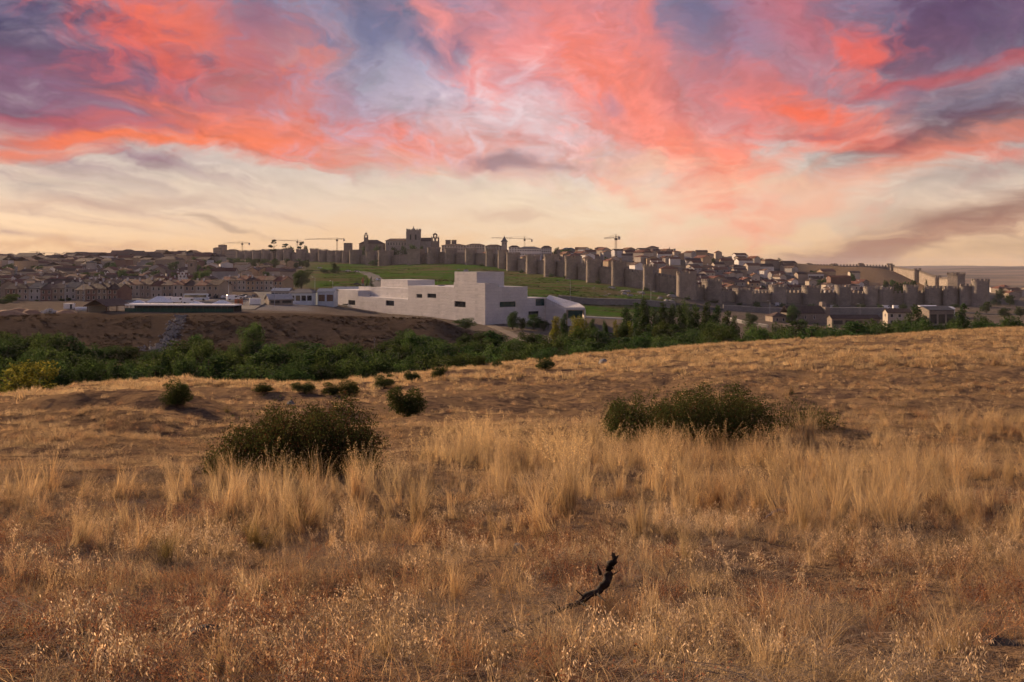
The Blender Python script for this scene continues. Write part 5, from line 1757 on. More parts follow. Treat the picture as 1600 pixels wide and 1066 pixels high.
# town trees
TT = [('round', 471, 420, 520, 36, 'large round dark tree beside the lawn left of the curving road'), ('roundmid', 321, 419, 590, 24, 'round green tree right of the white bell gable'), ('round', 308, 423, 600, 16, 'smaller dark tree left of the round green one'),
      ('farround', 416, 423, 640, 14, 'small round tree beside the terraced roofs'), ('farround', 383, 428, 650, 12, 'small dark tree among low roofs below the wall end'),
      ('farround', 523, 410, 780, 14, 'dark tree above the lawn beside the curving road'), ('farround', 506, 420, 720, 18, 'wide dark tree on the lawn left of the road'), ('farround', 522, 419, 715, 20, 'dark tree right of another on the upper lawn'),
      ('farround', 585, 406, 985, 16, 'dark bush-like tree at the foot of a wall tower'), ('conifer', 580, 432, 505, 7, 'slim green cypress beside the statue'), ('conifer', 574, 436, 502, 6, 'second slim cypress next to the statue'),
      ('pine', 428, 374, 1180, 18, 'dark layered cedar standing above the city wall'), ('pine', 446, 381, 1190, 14, 'broad pine right of the cedar above the wall'), ('farround', 455, 383, 1185, 12, 'round tree behind the wall right of the cedar'),
      ('pine', 470, 378, 1180, 18, 'ragged pine above the wall below the crane jib'), ('farround', 478, 382, 1170, 12, 'dark tree behind the wall, right end of the pine group'),
      ('farround', 567, 384, 1060, 9, 'small dark tree in front of the stone church'), ('farround', 589, 382, 1060, 14, 'dark tree right of the church below its roof'), ('farround', 617, 385, 1040, 22, 'broad dark tree below the cathedral nave'),
      ('farround', 631, 384, 1030, 12, 'dark tree left of the cathedral tower foot'), ('farround', 645, 380, 1030, 16, 'dark tree at the foot of the cathedral tower'), ('farround', 658, 383, 1025, 14, 'dark tree between cathedral tower and bell gable'),
      ('farround', 869, 386, 960, 10, 'dark tree right of the long white building'), ('farround', 884, 388, 950, 22, 'broad dark tree before the grey hall'), ('farround', 911, 387, 970, 9, 'dark tree right of the grey hall'), ('farround', 922, 388, 965, 12, 'dark tree left of the stone manor'),
      ('farround', 951, 389, 975, 10, 'dark tree right of the stone manor'), ('farround', 1060, 397, 980, 6, 'small tree beside the lantern church gable'),
      ('farround', 1270, 423, 800, 14, 'green tree in the bare slope under the ridge wall'), ('farround', 1285, 435, 770, 24, 'wide dark hedge tree left of the red barn'), ('farround', 1333, 425, 770, 12, 'dark tree right of the red barn'),
      ('farround', 1398, 437, 720, 20, 'green tree inside the wall below the sloping ridge'), ('farround', 1413, 438, 715, 20, 'second green tree inside the wall below the ridge'), ('farround', 1428, 436, 715, 18, 'third green tree inside the wall below the ridge'),
      ('conifer', 1447, 436, 700, 9, 'pointed conifer inside the wall near the sloping ridge'), ('farround', 1385, 437, 725, 14, 'leftmost green tree inside the wall below the ridge'),
      ('conifer', 1557, 452, 640, 12, 'dark conifer beyond the corner tower'), ('farround', 1578, 459, 640, 18, 'round dark tree in the suburb beyond the corner tower'), ('farround', 1565, 449, 760, 14, 'pale tree behind the suburb roofs'),
      ('farround', 1541, 470, 560, 20, 'dark tree in front of the corner tower'), ('farround', 1570, 480, 520, 22, 'dark tree at the far right below the suburb'), ('farround', 1595, 478, 530, 22, 'dark tree at the right edge below the suburb'),
      ('round', 1238, 470, 470, 22, 'dark round tree left of the shadowed church'), ('round', 1173, 488, 420, 24, 'dark round bush-like tree on the path left of the church'), ('farround', 1184, 471, 560, 16, 'small tree on the terrace under the shadowed wall'),
      ('roundmid', 1254, 497, 400, 16, 'light green tree in front of the shadowed church'), ('roundmid', 187, 447, 440, 16, 'small yellow green tree among the houses left of the vans'), ('round', 5, 466, 380, 30, 'green tree at the left edge beside the brick row'), ('roundmid', 18, 458, 400, 26, 'pale green tree near the left edge beside the brick row'),
      ('round', 58, 468, 405, 8, 'small dark tree in front of the brick row'), ('round', 98, 466, 408, 12, 'dark tree beside the small white cabin'), ('round', 107, 464, 412, 10, 'second dark tree beside the small white cabin')]
for key, u, vt, d, w, lab in TT:
    T(key, u, vt, 0, d, w, lab, 'tree')
for k, (u, vt, w) in enumerate([(1167, 398, 12), (1178, 402, 8), (1184, 401.5, 8), (1190, 403, 9), (1199, 404, 10), (1208, 405, 9), (1217, 403, 11), (1230, 409, 12)]):
    T('conifer' if k % 3 != 1 else 'farround', u, vt, 0, 985, w, f'{ORD[k]} from the left in the row of dark conifers on the right skyline', 'tree', 'row of conifers on the skyline', 'skyline_conifer')
for k in range(26):
    u = rnd.uniform(335, 480); d = rnd.uniform(950, 1120) - (u - 335) * .6
    T('farround', u, np.interp(u, [335, 400, 480], [398, 402, 404]) + rnd.uniform(0, 9), 0, d, rnd.uniform(9, 17), f'dark tree in the grove below the wall end, {"left" if u < 385 else "middle" if u < 435 else "right"} part', 'tree', 'grove at the foot of the wall end', 'grove_tree')
for k in range(120):
    u = rnd.uniform(-20, 345); d = rnd.uniform(440, 1150)
    p = at(u, d)
    if not free(p.x, p.y, 4): continue
    tree('farround', p, rnd.uniform(6, 13), rnd.uniform(.8, 1.4), f'dark garden tree among the {"lower" if d < 640 else "middle" if d < 900 else "upper"} houses {min(LM_L, key=lambda q: abs(q[0] - u))[1]}', 'tree', 'garden trees in the left town', 'garden_tree')
for k in range(24):
    u = rnd.uniform(880, 1340); d = rnd.uniform(690, 950)
    p = at(u, d)
    if not inside(u, d) or not free(p.x, p.y, 3.5): continue
    tree('farround', p, rnd.uniform(4, 7), rnd.uniform(.9, 1.3), f'small dark courtyard tree in the old town {min(LM_R, key=lambda q: abs(q[0] - u))[1]}', 'tree', 'courtyard trees in the old town', 'courtyard_tree')
for k in range(12):
    u = 1075 + k * 38 + rnd.uniform(-8, 8); d = np.interp(u, [1075, 1160, 1500], [585, 615, 615])
    T('bushfar', u, P(u, 0, d).z * 0 + np.interp(u, [1075, 1160, 1500], [462, 472, 473]), 0, d, rnd.uniform(9, 16), f'dark bush at the foot of the shadowed wall, {ORD[k]} from the left', 'bush', 'bushes along the shadowed wall', 'wall_bush')
for k, u in enumerate((752, 862, 884, 815, 935, 1010, 1050)):
    vb = np.interp(u, [727, 802, 862, 928, 1015, 1072], [414, 424, 432, 441, 454, 464])
    T('bushfar', u, vb - 6, 0, np.interp(u, [736, 802, 862, 928, 1015, 1072], [890, 822, 735, 664, 604, 585]), 10, f'small bush against the climbing wall, {ORD[k]} counting up the list from the left' if False else f'small bush at the foot of the climbing wall {min(LM_R, key=lambda q: abs(q[0] - u))[1]}', 'bush', 'bushes at the climbing wall', 'wall_bush')

# bushes on the near hill: (u, top row, foot row, width)
HB = [(637, 596, 651, 68, 'round dark thorn bush standing alone in the middle of the dry field'), (275, 590, 634, 52, 'lone dark bush on the mound at the left of the field'), (853, 558, 578, 34, 'small rounded bush on the bare slope right of centre'),
      (601, 583, 606, 36, 'small round bush on the field edge left of two others'), (645, 578, 596, 30, 'small round bush behind the lone thorn bush'), (684, 570, 592, 28, 'small upright bush on the field edge right of centre'),
      (546, 592, 618, 40, 'low dark bush at the field edge, right of a pair'), (517, 597, 618, 34, 'low dark bush at the field edge, left of a pair'), (475, 594, 613, 42, 'low green bush just behind the large left bush'), (410, 598, 613, 36, 'low grey green bush at the crest left of centre'),
      (748, 554, 574, 28, 'dark bush at the crest below the white building corner'), (778, 560, 576, 24, 'low bush beside the crest bush below the building corner'), (704, 561, 577, 30, 'rounded bush at the crest between two smaller ones'), (732, 548, 572, 34, 'taller dark bush behind the crest'),
      (802, 549, 566, 44, 'wide dark bush just beyond the crest'), (1040, 519, 541, 26, 'grey green bush beyond the crest below the poplars')]
for u, vt, vb, w, lab in HB:
    p = hit(u, vb, 6, 140)
    h = (vb - vt) / F * p.y * 1.04
    tree('bush', p - Vector((0, 0, h * .03)), h, (w / F * p.y) / (h * .98), lab, 'bush', None, 'thorn_bush')


def big_bush(u0, u1, vt, vb, label, seed, n=15000, leaf=.020, mats=None, profile=None, depthf=.75, twigs=90, ragged=.16, core=.44):
    """A large nearby bush: wide lobed mass of small leaves with twigs showing at the rim."""
    g = np.random.default_rng(seed)
    p = hit((u0 + u1) / 2, vb, 6, 140)
    d = p.y; W = (u1 - u0) / F * d; H = (vb - vt) / F * d
    root = empty('thorn_bush', p, 0, label, 'bush')
    lobes = []
    for k in range(150):
        x = g.uniform(-.47, .47); y = g.uniform(-.5, .5) * math.sqrt(1 - (2 * x) ** 2 * .9) * depthf
        hh = np.interp(x, *profile) if profile else (1 - (2 * x) ** 2) ** .5
        z = g.uniform(.06, max(.12, hh * .86))
        lobes.append((x * W, y * W, z * H * (1.15 if k % 9 == 0 else 1), g.uniform(.06, .2) * H * 1.25))
    for x in np.linspace(-.36, .36, 9):
        hh = np.interp(x, *profile)
        for y in (-.14, .06): lobes.append((x * W, y * W, hh * H * .40, hh * H * core))
    lobes = np.array(lobes)
    w = lobes[:, 3] ** 2; w /= w.sum()
    c = lobes[g.choice(len(lobes), n, p=w)]
    dd = g.normal(size=(n, 3)); dd /= np.linalg.norm(dd, axis=1)[:, None]
    r = c[:, 3] * (g.uniform(.2, 1.0, n) ** .5 + (g.random(n) < .10) * g.uniform(0, 1.1, n))
    pos = c[:, :3] + dd * r[:, None]
    pos[:, 2] = np.abs(pos[:, 2]) + .01
    nrm = dd + g.normal(size=(n, 3)) * .8; nrm /= np.linalg.norm(nrm, axis=1)[:, None]
    t = np.cross(nrm, g.normal(size=(n, 3))); t /= np.linalg.norm(t, axis=1)[:, None]
    b = np.cross(nrm, t)
    s = leaf * g.uniform(.5, 1.3, n)[:, None]
    V = np.stack([pos - t * s, pos + b * s * .5, pos + t * s, pos - b * s * .5], 1)
    mats = mats or [L_BUSH, L_BUSHR]
    me = quads('leaves', V, None, 4, mats, (g.random(n) < .22).astype(int))
    link('leaves', me, root)
    # branching twigs from the foot
    rows = []
    for k in range(twigs):
        x = g.uniform(-.42, .42) * W; y = g.uniform(-.4, .4) * W * depthf * .6
        hh = (np.interp(x / W, *profile) if profile else (1 - (2 * x / W) ** 2) ** .5) * H
        a = g.uniform(0, 6.28); lean = g.uniform(.05, .4) * H
        top = hh * g.uniform(.7, 1.1)
        ts = np.linspace(0, 1, 5)[:, None]
        ctr = np.concatenate([x + np.cos(a) * lean * ts ** 1.6 + g.normal(size=(5, 1)) * .015, y + np.sin(a) * lean * ts ** 1.6, top * ts], 1)
        wd = .005 * (1.1 - ts) + .001
        side = np.array([math.cos(a + 1.57), math.sin(a + 1.57), 0])
        rows.append(np.stack([ctr - side * wd, ctr + side * wd], 1))
    link('twigs', strips('twigs', np.array(rows), [TWIG]), root)
    return root


big_bush(338, 592, 622, 739, 'large dense dark green thorn bush left of the tall golden grass', 11, 52000, .023, profile=([-.5, -.42, -.3, -.12, .05, .2, .38, .5], [.12, .42, .70, .93, 1, .96, .72, .3]))
big_bush(945, 1200, 603, 684, 'wide dark green bramble bush behind the tall grass right of centre', 12, 46000, .028, profile=([-.5, -.4, -.2, 0, .2, .4, .5], [.3, .7, .85, 1, .95, .9, .4]))
big_bush(1175, 1315, 618, 672, 'low straggling bramble with bare arching twigs right of the wide bush', 13, 3600, .026, profile=([-.5, -.3, 0, .3, .5], [.6, .8, 1, .7, .4]), twigs=110, ragged=.5, core=.2)

# ------------------------------------------------------------------ things around the car park, road and river
def boxobj(name, loc, rz, parts, label, cat, group=None):
    root = empty(name, loc, rz, label, cat, group)
    for pn, mat, fn in parts:
        m = MB(); fn(m); m.build(pn, mat, root)
    return root


def vehicle(u, d, rz, kind, paint, label, group='vehicles parked by the town'):
    loc = at(u, d) + Vector((0, 0, .22))
    root = empty({'van': 'parked_van', 'car': 'parked_car', 'bus': 'parked_coach'}[kind], loc, rz, label, {'van': 'van', 'car': 'car', 'bus': 'coach'}[kind], group)
    L, W, H = {'van': (5.6, 2.0, 2.4), 'car': (4.3, 1.75, 1.45), 'bus': (10.5, 2.5, 3.1)}[kind]
    def loft(m, prof):
        n = len(prof); vs = []
        for y, k in ((-W / 2, 1), (W / 2, 1)):
            vs += [(x, y * (.86 if z > H * .62 else 1), z) for x, z in prof]
        m.add(vs, [tuple(range(n - 1, -1, -1)), tuple(range(n, 2 * n))] + [(i, (i + 1) % n, n + (i + 1) % n, n + i) for i in range(n)])
    prof = {'van': [(-L / 2, .3), (L / 2, .3), (L / 2, .95), (L / 2 - .75, 1.15), (L / 2 - 1.5, H * .97), (L / 2 - 1.9, H), (-L / 2 + .1, H), (-L / 2, H * .93)],
            'car': [(-L / 2, .3), (L / 2, .3), (L / 2, .7), (L / 2 - 1.05, .88), (L / 2 - 1.75, H), (-L / 2 + .95, H), (-L / 2 + .3, .95), (-L / 2, .85)],
            'bus': [(-L / 2, .35), (L / 2, .35), (L / 2, 1.2), (L / 2 - .35, H * .95), (L / 2 - .6, H), (-L / 2 + .2, H), (-L / 2, H * .95)]}[kind]
    m = MB(); loft(m, prof); m.build('body', paint, root)
    # side glass and windscreen as proud dark panes
    for s in (-1, 1):
        m = MB()
        x0, x1, z0, z1 = {'van': (L / 2 - 2.2, L / 2 - 1.25, 1.3, 2.0), 'car': (-L / 2 + .7, L / 2 - 1.5, .92, 1.34), 'bus': (-L / 2 + .4, L / 2 - .8, 1.5, 2.6)}[kind]
        m.box(x0, x1, s * W / 2 * .9 - .12, s * W / 2 * .9 + .12 if False else s * W / 2 * 1.01, z0, z1) if s > 0 else m.box(x0, x1, s * W / 2 * 1.01, s * W / 2 * .9 + .12, z0, z1)
        m.build('side_window', glass_dark, root)
    m = MB()
    xw = {'van': L / 2 - 1.12, 'car': L / 2 - 1.38, 'bus': L / 2 - .16}[kind]
    zc = {'van': 1.72, 'car': 1.14, 'bus': 2.0}[kind]
    m.box(xw - .1, xw + .14, -W * .4, W * .4, zc - .3, zc + .3); m.build('windscreen', glass_dark, root)
    for sx_ in (-1, 1):
        for sy_ in (-1, 1):
            m = MB()
            r_ = .36 if kind != 'bus' else .5
            vs = []
            n = 12
            for yy in (-.11, .11):
                vs += [(r_ * math.cos(2 * math.pi * k / n), yy, r_ * math.sin(2 * math.pi * k / n)) for k in range(n)]
            m.add(vs, [tuple(range(n - 1, -1, -1)), tuple(range(n, 2 * n))] + [(k, (k + 1) % n, n + (k + 1) % n, n + k) for k in range(n)])
            m.build('wheel', rubber, root, (sx_ * L * .31, sy_ * (W / 2 - .06), r_))
    for sy_ in (-1, 1):
        m = MB(); m.box(L / 2 - .06, L / 2 + .03, sy_ * W * .36 - .16, sy_ * W * .36 + .16, .62, .82); m.build('headlight', white_paint, root)
    return root


wp, sv, dk = car_paints['white'], car_paints['silver'], car_paints['dark']
vehicle(264.5, 372, .2, 'van', wp, 'white van parked leftmost of three behind the marquees')
vehicle(278.5, 370, .15, 'van', wp, 'white van in the middle of three behind the marquees')
vehicle(296, 366, .2, 'van', wp, 'white van parked rightmost of three behind the marquees')
vehicle(307, 390, .1, 'bus', blue_white, 'pale blue coach parked in front of the terraced row')
vehicle(364, 398, .6, 'van', wp, 'white van parked near the street mouth between the rows')
for k, (u, d, p_, w) in enumerate([(372, 430, wp, 'white'), (377, 438, sv, 'silver'), (383, 446, dk, 'dark'), (388, 432, sv, 'silver'), (340, 425, dk, 'dark'), (350, 427, wp, 'white'), (398, 440, dk, 'dark')]):
    vehicle(u, d, .3 + .2 * k, 'car', p_, f'{w} car by the street mouth, {ORD[k]} in the list from the terraced row' if False else f'{w} parked car {["right of the white van", "third along the street mouth", "deep in the street mouth", "in front of the stone shed", "before the middle terraced houses", "before the last terraced house", "beside the stone shed"][k]}')
for u, v, p_, w, lab in ((591, 439, wp, 0, 'white car driving down the curving road'), (544, 424.6, wp, 1, 'small white car on the upper road left of the curve'), (558, 425.5, sv, 1, 'small silver car at the start of the curving road'), (500, 420, wp, 1, 'white car on the road above the lawn trees'),
                         (469, 419.5, wp, 1, 'white vehicle on the road left of the lawn trees'), (558, 446, dk, 1, 'dark car parked left of the statue')):
    h_ = hit(u, v, 430)
    o = vehicle(u, h_.y, 1.2 if not w else .1, 'car', p_, lab, 'cars on the curving road')
for u, v, lab in ((1385, 477.5, 'white van parked under the shadowed wall'), (1401, 477, 'white car below the wall tower'), (1304, 477, 'pale car parked under the shadowed wall'), (1218, 476.5, 'pale van on the terrace below the wall')):
    d = 620
    vehicle(u, d, .1, 'van', wp if 'white' in lab else sv, lab, 'vehicles below the shadowed wall')


def shed_low():
    """Long low row of stalls: white roof edge, posts, green netting along the front."""
    a, b = at(196, 296), at(366, 292)
    L = (b - a).length; rz = math.atan2(b.y - a.y, b.x - a.x)
    z = max(a.z, b.z)
    root = empty('stable_row', (a.x, a.y, z), rz, 'long low shelter with white roof edge and dark green netting on the bank', 'shelter')
    m = MB(); m.box(0, L, -.5, 6, 2.0, 2.45); m.build('roof', white_sheet, root)
    m = MB(); m.box(0, L, 5.7, 5.9, -1, 2.0); m.build('back_wall', frame_dark, root)
    n = 18
    for k in range(n):
        x0 = L * k / n
        m = MB(); m.box(x0 + .06, x0 + L / n - .003, -.52, -.45, -.8, 1.15); m.build('net_panel', green_net, root)
    for k in range(n + 1):
        m = MB(); x = L * k / n; m.box(x - .05, x + .05, -.44, -.34, -.8, 2.0); m.build('post', timber, root)
shed_low()


def marquee(u, d, w, dp, h, label, peak=1.6):
    p = at(u, d)
    root = empty('marquee', p, .1, label, 'tent', 'white marquees behind the shelter')
    m = MB(); m.hip(-w / 2, w / 2, -dp / 2, dp / 2, h, peak, .25, .2); m.build('canopy', white_sheet, root)
    for sx_ in (-1, 1):
        for sy_ in (-1, 1):
            m = MB(); m.cyl(sx_ * w / 2 * .96, sy_ * dp / 2 * .96, -.5, h, .06, n=6); m.build('pole', steel_light, root)
    m = MB(); m.box(-w / 2 * .95, w / 2 * .95, dp / 2 * .93, dp / 2 * .95, 0, h - .02); m.build('back_sheet', white_sheet, root)


marquee(217, 316, 5, 5, 2.2, 'small white marquee at the left end of the row of tents', 1.3)
marquee(250, 318, 8, 6, 2.6, 'largest white marquee left of the parked vans', 2.3)
marquee(307, 312, 4.6, 5, 2.1, 'low white marquee below the pale blue coach', 1.2)
marquee(346, 310, 5.4, 5, 2.2, 'white marquee at the right end of the row of tents', 1.3)


def open_shed():
    p = at(168, 297)
    root = empty('timber_shed', p, .12, 'open gabled timber shed at the left end of the green netting', 'shed')
    m = MB(); m.gable(-5.5, 5.5, -4, 4, 2.0, 2.0, .5); ro = m.build('roof', ROOFS['brown'], root, None, R(90) * 0 + .0)
    for sx_ in (-1, 0, 1):
        for sy_ in (-1, 1):
            m = MB(); m.box(sx_ * 5 - .12, sx_ * 5 + .12, sy_ * 3.7 - .12, sy_ * 3.7 + .12, -1, 2.05 + .2); m.build('post', timber, root)
    for sx_ in (-1, 1):
        m = MB(); m.tube([(sx_ * 5, -3.7, 2.1), (sx_ * 5, 0, 3.8), (sx_ * 5, 3.7, 2.1)], .12, 4); m.tube([(sx_ * 5, -3.7, 2.1), (sx_ * 5, 3.7, 2.1)], .12, 4); m.build('truss', timber, root)
    m = MB(); m.box(-5, 5, 3.4, 3.55, -1, 2.0); m.build('back_wall', WALLS['cream'], root)
    root.rotation_euler = (0, 0, R(75))
open_shed()


def box_truck():
    p = at(398.5, 352)
    root = empty('box_trailer', p, .35, 'white box trailer standing alone on the tarmac', 'trailer')
    m = MB(); m.box(-2.1, 2.1, -1.2, 1.2, .55, 3.0); m.build('box', white_paint, root)
    m = MB(); m.box(-2.0, 2.0, -1.0, 1.0, .3, .548); m.build('chassis', frame_dark, root)
    m = MB(); m.box(-2.14, -2.103, -1.05, 1.05, .65, 2.9); m.build('door', blue_white, root)
    for sx_ in (-1, 1):
        for sy_ in (-1, 1):
            m = MB(); vs = []; n = 10
            for yy in (-.12, .12): vs += [(.36 * math.cos(2 * math.pi * k / n), yy, .36 * math.sin(2 * math.pi * k / n)) for k in range(n)]
            m.add(vs, [tuple(range(n - 1, -1, -1)), tuple(range(n, 2 * n))] + [(k, (k + 1) % n, n + (k + 1) % n, n + k) for k in range(n)])
            m.build('wheel', rubber, root, (sx_ * .9, sy_ * 1.02, .36))
box_truck()
boxobj('site_container', at(373, 355), .2, [('body', rust_stone, lambda m: m.box(-1.5, 1.5, -1.1, 1.1, 0, 2.4)), ('roof_lip', timber, lambda m: m.box(-1.6, 1.6, -1.2, 1.2, 2.402, 2.52)), ('door', timber, lambda m: m.box(-.4, .4, -1.14, -1.102, .1, 2.0))],
       'brown cabin standing left of the white trailer', 'cabin')
boxobj('site_cabin', at(108.5, 318), .1, [('body', white_paint, lambda m: m.box(-1.6, 1.6, -1.1, 1.1, -.3, 1.7)), ('roof', white_sheet, lambda m: m.box(-1.7, 1.7, -1.2, 1.2, 1.702, 1.85)), ('door', frame_dark, lambda m: m.box(.6, 1.3, -1.14, -1.102, -.1, 1.5))],
       'small white cabin above the pale heap on the left', 'cabin')
boxobj('storage_tank', at(129, 297), 0, [('tank', blue_white, lambda m: (m.tube([(-2.4, 0, 1.0), (-2.2, 0, 1.0), (2.2, 0, 1.0), (2.4, 0, 1.0)], [.3, .75, .75, .3], 12))), ('cradle', concrete, lambda m: m.box(-1.6, -1.3, -.6, .6, -.5, .6)), ('cradle', concrete, lambda m: m.box(1.3, 1.6, -.6, .6, -.5, .6))],
       'long pale blue tank beside the timber shed', 'tank')


def hall(name, u0, u1, vt, vb, d, label, wallm, roofm, rh, win=0, dp=14, rot=0.0, hip=False, pan=glass_dark):
    p = at((u0 + u1) / 2, d)
    w = (u1 - u0) / F * d; zt = P(0, vt, d).z
    h = zt - p.z - rh
    root = empty(name, (p.x, p.y + dp / 2, p.z), rot, label, 'building')
    m = MB(); m.box(-w / 2, w / 2, -dp / 2, dp / 2, -2, h); m.build('wall', wallm, root)
    m = MB(); (m.hip(-w / 2, w / 2, -dp / 2, dp / 2, h + .01, rh, .5) if hip else m.gable(-w / 2, w / 2, -dp / 2, dp / 2, h, rh)); m.build('roof', roofm, root)
    if not hip:
        m = MB(); 
        for s in (-1, 1):
            x = s * (w / 2 - .1)
            m.add([(x - .1, -dp / 2, h), (x - .1, dp / 2, h), (x - .1, 0, h + rh - .03), (x + .1, -dp / 2, h), (x + .1, dp / 2, h), (x + .1, 0, h + rh - .03)], [(2, 1, 0), (3, 4, 5), (0, 1, 4, 3), (1, 2, 5, 4), (2, 0, 3, 5)])
            m.build('gable_end', wallm, root); m = MB()
    for k in range(win):
        x = -w / 2 + w * (k + .5) / win
        m = MB(); m.box(x - w / win * .38, x + w / win * .38, -dp / 2 - .06, -dp / 2 + .1, h * .35, h * .8); m.build('window', pan, root)
    return root


hall('sports_hall', 104, 156, 438.5, 447, 560, 'long hall with blue grey roof and white band of windows in the left town', white_paint, blue_roof, 2.2, 4)
hall('long_warehouse', 60, 205, 446, 454, 520, 'very long low brown roofed warehouse below the blue grey hall', WALLS['tan'], ROOFS['brown'], 2.4, 8, rot=-.02)
hall('office_pavilion', 452, 488, 452, 473, 395, 'white and glass pavilion with dark hipped roof beside the large round tree', blue_white, ROOFS['grey'], 1.8, 4, 10, hip=True)
hall('office_wing', 424, 451, 451, 462, 420, 'low grey wing with blue grey roof left of the glass pavilion', WALLS['grey'], blue_roof, 1.2, 5, 9)
hall('stone_shed', 413, 450, 460.5, 475, 372, 'stone shed with pale pitched roof near the white trailer', WALLS['stone'], concrete, 2.0, 2, 8, .5)
hall('office_pavilion', 496, 522, 452, 470, 402, 'white house with brown window left of the convention centre', blue_white, blue_roof, 1.2, 2, 9, 0, False, timber)
hall('workshop', 520, 560, 449, 458, 470, 'low building with blue grey roof behind the convention centre wing', white_paint, blue_roof, 1.2, 4, 10)
hall('red_barn', 1298, 1330, 431, 440, 745, 'red brick barn with low roof inside the shadowed wall', WALLS['brick red'], ROOFS['red'], 1.5, 0, 10)
hall('white_villa', 1263, 1287, 426, 437, 790, 'white villa with brown roof on the slope under the ridge wall', WALLS['white'], ROOFS['brown'], 1.2, 4, 9)
boxobj('round_barn', at(1380, 735), 0, [('wall', WALLS['brick red'], lambda m: m.cyl(0, 0, -2, 3, 5, n=20)), ('roof', ROOFS['red'], lambda m: m.cyl(0, 0, 3.002, 6.0, 5.3, 1.0, 20))], 'round red roofed barn inside the wall near the ridge', 'barn')
boxobj('stone_tower', at(143, 720), .2, [('shaft', WALLS['grey'], lambda m: m.box(-3.2, 3.2, -3.2, 3.2, -2, 14)), ('roof', ROOFS['grey'], lambda m: m.hip(-3.2, 3.2, -3.2, 3.2, 14.01, 1.6, .1))], 'tall dark square tower rising from the left town', 'tower')
boxobj('stone_tower', at(300.5, 680), .1, [('shaft', WALLS['stone'], lambda m: m.box(-2.8, 2.8, -2.8, 2.8, -2, 15)), ('roof', ROOFS['brown'], lambda m: m.hip(-2.8, 2.8, -2.8, 2.8, 15.01, 1.2, .1)), ('belfry_shade_panel', frame_dark, lambda m: m.box(-.7, .7, -2.86, -2.7, 11, 13.2))], 'dark stone church tower above the white bell gable', 'tower')  # belfry opening is a solid dark panel, its inner shade given as colour

# statue beside the road
h_ = hit(567, 447, 430)
root = empty('statue', h_, 0, 'reddish stone statue of a draped figure on a plinth beside the road', 'statue')
m = MB(); m.box(-.9, .9, -.9, .9, -.5, 1.2, 0, .86); m.box(-.65, .65, -.65, .65, 1.202, 1.5); m.build('plinth', granite, root)
m = MB()
prof = [(1.5, .55), (2.0, .62), (2.8, .5), (3.6, .62), (4.1, .58), (4.4, .25), (4.55, .22)]
n = 12; vs = []
for z, r_ in prof: vs += [(r_ * 1.1 * math.cos(2 * math.pi * k / n) + .12 * math.sin(z * 1.7), r_ * .75 * math.sin(2 * math.pi * k / n), z) for k in range(n)]
fs = [tuple(range(n - 1, -1, -1)), tuple(range(len(vs) - n, len(vs)))]
for i in range(len(prof) - 1):
    for k in range(n): fs.append((i * n + k, i * n + (k + 1) % n, (i + 1) * n + (k + 1) % n, (i + 1) * n + k))
m.add(vs, fs)
hd = [(4.5, .2), (4.62, .3), (4.85, .33), (5.08, .26), (5.2, .08)]
vs = []
for z, r_ in hd: vs += [(r_ * math.cos(2 * math.pi * k / n) + .1, r_ * math.sin(2 * math.pi * k / n), z) for k in range(n)]
fs = [tuple(range(n - 1, -1, -1)), tuple(range(len(vs) - n, len(vs)))]
for i in range(len(hd) - 1):
    for k in range(n): fs.append((i * n + k, i * n + (k + 1) % n, (i + 1) * n + (k + 1) % n, (i + 1) * n + k))
m.add(vs, fs)
m.tube([(.6, 0, 3.9), (.9, -.2, 3.3), (.5, -.55, 2.9)], [.2, .17, .12], 7)
m.tube([(-.6, 0, 3.9), (-.85, -.2, 3.2), (-.3, -.6, 3.0)], [.2, .17, .12], 7)
m.build('figure', rust_stone, root, None, 0, True)


# retaining walls and terraces on the right
def retaining(name, pts, h, th, label, mat=retain_stone):
    """Masonry wall along ground points, coped with slabs."""
    P2 = [at(u, d) for u, d in pts]
    c = P2[0]
    root = empty(name, c, 0, label, 'wall')
    for part, z0, z1, t, mm in (('masonry', -3, h, th, mat), ('coping', h + .003, h + .22, th + .3, concrete)):
        mb = MB(); vs = []; fs = []
        for i, p in enumerate(P2):
            tv = (P2[min(i + 1, len(P2) - 1)] - P2[max(0, i - 1)]); tv.z = 0; tv.normalize()
            nv = Vector((-tv.y, tv.x, 0)) * t / 2
            for sgn in (-1, 1):
                q = p + nv * sgn - c
                vs += [(q.x, q.y, q.z + z0), (q.x, q.y, q.z + z1)]
        for i in range(len(P2) - 1):
            a = 4 * i; b = a + 4
            fs += [(a, a + 1, b + 1, b), (a + 2, b + 2, b + 3, a + 3), (a + 1, a + 3, b + 3, b + 1), (a, b, b + 2, a + 2)]
        fs += [(0, 2, 3, 1), (len(vs) - 4, len(vs) - 3, len(vs) - 1, len(vs) - 2)]
        mb.add(vs, fs); mb.build(part, mm, root)


retaining('retaining_wall', [(872, 478), (920, 476), (960, 478), (1000, 486), (1055, 500)], 3.2, 1.0, 'grey stone retaining wall behind the entrance wing and lawn')
retaining('retaining_wall', [(1130, 545), (1180, 548), (1230, 545)], 3.0, 1.0, 'grey stone retaining wall on the terrace left of the shadowed church')
retaining('retaining_wall', [(1290, 520), (1340, 525), (1385, 525)], 5.5, 1.0, 'tall pale retaining wall right of the shadowed church')
retaining('field_wall', [(1140, 470), (1165, 440), (1200, 425)], 1.2, .6, 'low stone wall descending beside the path left of the church')


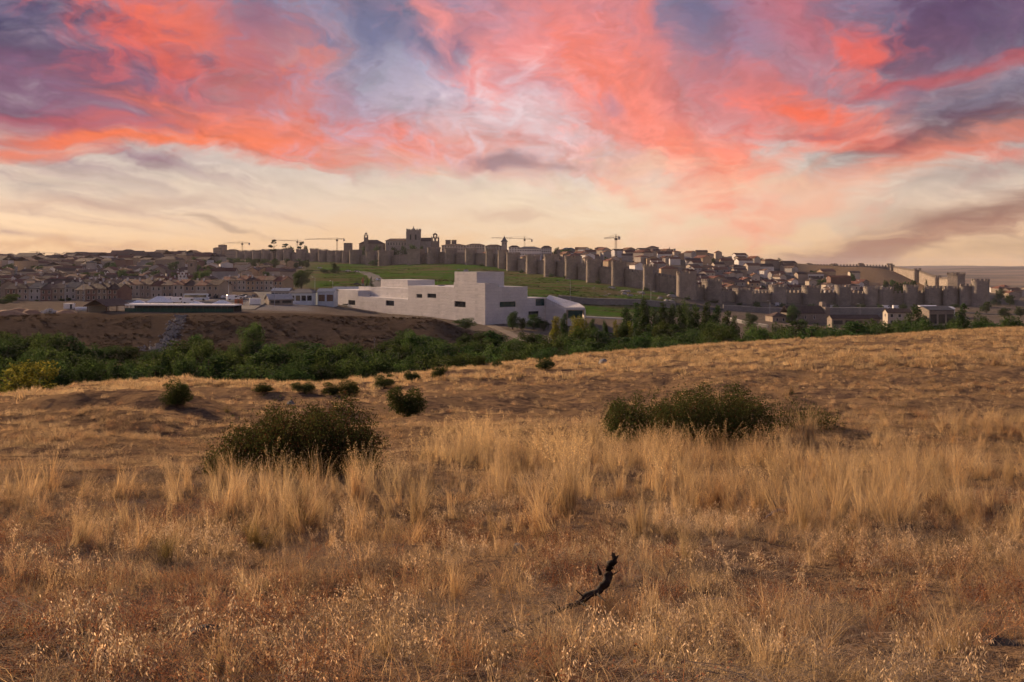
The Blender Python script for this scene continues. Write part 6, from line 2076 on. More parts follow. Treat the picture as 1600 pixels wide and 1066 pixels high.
def chapel():
    p = at(1252, 478); s = 478 / F
    root = empty('stone_chapel', p, .12, 'shadowed brown roofed stone church with a bell gable below the wall', 'church')
    m = MB(); m.box(-9, 11, -5, 6, -2, 5.2); m.build('nave', WALLS['stone'], root)
    m = MB(); m.gable(-9, 11, -5, 6, 5.2, 3.6); m.build('nave_roof', ROOFS['brown'], root)
    m = MB(); m.box(-18.5, -9.05, -5.5, 4, -2, 3.6); m.build('apse', WALLS['tan'], root)
    m = MB(); m.hip(-18.5, -9.3, -5.5, 4, 3.61, 2.0, .3); m.build('apse_roof', ROOFS['brown'], root)
    m = MB(); m.box(11.05, 13.6, -5.2, 6.2, -2, 8.4); m.box(11.05, 13.6, -1.5, 2.5, 8.402, 11.0, 0, .8); m.build('bell_gable', WALLS['stone'], root)
    for x in (-16, -12.5):
        win_part(root, x, -5.5, 1.9, 1.0, 1.3)
    for x in (-5, 0, 5): win_part(root, x, -5, 3.0, .8, 1.5)
chapel()


def villa(u0, u1, vt, vb, d, label):
    p = at((u0 + u1) / 2, d); w = (u1 - u0) / F * d; zt = P(0, vt, d).z; h = zt - p.z - 1.6
    root = house(loc=Vector((p.x, p.y, p.z)), w=w, dp=8, h=h, rh=1.6, rot=-.12, wall='cream', roof='brown', label=label, name='country_house', wins=0)
    for fl in range(2):
        for k in range(3):
            win_part(root, -w / 2 + w * (k + .5) / 3, -4, h - 1.4 - fl * 2.9, 1.2, 1.4)
    for sgn in (-1, 1):
        win_part(root, sgn * w / 2, 0, h - 1.4, 1.0, 1.3, side=sgn)
    return root
villa(1384, 1419, 483, 503, 420, 'cream two-storey house with three windows per floor below the shadowed wall')
hall('farm_shed', 1449, 1490, 480, 500, 415, 'grey farm shed with pale roof between two poplars', WALLS['stone'], ROOFS['grey'], 1.5, 3, 12, .1)
hall('farm_shed', 1300, 1375, 493, 500, 440, 'low brown roofed farm range right of the shadowed church', WALLS['stone'], ROOFS['brown'], 1.6, 4, 7)  # darker wall and roof materials put the shade on this side into colour
hall('farm_shed', 1440, 1466, 478, 486, 520, 'white roofed shed below the wall towers', white_paint, white_sheet, 1.0, 2, 8)
hall('farm_shed', 1470, 1492, 480, 487, 520, 'second white roofed shed below the wall towers, right one', white_paint, white_sheet, 1.0, 2, 8)


def lamp(u, d, h, label, group='street lamps'):
    p = at(u, d)
    root = empty('street_lamp', p, 0, label, 'lamp', group)
    m = MB(); m.tube([(0, 0, -.5), (0, 0, h * .6), (0, 0, h)], [.16, .11, .08], 6); m.build('pole', steel_light, root)
    m = MB(); m.tube([(0, 0, h), (-.9, 0, h + .25)], [.06, .05], 5); m.build('arm', steel_light, root)
    m = MB(); m.box(-1.5, -.8, -.14, .14, h + .15, h + .3); m.build('lamp_head', white_paint, root)


for u, d, h, lab in ((891, 470, 13, 'tall lamp post behind the entrance wing'), (1004, 490, 13, 'lamp post left of another before the rocky slope'), (1017, 495, 12, 'lamp post right of another before the rocky slope'),
                     (357, 400, 9, 'lamp post behind the right marquee'), (429, 350, 8, 'lamp post right of the white trailer'), (520, 420, 11, 'lamp post left of the convention centre'), (492, 430, 12, 'lamp post beside the glass pavilion'),
                     (131, 400, 9, 'lamp post in front of the terraced row on the left'), (102, 400, 8, 'lamp post beside the small white cabin'), (1203, 500, 10, 'lamp post left of the shadowed church'), (1344, 505, 9, 'lamp post in front of the tall retaining wall')):
    lamp(u, d, h, lab)
h_ = at(585, 226)
root = empty('utility_pole', h_, 0, 'grey utility pole in front of the earth bank', 'pole')
m = MB(); m.tube([(0, 0, -1), (0, 0, 3.6)], [.11, .08], 6); m.build('pole', deadwood, root)
m = MB(); m.box(-.4, .4, -.05, .05, 3.1, 3.22); m.build('crossarm', deadwood, root)


# ------------------------------------------------------------------ rocks
def rock_mesh(seed, sub=2, rough=.28, mat=rockmat):
    g = np.random.default_rng(seed)
    import bmesh
    bm = bmesh.new(); bmesh.ops.create_icosphere(bm, subdivisions=sub, radius=1.0)
    off = g.uniform(-50, 50, 3)
    planes = [(lambda v: v / np.linalg.norm(v))(g.normal(size=3)) for _ in range(9)]
    for v in bm.verts:
        c = np.array(v.co)
        for pl in planes:
            k = c @ pl
            if k > .72: c = c - pl * (k - .72)
        n = float(fbm(np.array([c[0] * 1.7 + off[0] + c[2] * .9]), np.array([c[1] * 1.7 + off[1] - c[2] * .7]), 3)[0]) - .5
        v.co = c * (1 + n * rough * 1.6)
    me = bpy.data.meshes.new('rock'); bm.to_mesh(me); bm.free(); me.materials.append(mat); me.update()
    return me


RK = [rock_mesh(i, 2, .3, bigrock) for i in range(5)]
g_ = np.random.default_rng(4)
RL = ['below the third tower from the corner', 'below the second tower from the corner', 'left of the lamp posts', 'behind the lamp posts', 'just left of the corner tower']
for k in range(44):
    u = g_.uniform(935, 1062); v = np.interp(u, [935, 1000, 1062], [455, 456, 466]) + g_.uniform(-9, 8)
    if k < 12: u = g_.uniform(690, 935); v = np.interp(u, [690, 800, 935], [418, 434, 452]) + g_.uniform(-3, 3)
    h_ = hit(u, v, 480)
    o = link('boulder', RK[k % 5], None, h_ - Vector((0, 0, .3)))
    sc = g_.uniform(.8, 2.6) if k >= 12 else g_.uniform(.6, 1.4)
    o.scale = (sc * g_.uniform(1, 1.6), sc, sc * g_.uniform(.5, .9)); o.rotation_euler = (0, 0, g_.uniform(0, 6))
    word = 'large' if sc > 1.9 else 'small' if sc < 1.3 else 'medium'
    tag(o, f'{word} grey granite boulder {RL[min(4, int((u - 935) / 26))] if k >= 12 else "on the grass under the climbing wall"}', 'boulder', 'boulders on the grassy slope')

# rubble spilling down the bank (uncountable)
RS = [rock_mesh(20 + i, 1, .3, bigrock) for i in range(3)]
mb = MB()
for k in range(420):
    t = g_.random()
    u = np.interp(t, [0, .45, 1], [284, 270, 238]) + g_.normal() * np.interp(t, [0, .5, 1], [5, 8, 12])
    d = np.interp(t, [0, 1], [277, 226])
    p = at(u, d); me = RS[k % 3]; sc = g_.uniform(.2, .65)
    rot = Matrix.Rotation(g_.uniform(0, 6.28), 3, 'Z')
    mb.add([tuple(rot @ Vector(v.co) * sc + p) for v in me.vertices], [tuple(q.vertices) for q in me.polygons])
tag(mb.build('rubble', bigrock), 'grey rubble spilling down a gully in the earth bank', 'rubble', kind='stuff')
mb = MB()
for k in range(160):
    u = g_.normal(78, 8); d = 292 + g_.uniform(-4, 4); p = at(u, d); p.z += max(0, 1.3 - abs(u - 78) * .1) * g_.random()
    me = RS[k % 3]; sc = g_.uniform(.2, .55)
    mb.add([tuple(Vector(v.co) * sc + p) for v in me.vertices], [tuple(q.vertices) for q in me.polygons])
tag(mb.build('stone_heap', concrete), 'pale heap of stones on the bank left of the cabin', 'stone heap', kind='stuff')

# earth mounds at the left end of the bank
for k, (u, d, rx, ry, hh, lab) in enumerate([(12, 282, 9, 6, 1.9, 'low sunlit earth mound at the left end of the bank'), (32, 288, 7, 5, 2.2, 'taller earth mound beside the pale stone heap'), (48, 286, 5, 4, 1.7, 'small earth mound left of the pale stone heap'), (102, 291, 5, 4, 1.2, 'small earth mound below the white cabin')]):
    p = at(u, d)
    n1, n2 = 28, 10
    vs = []; fs = []
    for i in range(n2 + 1):
        r_ = i / n2
        for j in range(n1):
            a = 2 * math.pi * j / n1
            x = rx * r_ * math.cos(a); y = ry * r_ * math.sin(a)
            z = hh * (1 - r_ ** 1.6) + (float(fbm(np.array([x * .6 + k * 9]), np.array([y * .6]), 3)[0]) - .5) * .9 * (1 - r_) - .6 * r_
            vs.append((x, y, z))
    for i in range(n2):
        for j in range(n1): fs.append((i * n1 + j, (i + 1) * n1 + j, (i + 1) * n1 + (j + 1) % n1, i * n1 + (j + 1) % n1))
    mb = MB(); mb.add(vs, fs)
    tag(mb.build('earth_mound', MATS.get('mound_earth') or mk('mound_earth', (.36, .22, .13), (.27, .16, .095), .8, .95, bump=.5, bscale=4), None, p, 0, True), lab, 'mound')


# ------------------------------------------------------------------ things lying in the near grass
CLEAR = []
def stone(u, v, wpx, hpx, label, seed, squash=.8):
    h_ = hit(u, v)
    o = link('stone', rock_mesh(seed, 3, .25, dark_rock if 'dark' in label else rockmat), None, h_)
    if wpx < 40: CLEAR.append((h_.x, h_.y - .12, wpx / F * h_.y * .62)); CLEAR.append((h_.x, h_.y - .3, wpx / F * h_.y * .4))
    w = wpx / F * h_.y / 2
    o.scale = (w, w * .9, hpx / F * h_.y * squash); o.rotation_euler = (0, 0, seed)
    tag(o, label, 'stone')


stone(809, 864, 27, 17, 'pointed grey stone in the grass left of the burnt branch', 41, .95)
stone(328, 1008, 84, 40, 'dark flat rock in the grass at the lower left', 42, .8)
stone(942, 569, 16, 10, 'grey stone on the bare slope above the wide bush', 43)
stone(905, 572, 9, 6, 'small brown stone left of the grey one on the slope', 44)
stone(1565, 1008, 60, 16, 'dark flat stone at the lower right edge', 45, .6)
stone(268, 1022, 16, 9, 'small pale stone beside the dark flat rock', 46)
stone(455, 632, 14, 8, 'small grey stone beside the mound', 47)


def gnarled(name, pts, rads, mat, label, cat, seed, stubs=()):
    g = np.random.default_rng(seed)
    P3 = [Vector(p) for p in pts]; out = []; rr = []
    for i in range(len(P3) - 1):
        for k in range(6):
            t = k / 6
            out.append(P3[i].lerp(P3[i + 1], t) + Vector(g.normal(size=3)) * rads[i] * .3); rr.append((rads[i] * (1 - t) + rads[i + 1] * t) * g.uniform(.8, 1.15))
    out.append(P3[-1]); rr.append(rads[-1])
    for q_ in out[::2]: CLEAR.append((q_.x, q_.y - .06, .10))
    root = empty(name, out[0], 0, label, cat)
    m = MB(); m.tube([p - out[0] for p in out], rr, 9); m.build('branch', mat, root, None, 0, True)
    for (a, b, r_) in stubs:
        m = MB(); m.tube([Vector(a) - out[0], (Vector(a) + Vector(b)) / 2 - out[0], Vector(b) - out[0]], [r_, r_ * .7, r_ * .3], 6); m.build('stub', mat, root)
    return root


b0 = hit(823, 985); b1 = hit(858, 972); b2 = hit(896, 962)
D = b2.y
gnarled('burnt_branch', [b0 + Vector((0, 0, .03)), b1 + Vector((0, 0, .045)), P(894, 947, D), P(931, 925, D), P(951, 902, D), P(958, 880, D), P(960, 866, D)], [.006, .010, .016, .025, .027, .022, .010], charred,
        'burnt black branch sticking up out of the dry grass', 'branch', 3, [(P(938, 897, D), P(934, 884, D - .05), .012), (P(957, 880, D), P(966, 868, D), .014), (P(905, 940, D), P(925, 952, D - .15), .012), (P(945, 905, D), P(966, 893, D), .008), (P(915, 936, D), P(900, 922, D - .1), .007), (P(880, 953, D), P(862, 940, D - .1), .006), (P(930, 925, D), P(946, 940, D - .15), .009)])
q0 = hit(770, 1006); q1 = hit(815, 990)
gnarled('burnt_branch', [q0 + Vector((0, 0, .02)), q0.lerp(q1, .5) + Vector((0, 0, .05)), q1 + Vector((0, 0, .03))], [.006, .012, .008], charred, 'short burnt stick lying left of the standing branch', 'branch', 5)
q0 = hit(1196, 812); q1 = hit(1240, 806)
gnarled('dead_branch', [q0 + Vector((0, 0, .02)), q0.lerp(q1, .4) + Vector((0, 0, .10)), q1 + Vector((0, 0, .03))], [.012, .02, .012], deadwood, 'pale grey dead branch lying in the tall grass', 'branch', 6, [(q0.lerp(q1, .4) + Vector((0, 0, .1)), q0.lerp(q1, .25) + Vector((0, 0, .24)), .01)])
q0 = hit(1333, 924); q1 = hit(1384, 929)
gnarled('dead_stick', [q0 + Vector((0, 0, .015)), q0.lerp(q1, .5) + Vector((0, 0, .03)), q1 + Vector((0, 0, .015))], [.008, .01, .006], charred, 'dark stick lying flat on the ground at lower right', 'stick', 7)
q0 = hit(1095, 944); q1 = hit(1158, 948)
gnarled('dead_stick', [q0 + Vector((0, 0, .03)), q0.lerp(q1, .5) + Vector((0, 0, .05)), q1 + Vector((0, 0, .03))], [.003, .004, .002], deadwood, 'thin pale straw stick lying right of the burnt branch', 'stick', 8)


# ------------------------------------------------------------------ grass
def blade_rows(g, n, h, spread, lean, droop, w, S=4, base=None, upright=False):
    """N curved tapering blades -> (N, S, 2, 3)."""
    a = g.uniform(0, 2 * np.pi, n)
    r = spread * np.sqrt(g.random(n))
    bx_ = base[:, 0] if base is not None else r * np.cos(a * 1.7 + 1)
    by_ = base[:, 1] if base is not None else r * np.sin(a * 1.7 + 1)
    H = g.uniform(h[0], h[1], n)
    ln = lean * g.uniform(.1, 1, n); dr = droop * g.uniform(0, 1, n)
    t = np.linspace(0, 1, S)[None, :]
    out = H[:, None] * (ln[:, None] * t + dr[:, None] * t ** 2.4)
    up = H[:, None] * (t - .42 * dr[:, None] * t ** 2.4 - .18 * ln[:, None] * t ** 2)
    cx = bx_[:, None] + np.cos(a)[:, None] * out; cy_ = by_[:, None] + np.sin(a)[:, None] * out
    b = a + np.pi / 2 + g.uniform(-.9, .9, n)
    ww = (w * g.uniform(.6, 1.3, n))[:, None] * (1 - .82 * t ** 1.3)
    c = np.stack([cx, cy_, up - .02], -1)
    sv = np.stack([np.cos(b), np.sin(b), g.uniform(-.2, .2, n)], -1)[:, None, :] * ww[..., None] * .5
    return np.stack([c - sv, c + sv], 2), c


def spikelets(g, ctr, n, ln, wd, t0, spread, droop):
    """Hanging rhombic spikelets along the upper part of each stalk centre line ctr (N, S, 3)."""
    N, S = ctr.shape[:2]
    out = []
    for i in range(N):
        for _ in range(n):
            t = g.uniform(t0, 1) * (S - 1); k = min(int(t), S - 2); f = t - k
            p = ctr[i, k] * (1 - f) + ctr[i, k + 1] * f
            a = g.uniform(0, 6.28); sp = spread * (1.25 - t / (S - 1)) * g.uniform(.3, 1)
            p = p + np.array([math.cos(a) * sp, math.sin(a) * sp, g.uniform(-.3, .2) * sp])
            dv = np.array([math.cos(a) * .5, math.sin(a) * .5, -droop + g.uniform(-.5, .5)]); dv /= np.linalg.norm(dv)
            sd_ = np.cross(dv, g.normal(size=3)); sd_ /= np.linalg.norm(sd_)
            L_ = ln * g.uniform(.7, 1.25); W_ = wd * g.uniform(.7, 1.2)
            out.append([p, p + dv * L_ * .4 + sd_ * W_, p + dv * L_, p + dv * L_ * .4 - sd_ * W_])
    return np.array(out)


def joinmesh(name, rows, quadsV, mats):
    """One mesh: ribbons use the first material, spikelets the second."""
    n, S = rows.shape[:2]
    V = rows.reshape(-1, 3)
    base = (np.arange(n) * S * 2)[:, None] + (np.arange(S - 1) * 2)[None, :]
    q = np.stack([base, base + 1, base + 3, base + 2], -1).reshape(-1, 4)
    mi = np.zeros(len(q), np.int32)
    if quadsV is not None and len(quadsV):
        q2 = np.arange(len(quadsV) * 4).reshape(-1, 4) + len(V)
        V = np.concatenate([V, quadsV.reshape(-1, 3)]); q = np.concatenate([q, q2]); mi = np.concatenate([mi, np.ones(len(q2), np.int32)])
    me = bpy.data.meshes.new(name)
    me.vertices.add(len(V)); me.vertices.foreach_set('co', V.astype(np.float32).reshape(-1))
    me.loops.add(q.size); me.loops.foreach_set('vertex_index', q.astype(np.int32).reshape(-1))
    me.polygons.add(len(q)); me.polygons.foreach_set('loop_start', np.arange(0, q.size, 4, dtype=np.int32))
    for m_ in mats: me.materials.append(m_)
    me.polygons.foreach_set('material_index', mi)
    me.update(calc_edges=True)
    return me


gr = np.random.default_rng(21)
G_SCRUB = grassmat('bank_scrub', (.085, .058, .035), (.07, .048, .03), (.055, .038, .024), .15)
L_TURF = leafmat('slope_turf', (.03, .055, .012), (.055, .065, .018), .2)
def kinds(n, fn): return [fn(np.random.default_rng(int(gr.integers(1e6)))) for _ in range(n)]


def k_mat(g):
    r1, _ = blade_rows(g, 60, (.03, .13), .13, 1.0, .9, .0030, 4)
    return joinmesh('mat', r1, None, [G_STRAW])
def k_bunch(g):
    r1, c = blade_rows(g, 60, (.14, .42), .045, .42, .45, .0030, 5)
    return joinmesh('bunch', r1, None, [G_STRAW])
def k_tall(g):
    r1, c = blade_rows(g, 85, (.28, .85), .10, .34, .38, .0040, 5)
    r2, c2 = blade_rows(g, 5, (.7, .95), .07, .22, .25, .0024, 5)
    q = spikelets(g, c2, 14, .016, .0022, .7, .014, .2)
    return joinmesh('tall', np.concatenate([r1, r2]), q, [G_TALL, G_PALE])
def k_plume(g):
    r1, c = blade_rows(g, 40, (.4, .8), .08, .3, .35, .0032, 6)
    r2, c2 = blade_rows(g, 7, (.85, 1.2), .07, .22, .34, .0028, 6)
    q = spikelets(g, c2, 46, .026, .0034, .62, .036, .15)
    return joinmesh('plume', np.concatenate([r1, r2]), q, [G_TALL, G_PLUME])
def k_oat(g):
    r1, c = blade_rows(g, 9, (.12, .30), .09, .5, .45, .0022, 5)
    q = spikelets(g, c, 9, .018, .0029, .5, .03, .9)
    return joinmesh('oat', r1, q, [G_STRAW, G_PALE])
def k_herb(g):
    r1, c = blade_rows(g, 26, (.08, .26), .08, .9, .3, .0030, 4)
    q = spikelets(g, c, 7, .012, .004, .35, .022, .1)
    return joinmesh('herb', r1, q, [G_RUST, G_RUST])
def k_litter(g):
    n = 60
    r1, c = blade_rows(g, n, (.08, .28), .2, 1.0, .2, .0030, 3)
    r1[..., 2] = r1[..., 2] * .10 + .028 + g.uniform(0, .03, n)[:, None, None]
    return joinmesh('litter', r1, None, [G_LITTER])
def k_olive(g):
    r1, c = blade_rows(g, 150, (.22, .5), .10, .55, .6, .0030, 5)
    return joinmesh('olive', r1, None, [G_OLIVE])
def k_farbunch(g):
    r1, c = blade_rows(g, 70, (.10, .36), .24, .5, .4, .010, 4)
    return joinmesh('farbunch', r1, None, [G_STRAW])
def k_fartuft(g):
    r1, c = blade_rows(g, 80, (.14, .52), .5, .45, .35, .024, 3)
    return joinmesh('fartuft', r1, None, [G_TALL])


def scatter(name, label, protos, x, y, scale, seed, tilt=.12, zoff=0.0):
    """Instances of grass tufts on the ground at x, y (one uncountable object)."""
    g = np.random.default_rng(seed)
    coll = bpy.data.collections.new(name + '_kinds')
    for i, me in enumerate(protos):
        coll.objects.link(bpy.data.objects.new(f'{name}_{i:02d}', me))
    keep = np.ones(len(x), bool)
    for ex, ey, er in CLEAR: keep &= (x - ex) ** 2 + (y - ey) ** 2 > er * er
    if y.max() < 17: keep &= (fbm(x * .8, y * .8 + 50, 4, 41) > .39) | (g.random(len(x)) < .25)
    x, y, scale = x[keep], y[keep], np.asarray(scale)[keep]
    n = len(x)
    z = gz(x, y) + zoff
    me = bpy.data.meshes.new(name)
    me.vertices.add(n); me.vertices.foreach_set('co', np.stack([x, y, z], -1).astype(np.float32).reshape(-1))
    a = me.attributes.new('rot', 'FLOAT_VECTOR', 'POINT')
    a.data.foreach_set('vector', np.stack([g.normal(0, tilt, n), g.normal(0, tilt, n), g.uniform(0, 6.28, n)], -1).astype(np.float32).reshape(-1))
    a = me.attributes.new('scl', 'FLOAT', 'POINT'); a.data.foreach_set('value', np.asarray(scale, np.float32))
    a = me.attributes.new('kindno', 'INT', 'POINT'); a.data.foreach_set('value', g.integers(0, len(protos), n).astype(np.int32))
    o = link(name, me)
    ng = bpy.data.node_groups.new(name, 'GeometryNodeTree')
    ng.interface.new_socket('Geometry', in_out='INPUT', socket_type='NodeSocketGeometry')
    ng.interface.new_socket('Geometry', in_out='OUTPUT', socket_type='NodeSocketGeometry')
    N = ng.nodes; Lk = ng.links
    gi = N.new('NodeGroupInput'); go = N.new('NodeGroupOutput')
    ci = N.new('GeometryNodeCollectionInfo'); ci.inputs[0].default_value = coll; ci.inputs['Separate Children'].default_value = True; ci.inputs['Reset Children'].default_value = True
    ip = N.new('GeometryNodeInstanceOnPoints'); ip.inputs['Pick Instance'].default_value = True
    def na(nm, dt):
        q = N.new('GeometryNodeInputNamedAttribute'); q.data_type = dt; q.inputs[0].default_value = nm; return q.outputs[0]
    Lk.new(gi.outputs[0], ip.inputs['Points']); Lk.new(ci.outputs[0], ip.inputs['Instance'])
    Lk.new(na('kindno', 'INT'), ip.inputs['Instance Index'])
    Lk.new(na('rot', 'FLOAT_VECTOR'), ip.inputs['Rotation'])
    Lk.new(na('scl', 'FLOAT'), ip.inputs['Scale'])
    Lk.new(ip.outputs[0], go.inputs[0])
    md = o.modifiers.new('scatter', 'NODES'); md.node_group = ng
    tag(o, label, 'grass', kind='stuff')
    return o


def sample(n, y0, y1, g, margin=1.2):
    """n random spots on the near hill between depths y0 and y1, even per square metre, inside a generous view wedge."""
    yy = np.sqrt(g.uniform(0, 1, n) * ((y1 + 1.5) ** 2 - (y0 + 1.5) ** 2) + (y0 + 1.5) ** 2) - 1.5
    xx = g.uniform(-1, 1, n) * (.60 * yy + margin)
    return xx, yy


def uof(x, y): return U0 + F * x / np.maximum(y, 1)
def sst(v, a, b): t = np.clip((v - a) / (b - a), 0, 1); return t * t * (3 - 2 * t)


def tallmask(x, y):
    u = uof(x, y)
    dmax = np.interp(u, [-50, 250, 330, 420, 600, 700, 960, 1200, 1400, 1650], [13, 14, 13, 13.2, 15, 21, 21, 22.5, 27, 30])
    dmin = np.interp(u, [-50, 200, 420, 600, 900, 1200, 1650], [8.5, 9, 9.5, 10, 10, 10.5, 10.5])
    n = fbm(x * .75 + 3, y * .75, 4, 31)
    m = sst(y, dmin - 1.2, dmin + 1.4) * (1 - sst(y, dmax - 1.5, dmax + 2.0))
    return m * sst(n, .43, .56) * (.12 + .88 * sst(fbm(x * .22 + 11, y * .3, 3, 37), .36, .54)) * np.where(u < 330, .62, 1.0)


def open_(x, y): return sst(fbm(x * 1.3, y * 1.3, 4, 77), .40, .54)


g = np.random.default_rng(99)
# short matted grass near the camera
x, y = sample(6500, 2.2, 11, g); k = g.random(len(x)) < .06 + .94 * open_(x, y); x, y = x[k], y[k]
scatter('short_dry_grass', 'short matted dry grass covering the near ground', kinds(5, k_mat), x, y, g.uniform(.7, 1.35, len(x)), 1, .2)
x, y = sample(4200, 2.2, 16, g); k = g.random(len(x)) < .3 + .7 * open_(x + 3, y); x, y = x[k], y[k]
scatter('grass_litter', 'flattened dead grass lying on the ground', kinds(4, k_litter), x, y, g.uniform(.7, 1.4, len(x)), 2, .1)
x, y = sample(2900, 2.9, 13, g); k = g.random(len(x)) < sst(fbm(x * .9 + 9, y * .9, 4, 12), .44, .58) * (1 - .6 * tallmask(x, y)) * np.where(uof(x, y) > 500, 1, .55); x, y = x[k], y[k]
scatter('wild_oats', 'pale drooping wild oat heads in the near grass', kinds(6, k_oat), x, y, g.uniform(.75, 1.25, len(x)), 3, .16)
x, y = sample(2500, 2.2, 13, g); k = g.random(len(x)) < sst(fbm(x * .6 + 40, y * .6, 4, 55), .46, .60); x, y = x[k], y[k]
scatter('russet_herbs', 'low russet dried herbs among the short grass', kinds(4, k_herb), x, y, g.uniform(.7, 1.3, len(x)), 4, .2)
x, y = sample(4200, 2.4, 14, g); k = g.random(len(x)) < sst(fbm(x * .9 + 80, y * .9, 4, 66), .46, .58) * np.where(uof(x, y) < 600, 1.0, .7); x, y = x[k], y[k]
scatter('grass_bunches', 'thin upright bunches of dry grass in the foreground', kinds(6, k_bunch), x, y, g.uniform(.42, 1.0, len(x)), 5, .18)
# the tall golden band
x, y = sample(7800, 8, 32, g); k = g.random(len(x)) < tallmask(x, y); x, y = x[k], y[k]
scatter('tall_dry_grass', 'tall golden dry grass in a broad band across the field', kinds(6, k_tall), x, y, g.uniform(.28, 1.05, len(x)) ** 1.15, 6, .17)
x, y = sample(4400, 12, 24, g); u = uof(x, y)
k = g.random(len(x)) < sst(tallmask(x, y), .2, .8) * np.exp(-((u - 790) / 190) ** 2) * sst(y, 12.5, 15.5) + .10 * tallmask(x, y) * (u > 330); x, y = x[k], y[k]
scatter('feathery_grass', 'pale feathery seed heads rising above the tall grass', kinds(5, k_plume), x, y, g.uniform(.62, .95, len(x)), 7, .12)
x, y = sample(11500, 9.5, 30, g); k = g.random(len(x)) < .18 + .75 * open_(x, y); x, y = x[k], y[k]
scatter('matted_grass', 'matted dry grass between the taller clumps', kinds(5, k_mat), x, y, g.uniform(1.0, 1.9, len(x)), 8, .2)
# middle distance: thin cover with bare ground between
x, y = sample(17000, 22, 66, g, 2)
n = fbm(x * .22, y * .30, 4, 15)
k = g.random(len(x)) < .07 + .8 * sst(n, .50, .64) * np.where((uof(x, y) < 760) & (y > 23) & (y < 48), .45, 1); x, y = x[k], y[k]
scatter('sparse_dry_grass', 'sparse low dry grass over the bare middle slope', kinds(5, k_farbunch), x, y, g.uniform(.35, .85, len(x)), 9, .15)
x, y = sample(24000, 55, 150, g, 4); u = uof(x, y)
n = fbm(x * .07, y * .13, 4, 18)
crest = np.interp(u, [-50, 0, 250, 500, 600, 700, 800, 900, 1000, 1125, 1250, 1400, 1600, 1700], [48, 48, 58, 60, 67, 74, 88, 98, 104, 112, 116, 118, 122, 123])
band = np.exp(-((y - np.interp(u, [600, 800, 1000, 1300, 1600], [70, 77, 84, 96, 100])) / 7) ** 2) + .8 * np.exp(-((y - crest) / 7) ** 2)
k = (y < crest + 14) & (g.random(len(x)) < .08 + .55 * sst(n, .45, .62) + .8 * band * sst(n, .25, .5)); x, y = x[k], y[k]
scatter('ridge_grass', 'golden grass in bands along the ridge of the field', kinds(5, k_fartuft), x, y, g.uniform(.45, 1.0, len(x)), 10, .12)
x, y = sample(3500, 40, 75, g, 3); u = uof(x, y)
k = (u < 720) & (g.random(len(x)) < np.exp(-((y - np.interp(u, [0, 250, 500, 700], [47, 56, 60, 66])) / 5) ** 2)); x, y = x[k], y[k]
scatter('crest_grass', 'dry grass along the left crest before the trees', kinds(4, k_fartuft), x, y, g.uniform(.35, .75, len(x)), 12, .12)

# scrubby growth on the bank and the slope below the wall
def k_scrub(g):
    r1, c = blade_rows(g, 60, (.25, .9), .9, .6, .5, .07, 3)
    return joinmesh('scrub', r1, None, [G_SCRUB])
def k_turf(g):
    r1, c = blade_rows(g, 60, (.15, .5), 1.3, .6, .5, .09, 3)
    return joinmesh('turf', r1, None, [L_TURF])
uu = g.uniform(-60, 745, 5200); dd = g.uniform(218, 276, 5200); x = (uu - U0) / F * dd; y = dd
k = g.random(len(x)) < sst(fbm(x * .12, y * .2, 4, 91), .38, .62) * (np.abs(uu - 262) > 26); x, y = x[k], y[k]
scatter('bank_scrub', 'dry brown scrub clinging to the earth bank', kinds(4, k_scrub), x, y, g.uniform(.3, .8, len(x)), 14, .15)
uu = g.uniform(505, 1060, 9000); dd = g.uniform(440, 960, 9000); x = (uu - U0) / F * dd; y = dd
k = (dd < np.interp(uu, [500, 548, 640, 727, 792, 852, 917, 957, 1005, 1060], [1020, 1000, 930, 880, 815, 730, 665, 630, 600, 580])) & (g.random(len(x)) < sst(fbm(x * .03, y * .05, 4, 92), .45, .6)); x, y = x[k], y[k]
scatter('slope_turf', 'rough green turf tussocks on the slope below the wall', kinds(4, k_turf), x, y, g.uniform(.5, 1.3, len(x)), 15, .1)

# separate large tussocks one can point at
TUS = [kinds(1, lambda g: joinmesh('blades', np.concatenate([blade_rows(g, 420, (.45, 1.0), .13, .34, .32, .0036, 6)[0], blade_rows(g, 90, (.2, .5), .16, .8, .6, .0036, 6)[0]]), None, [G_TALL]))[0] for _ in range(3)]
TUO = [kinds(1, lambda g: joinmesh('blades', np.concatenate([blade_rows(g, 420, (.4, .9), .14, .6, .7, .0034, 6)[0], blade_rows(g, 120, (.2, .5), .16, .9, .8, .0034, 6)[0]]), None, [G_OLIVE]))[0] for _ in range(3)]
TUR = [kinds(1, lambda g: joinmesh('blades', blade_rows(g, 420, (.4, .95), .14, .5, .5, .0034, 6)[0], None, [G_STRAW]))[0] for _ in range(3)]
SEED = [kinds(1, lambda g: (lambda r: joinmesh('seed_stalks', r[0], spikelets(g, r[1], 40, .026, .0034, .66, .034, .15), [G_TALL, G_PLUME]))(blade_rows(g, 10, (.9, 1.25), .07, .25, .25, .0030, 6)))[0] for _ in range(3)]
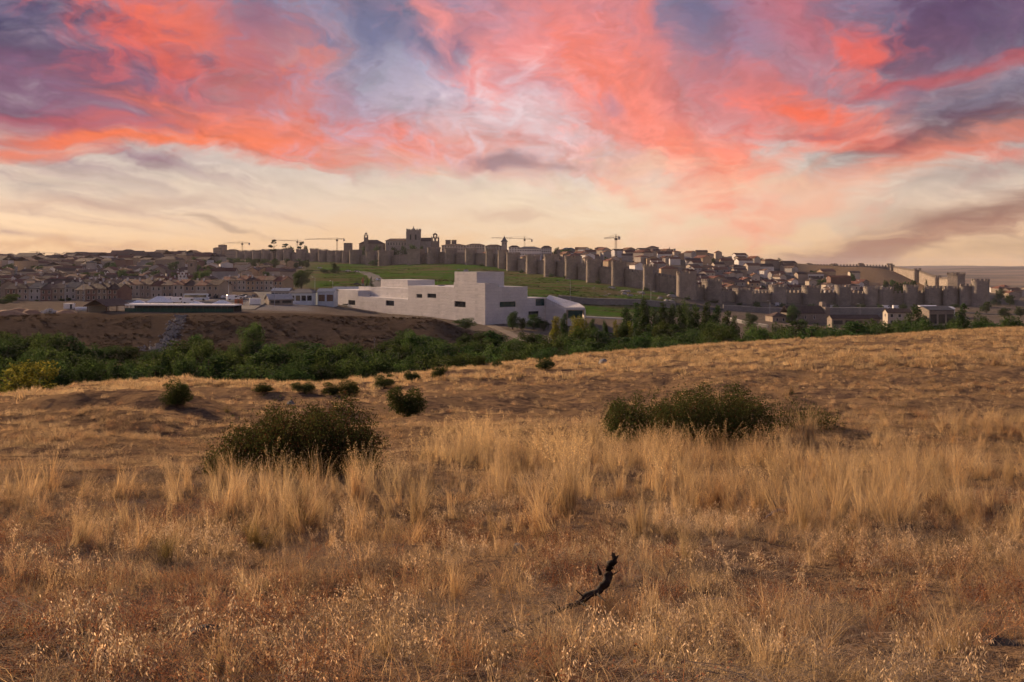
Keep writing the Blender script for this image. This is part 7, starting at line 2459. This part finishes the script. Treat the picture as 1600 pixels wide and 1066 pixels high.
TL_ = [(883, 812, 128, 'golden', TUS, 1, 'tall golden tussock fanning out in the centre of the field'), (1262, 700, 70, 'g', TUS, 0, 'golden tussock below the straggling bramble'), (655, 830, 105, 'g', TUS, 1, 'golden tussock left of centre below the feathery heads'),
       (405, 862, 96, 'o', TUO, 0, 'olive green tussock below the large left bush'), (470, 832, 92, 'o', TUO, 0, 'olive green tussock right of another below the left bush'), (255, 880, 84, 'o', TUO, 0, 'dull olive tussock in the left foreground'),
       (50, 962, 74, 'r', TUR, 0, 'russet tussock with dark heart at the left edge'), (170, 956, 96, 'r', TUR, 0, 'drooping tan tussock in the lower left'), (105, 985, 90, 'r', TUR, 0, 'narrow tan tussock at lower left between two larger'), (205, 1050, 110, 'r', TUR, 0, 'large tan tussock at the bottom left'),
       (338, 1060, 100, 'g', TUS, 0, 'upright straw tussock in front of the dark flat rock'), (715, 948, 92, 'g', TUS, 0, 'upright straw tussock left of the burnt branch'), (868, 1064, 82, 'r', TUR, 0, 'orange tan tussock at the bottom below the burnt branch'), (1075, 890, 86, 'g', TUS, 0, 'golden tussock right of the burnt branch'),
       (1000, 840, 90, 'g', TUS, 0, 'golden tussock right of the central one'), (1260, 838, 92, 'g', TUS, 0, 'tall golden tussock beside the pale dead branch'), (1385, 822, 82, 'g', TUS, 0, 'golden tussock right of the dead branch'), (1120, 806, 82, 'g', TUS, 0, 'golden tussock left of the dead branch'),
       (1500, 760, 80, 'g', TUS, 0, 'golden tussock in the tall grass at the right'), (560, 790, 92, 'g', TUS, 1, 'straw tussock with seed heads right of the large left bush'), (350, 760, 60, 'g', TUS, 1, 'straw tussock at the left foot of the large bush'),
       (1555, 573, 24, 'r', TUR, 0, 'lone russet tussock on the ridge at the right'), (1235, 616, 24, 'r', TUR, 0, 'lone brown tussock behind the straggling bramble'), (355, 645, 17, 'o', TUO, 0, 'small dark tussock right of the mound'), (1396, 570, 16, 'r', TUR, 0, 'small tan tussock on the ridge'), (985, 545, 15, 'r', TUR, 0, 'small dry clump on the crest below the poplars'),
       (128, 860, 70, 'g', TUS, 1, 'thin straw tussock with a tall seed head at the left'), (930, 700, 62, 'g', TUS, 1, 'straw tussock with seed heads left of the wide bush'), (760, 712, 66, 'g', TUS, 1, 'feathery tussock among the pale seed heads'), (440, 742, 60, 'g', TUS, 1, 'seed heads rising in front of the large left bush'),
       (505, 738, 56, 'g', TUS, 1, 'second clump of seed heads in front of the left bush')]
for k, (u, v, hpx, _w, pool, seedy, lab) in enumerate(TL_):
    p = hit(u, v)
    h_m = hpx / F * p.y / .93
    o = empty('grass_tussock', p - Vector((0, 0, .02)), gr.uniform(0, 6), lab, 'tussock')
    o.scale = (h_m * (1.35 if hpx < 30 else 1.0),) * 2 + (h_m,)
    link('blades', pool[k % 3], o)
    if seedy: link('seed_stalks', SEED[k % 3], o)


# ------------------------------------------------------------------ morning haze
hz = MB(); hz.box(-11500, 11500, -60, 9100, -78, 66)
hm = bpy.data.materials.new('haze'); hm.use_nodes = True
hn = hm.node_tree.nodes; hn.remove(hn['Principled BSDF'])
pv = hn.new('ShaderNodeVolumePrincipled')
pv.inputs['Color'].default_value = (.70, .70, .80, 1)
pv.inputs['Density'].default_value = .00005
pv.inputs['Anisotropy'].default_value = 0.0
hm.node_tree.links.new(pv.outputs[0], hn['Material Output'].inputs['Volume'])
hm.cycles.homogeneous_volume = True
tag(hz.build('haze', hm), 'thin warm morning haze lying over the valley and town', 'haze', kind='stuff')

# ------------------------------------------------------------------ things that would share a label are told apart by their place
same = {}
for o in SC.objects:
    if o.parent is None and o.get('label') and o.get('category'):
        same.setdefault(o['label'], []).append(o)
for lab, os_ in same.items():
    if len(os_) < 2: continue
    os_.sort(key=lambda o: o.location.x / max(o.location.y, 1))
    words = {2: ['left one', 'right one'], 3: ['left one', 'middle one', 'right one']}.get(len(os_)) or [f'{w} from left' for w in ORD[:len(os_)]]
    for o, w in zip(os_, words):
        if len((lab + ' ' + w).split()) <= 16: o['label'] = f'{lab}, {w}'
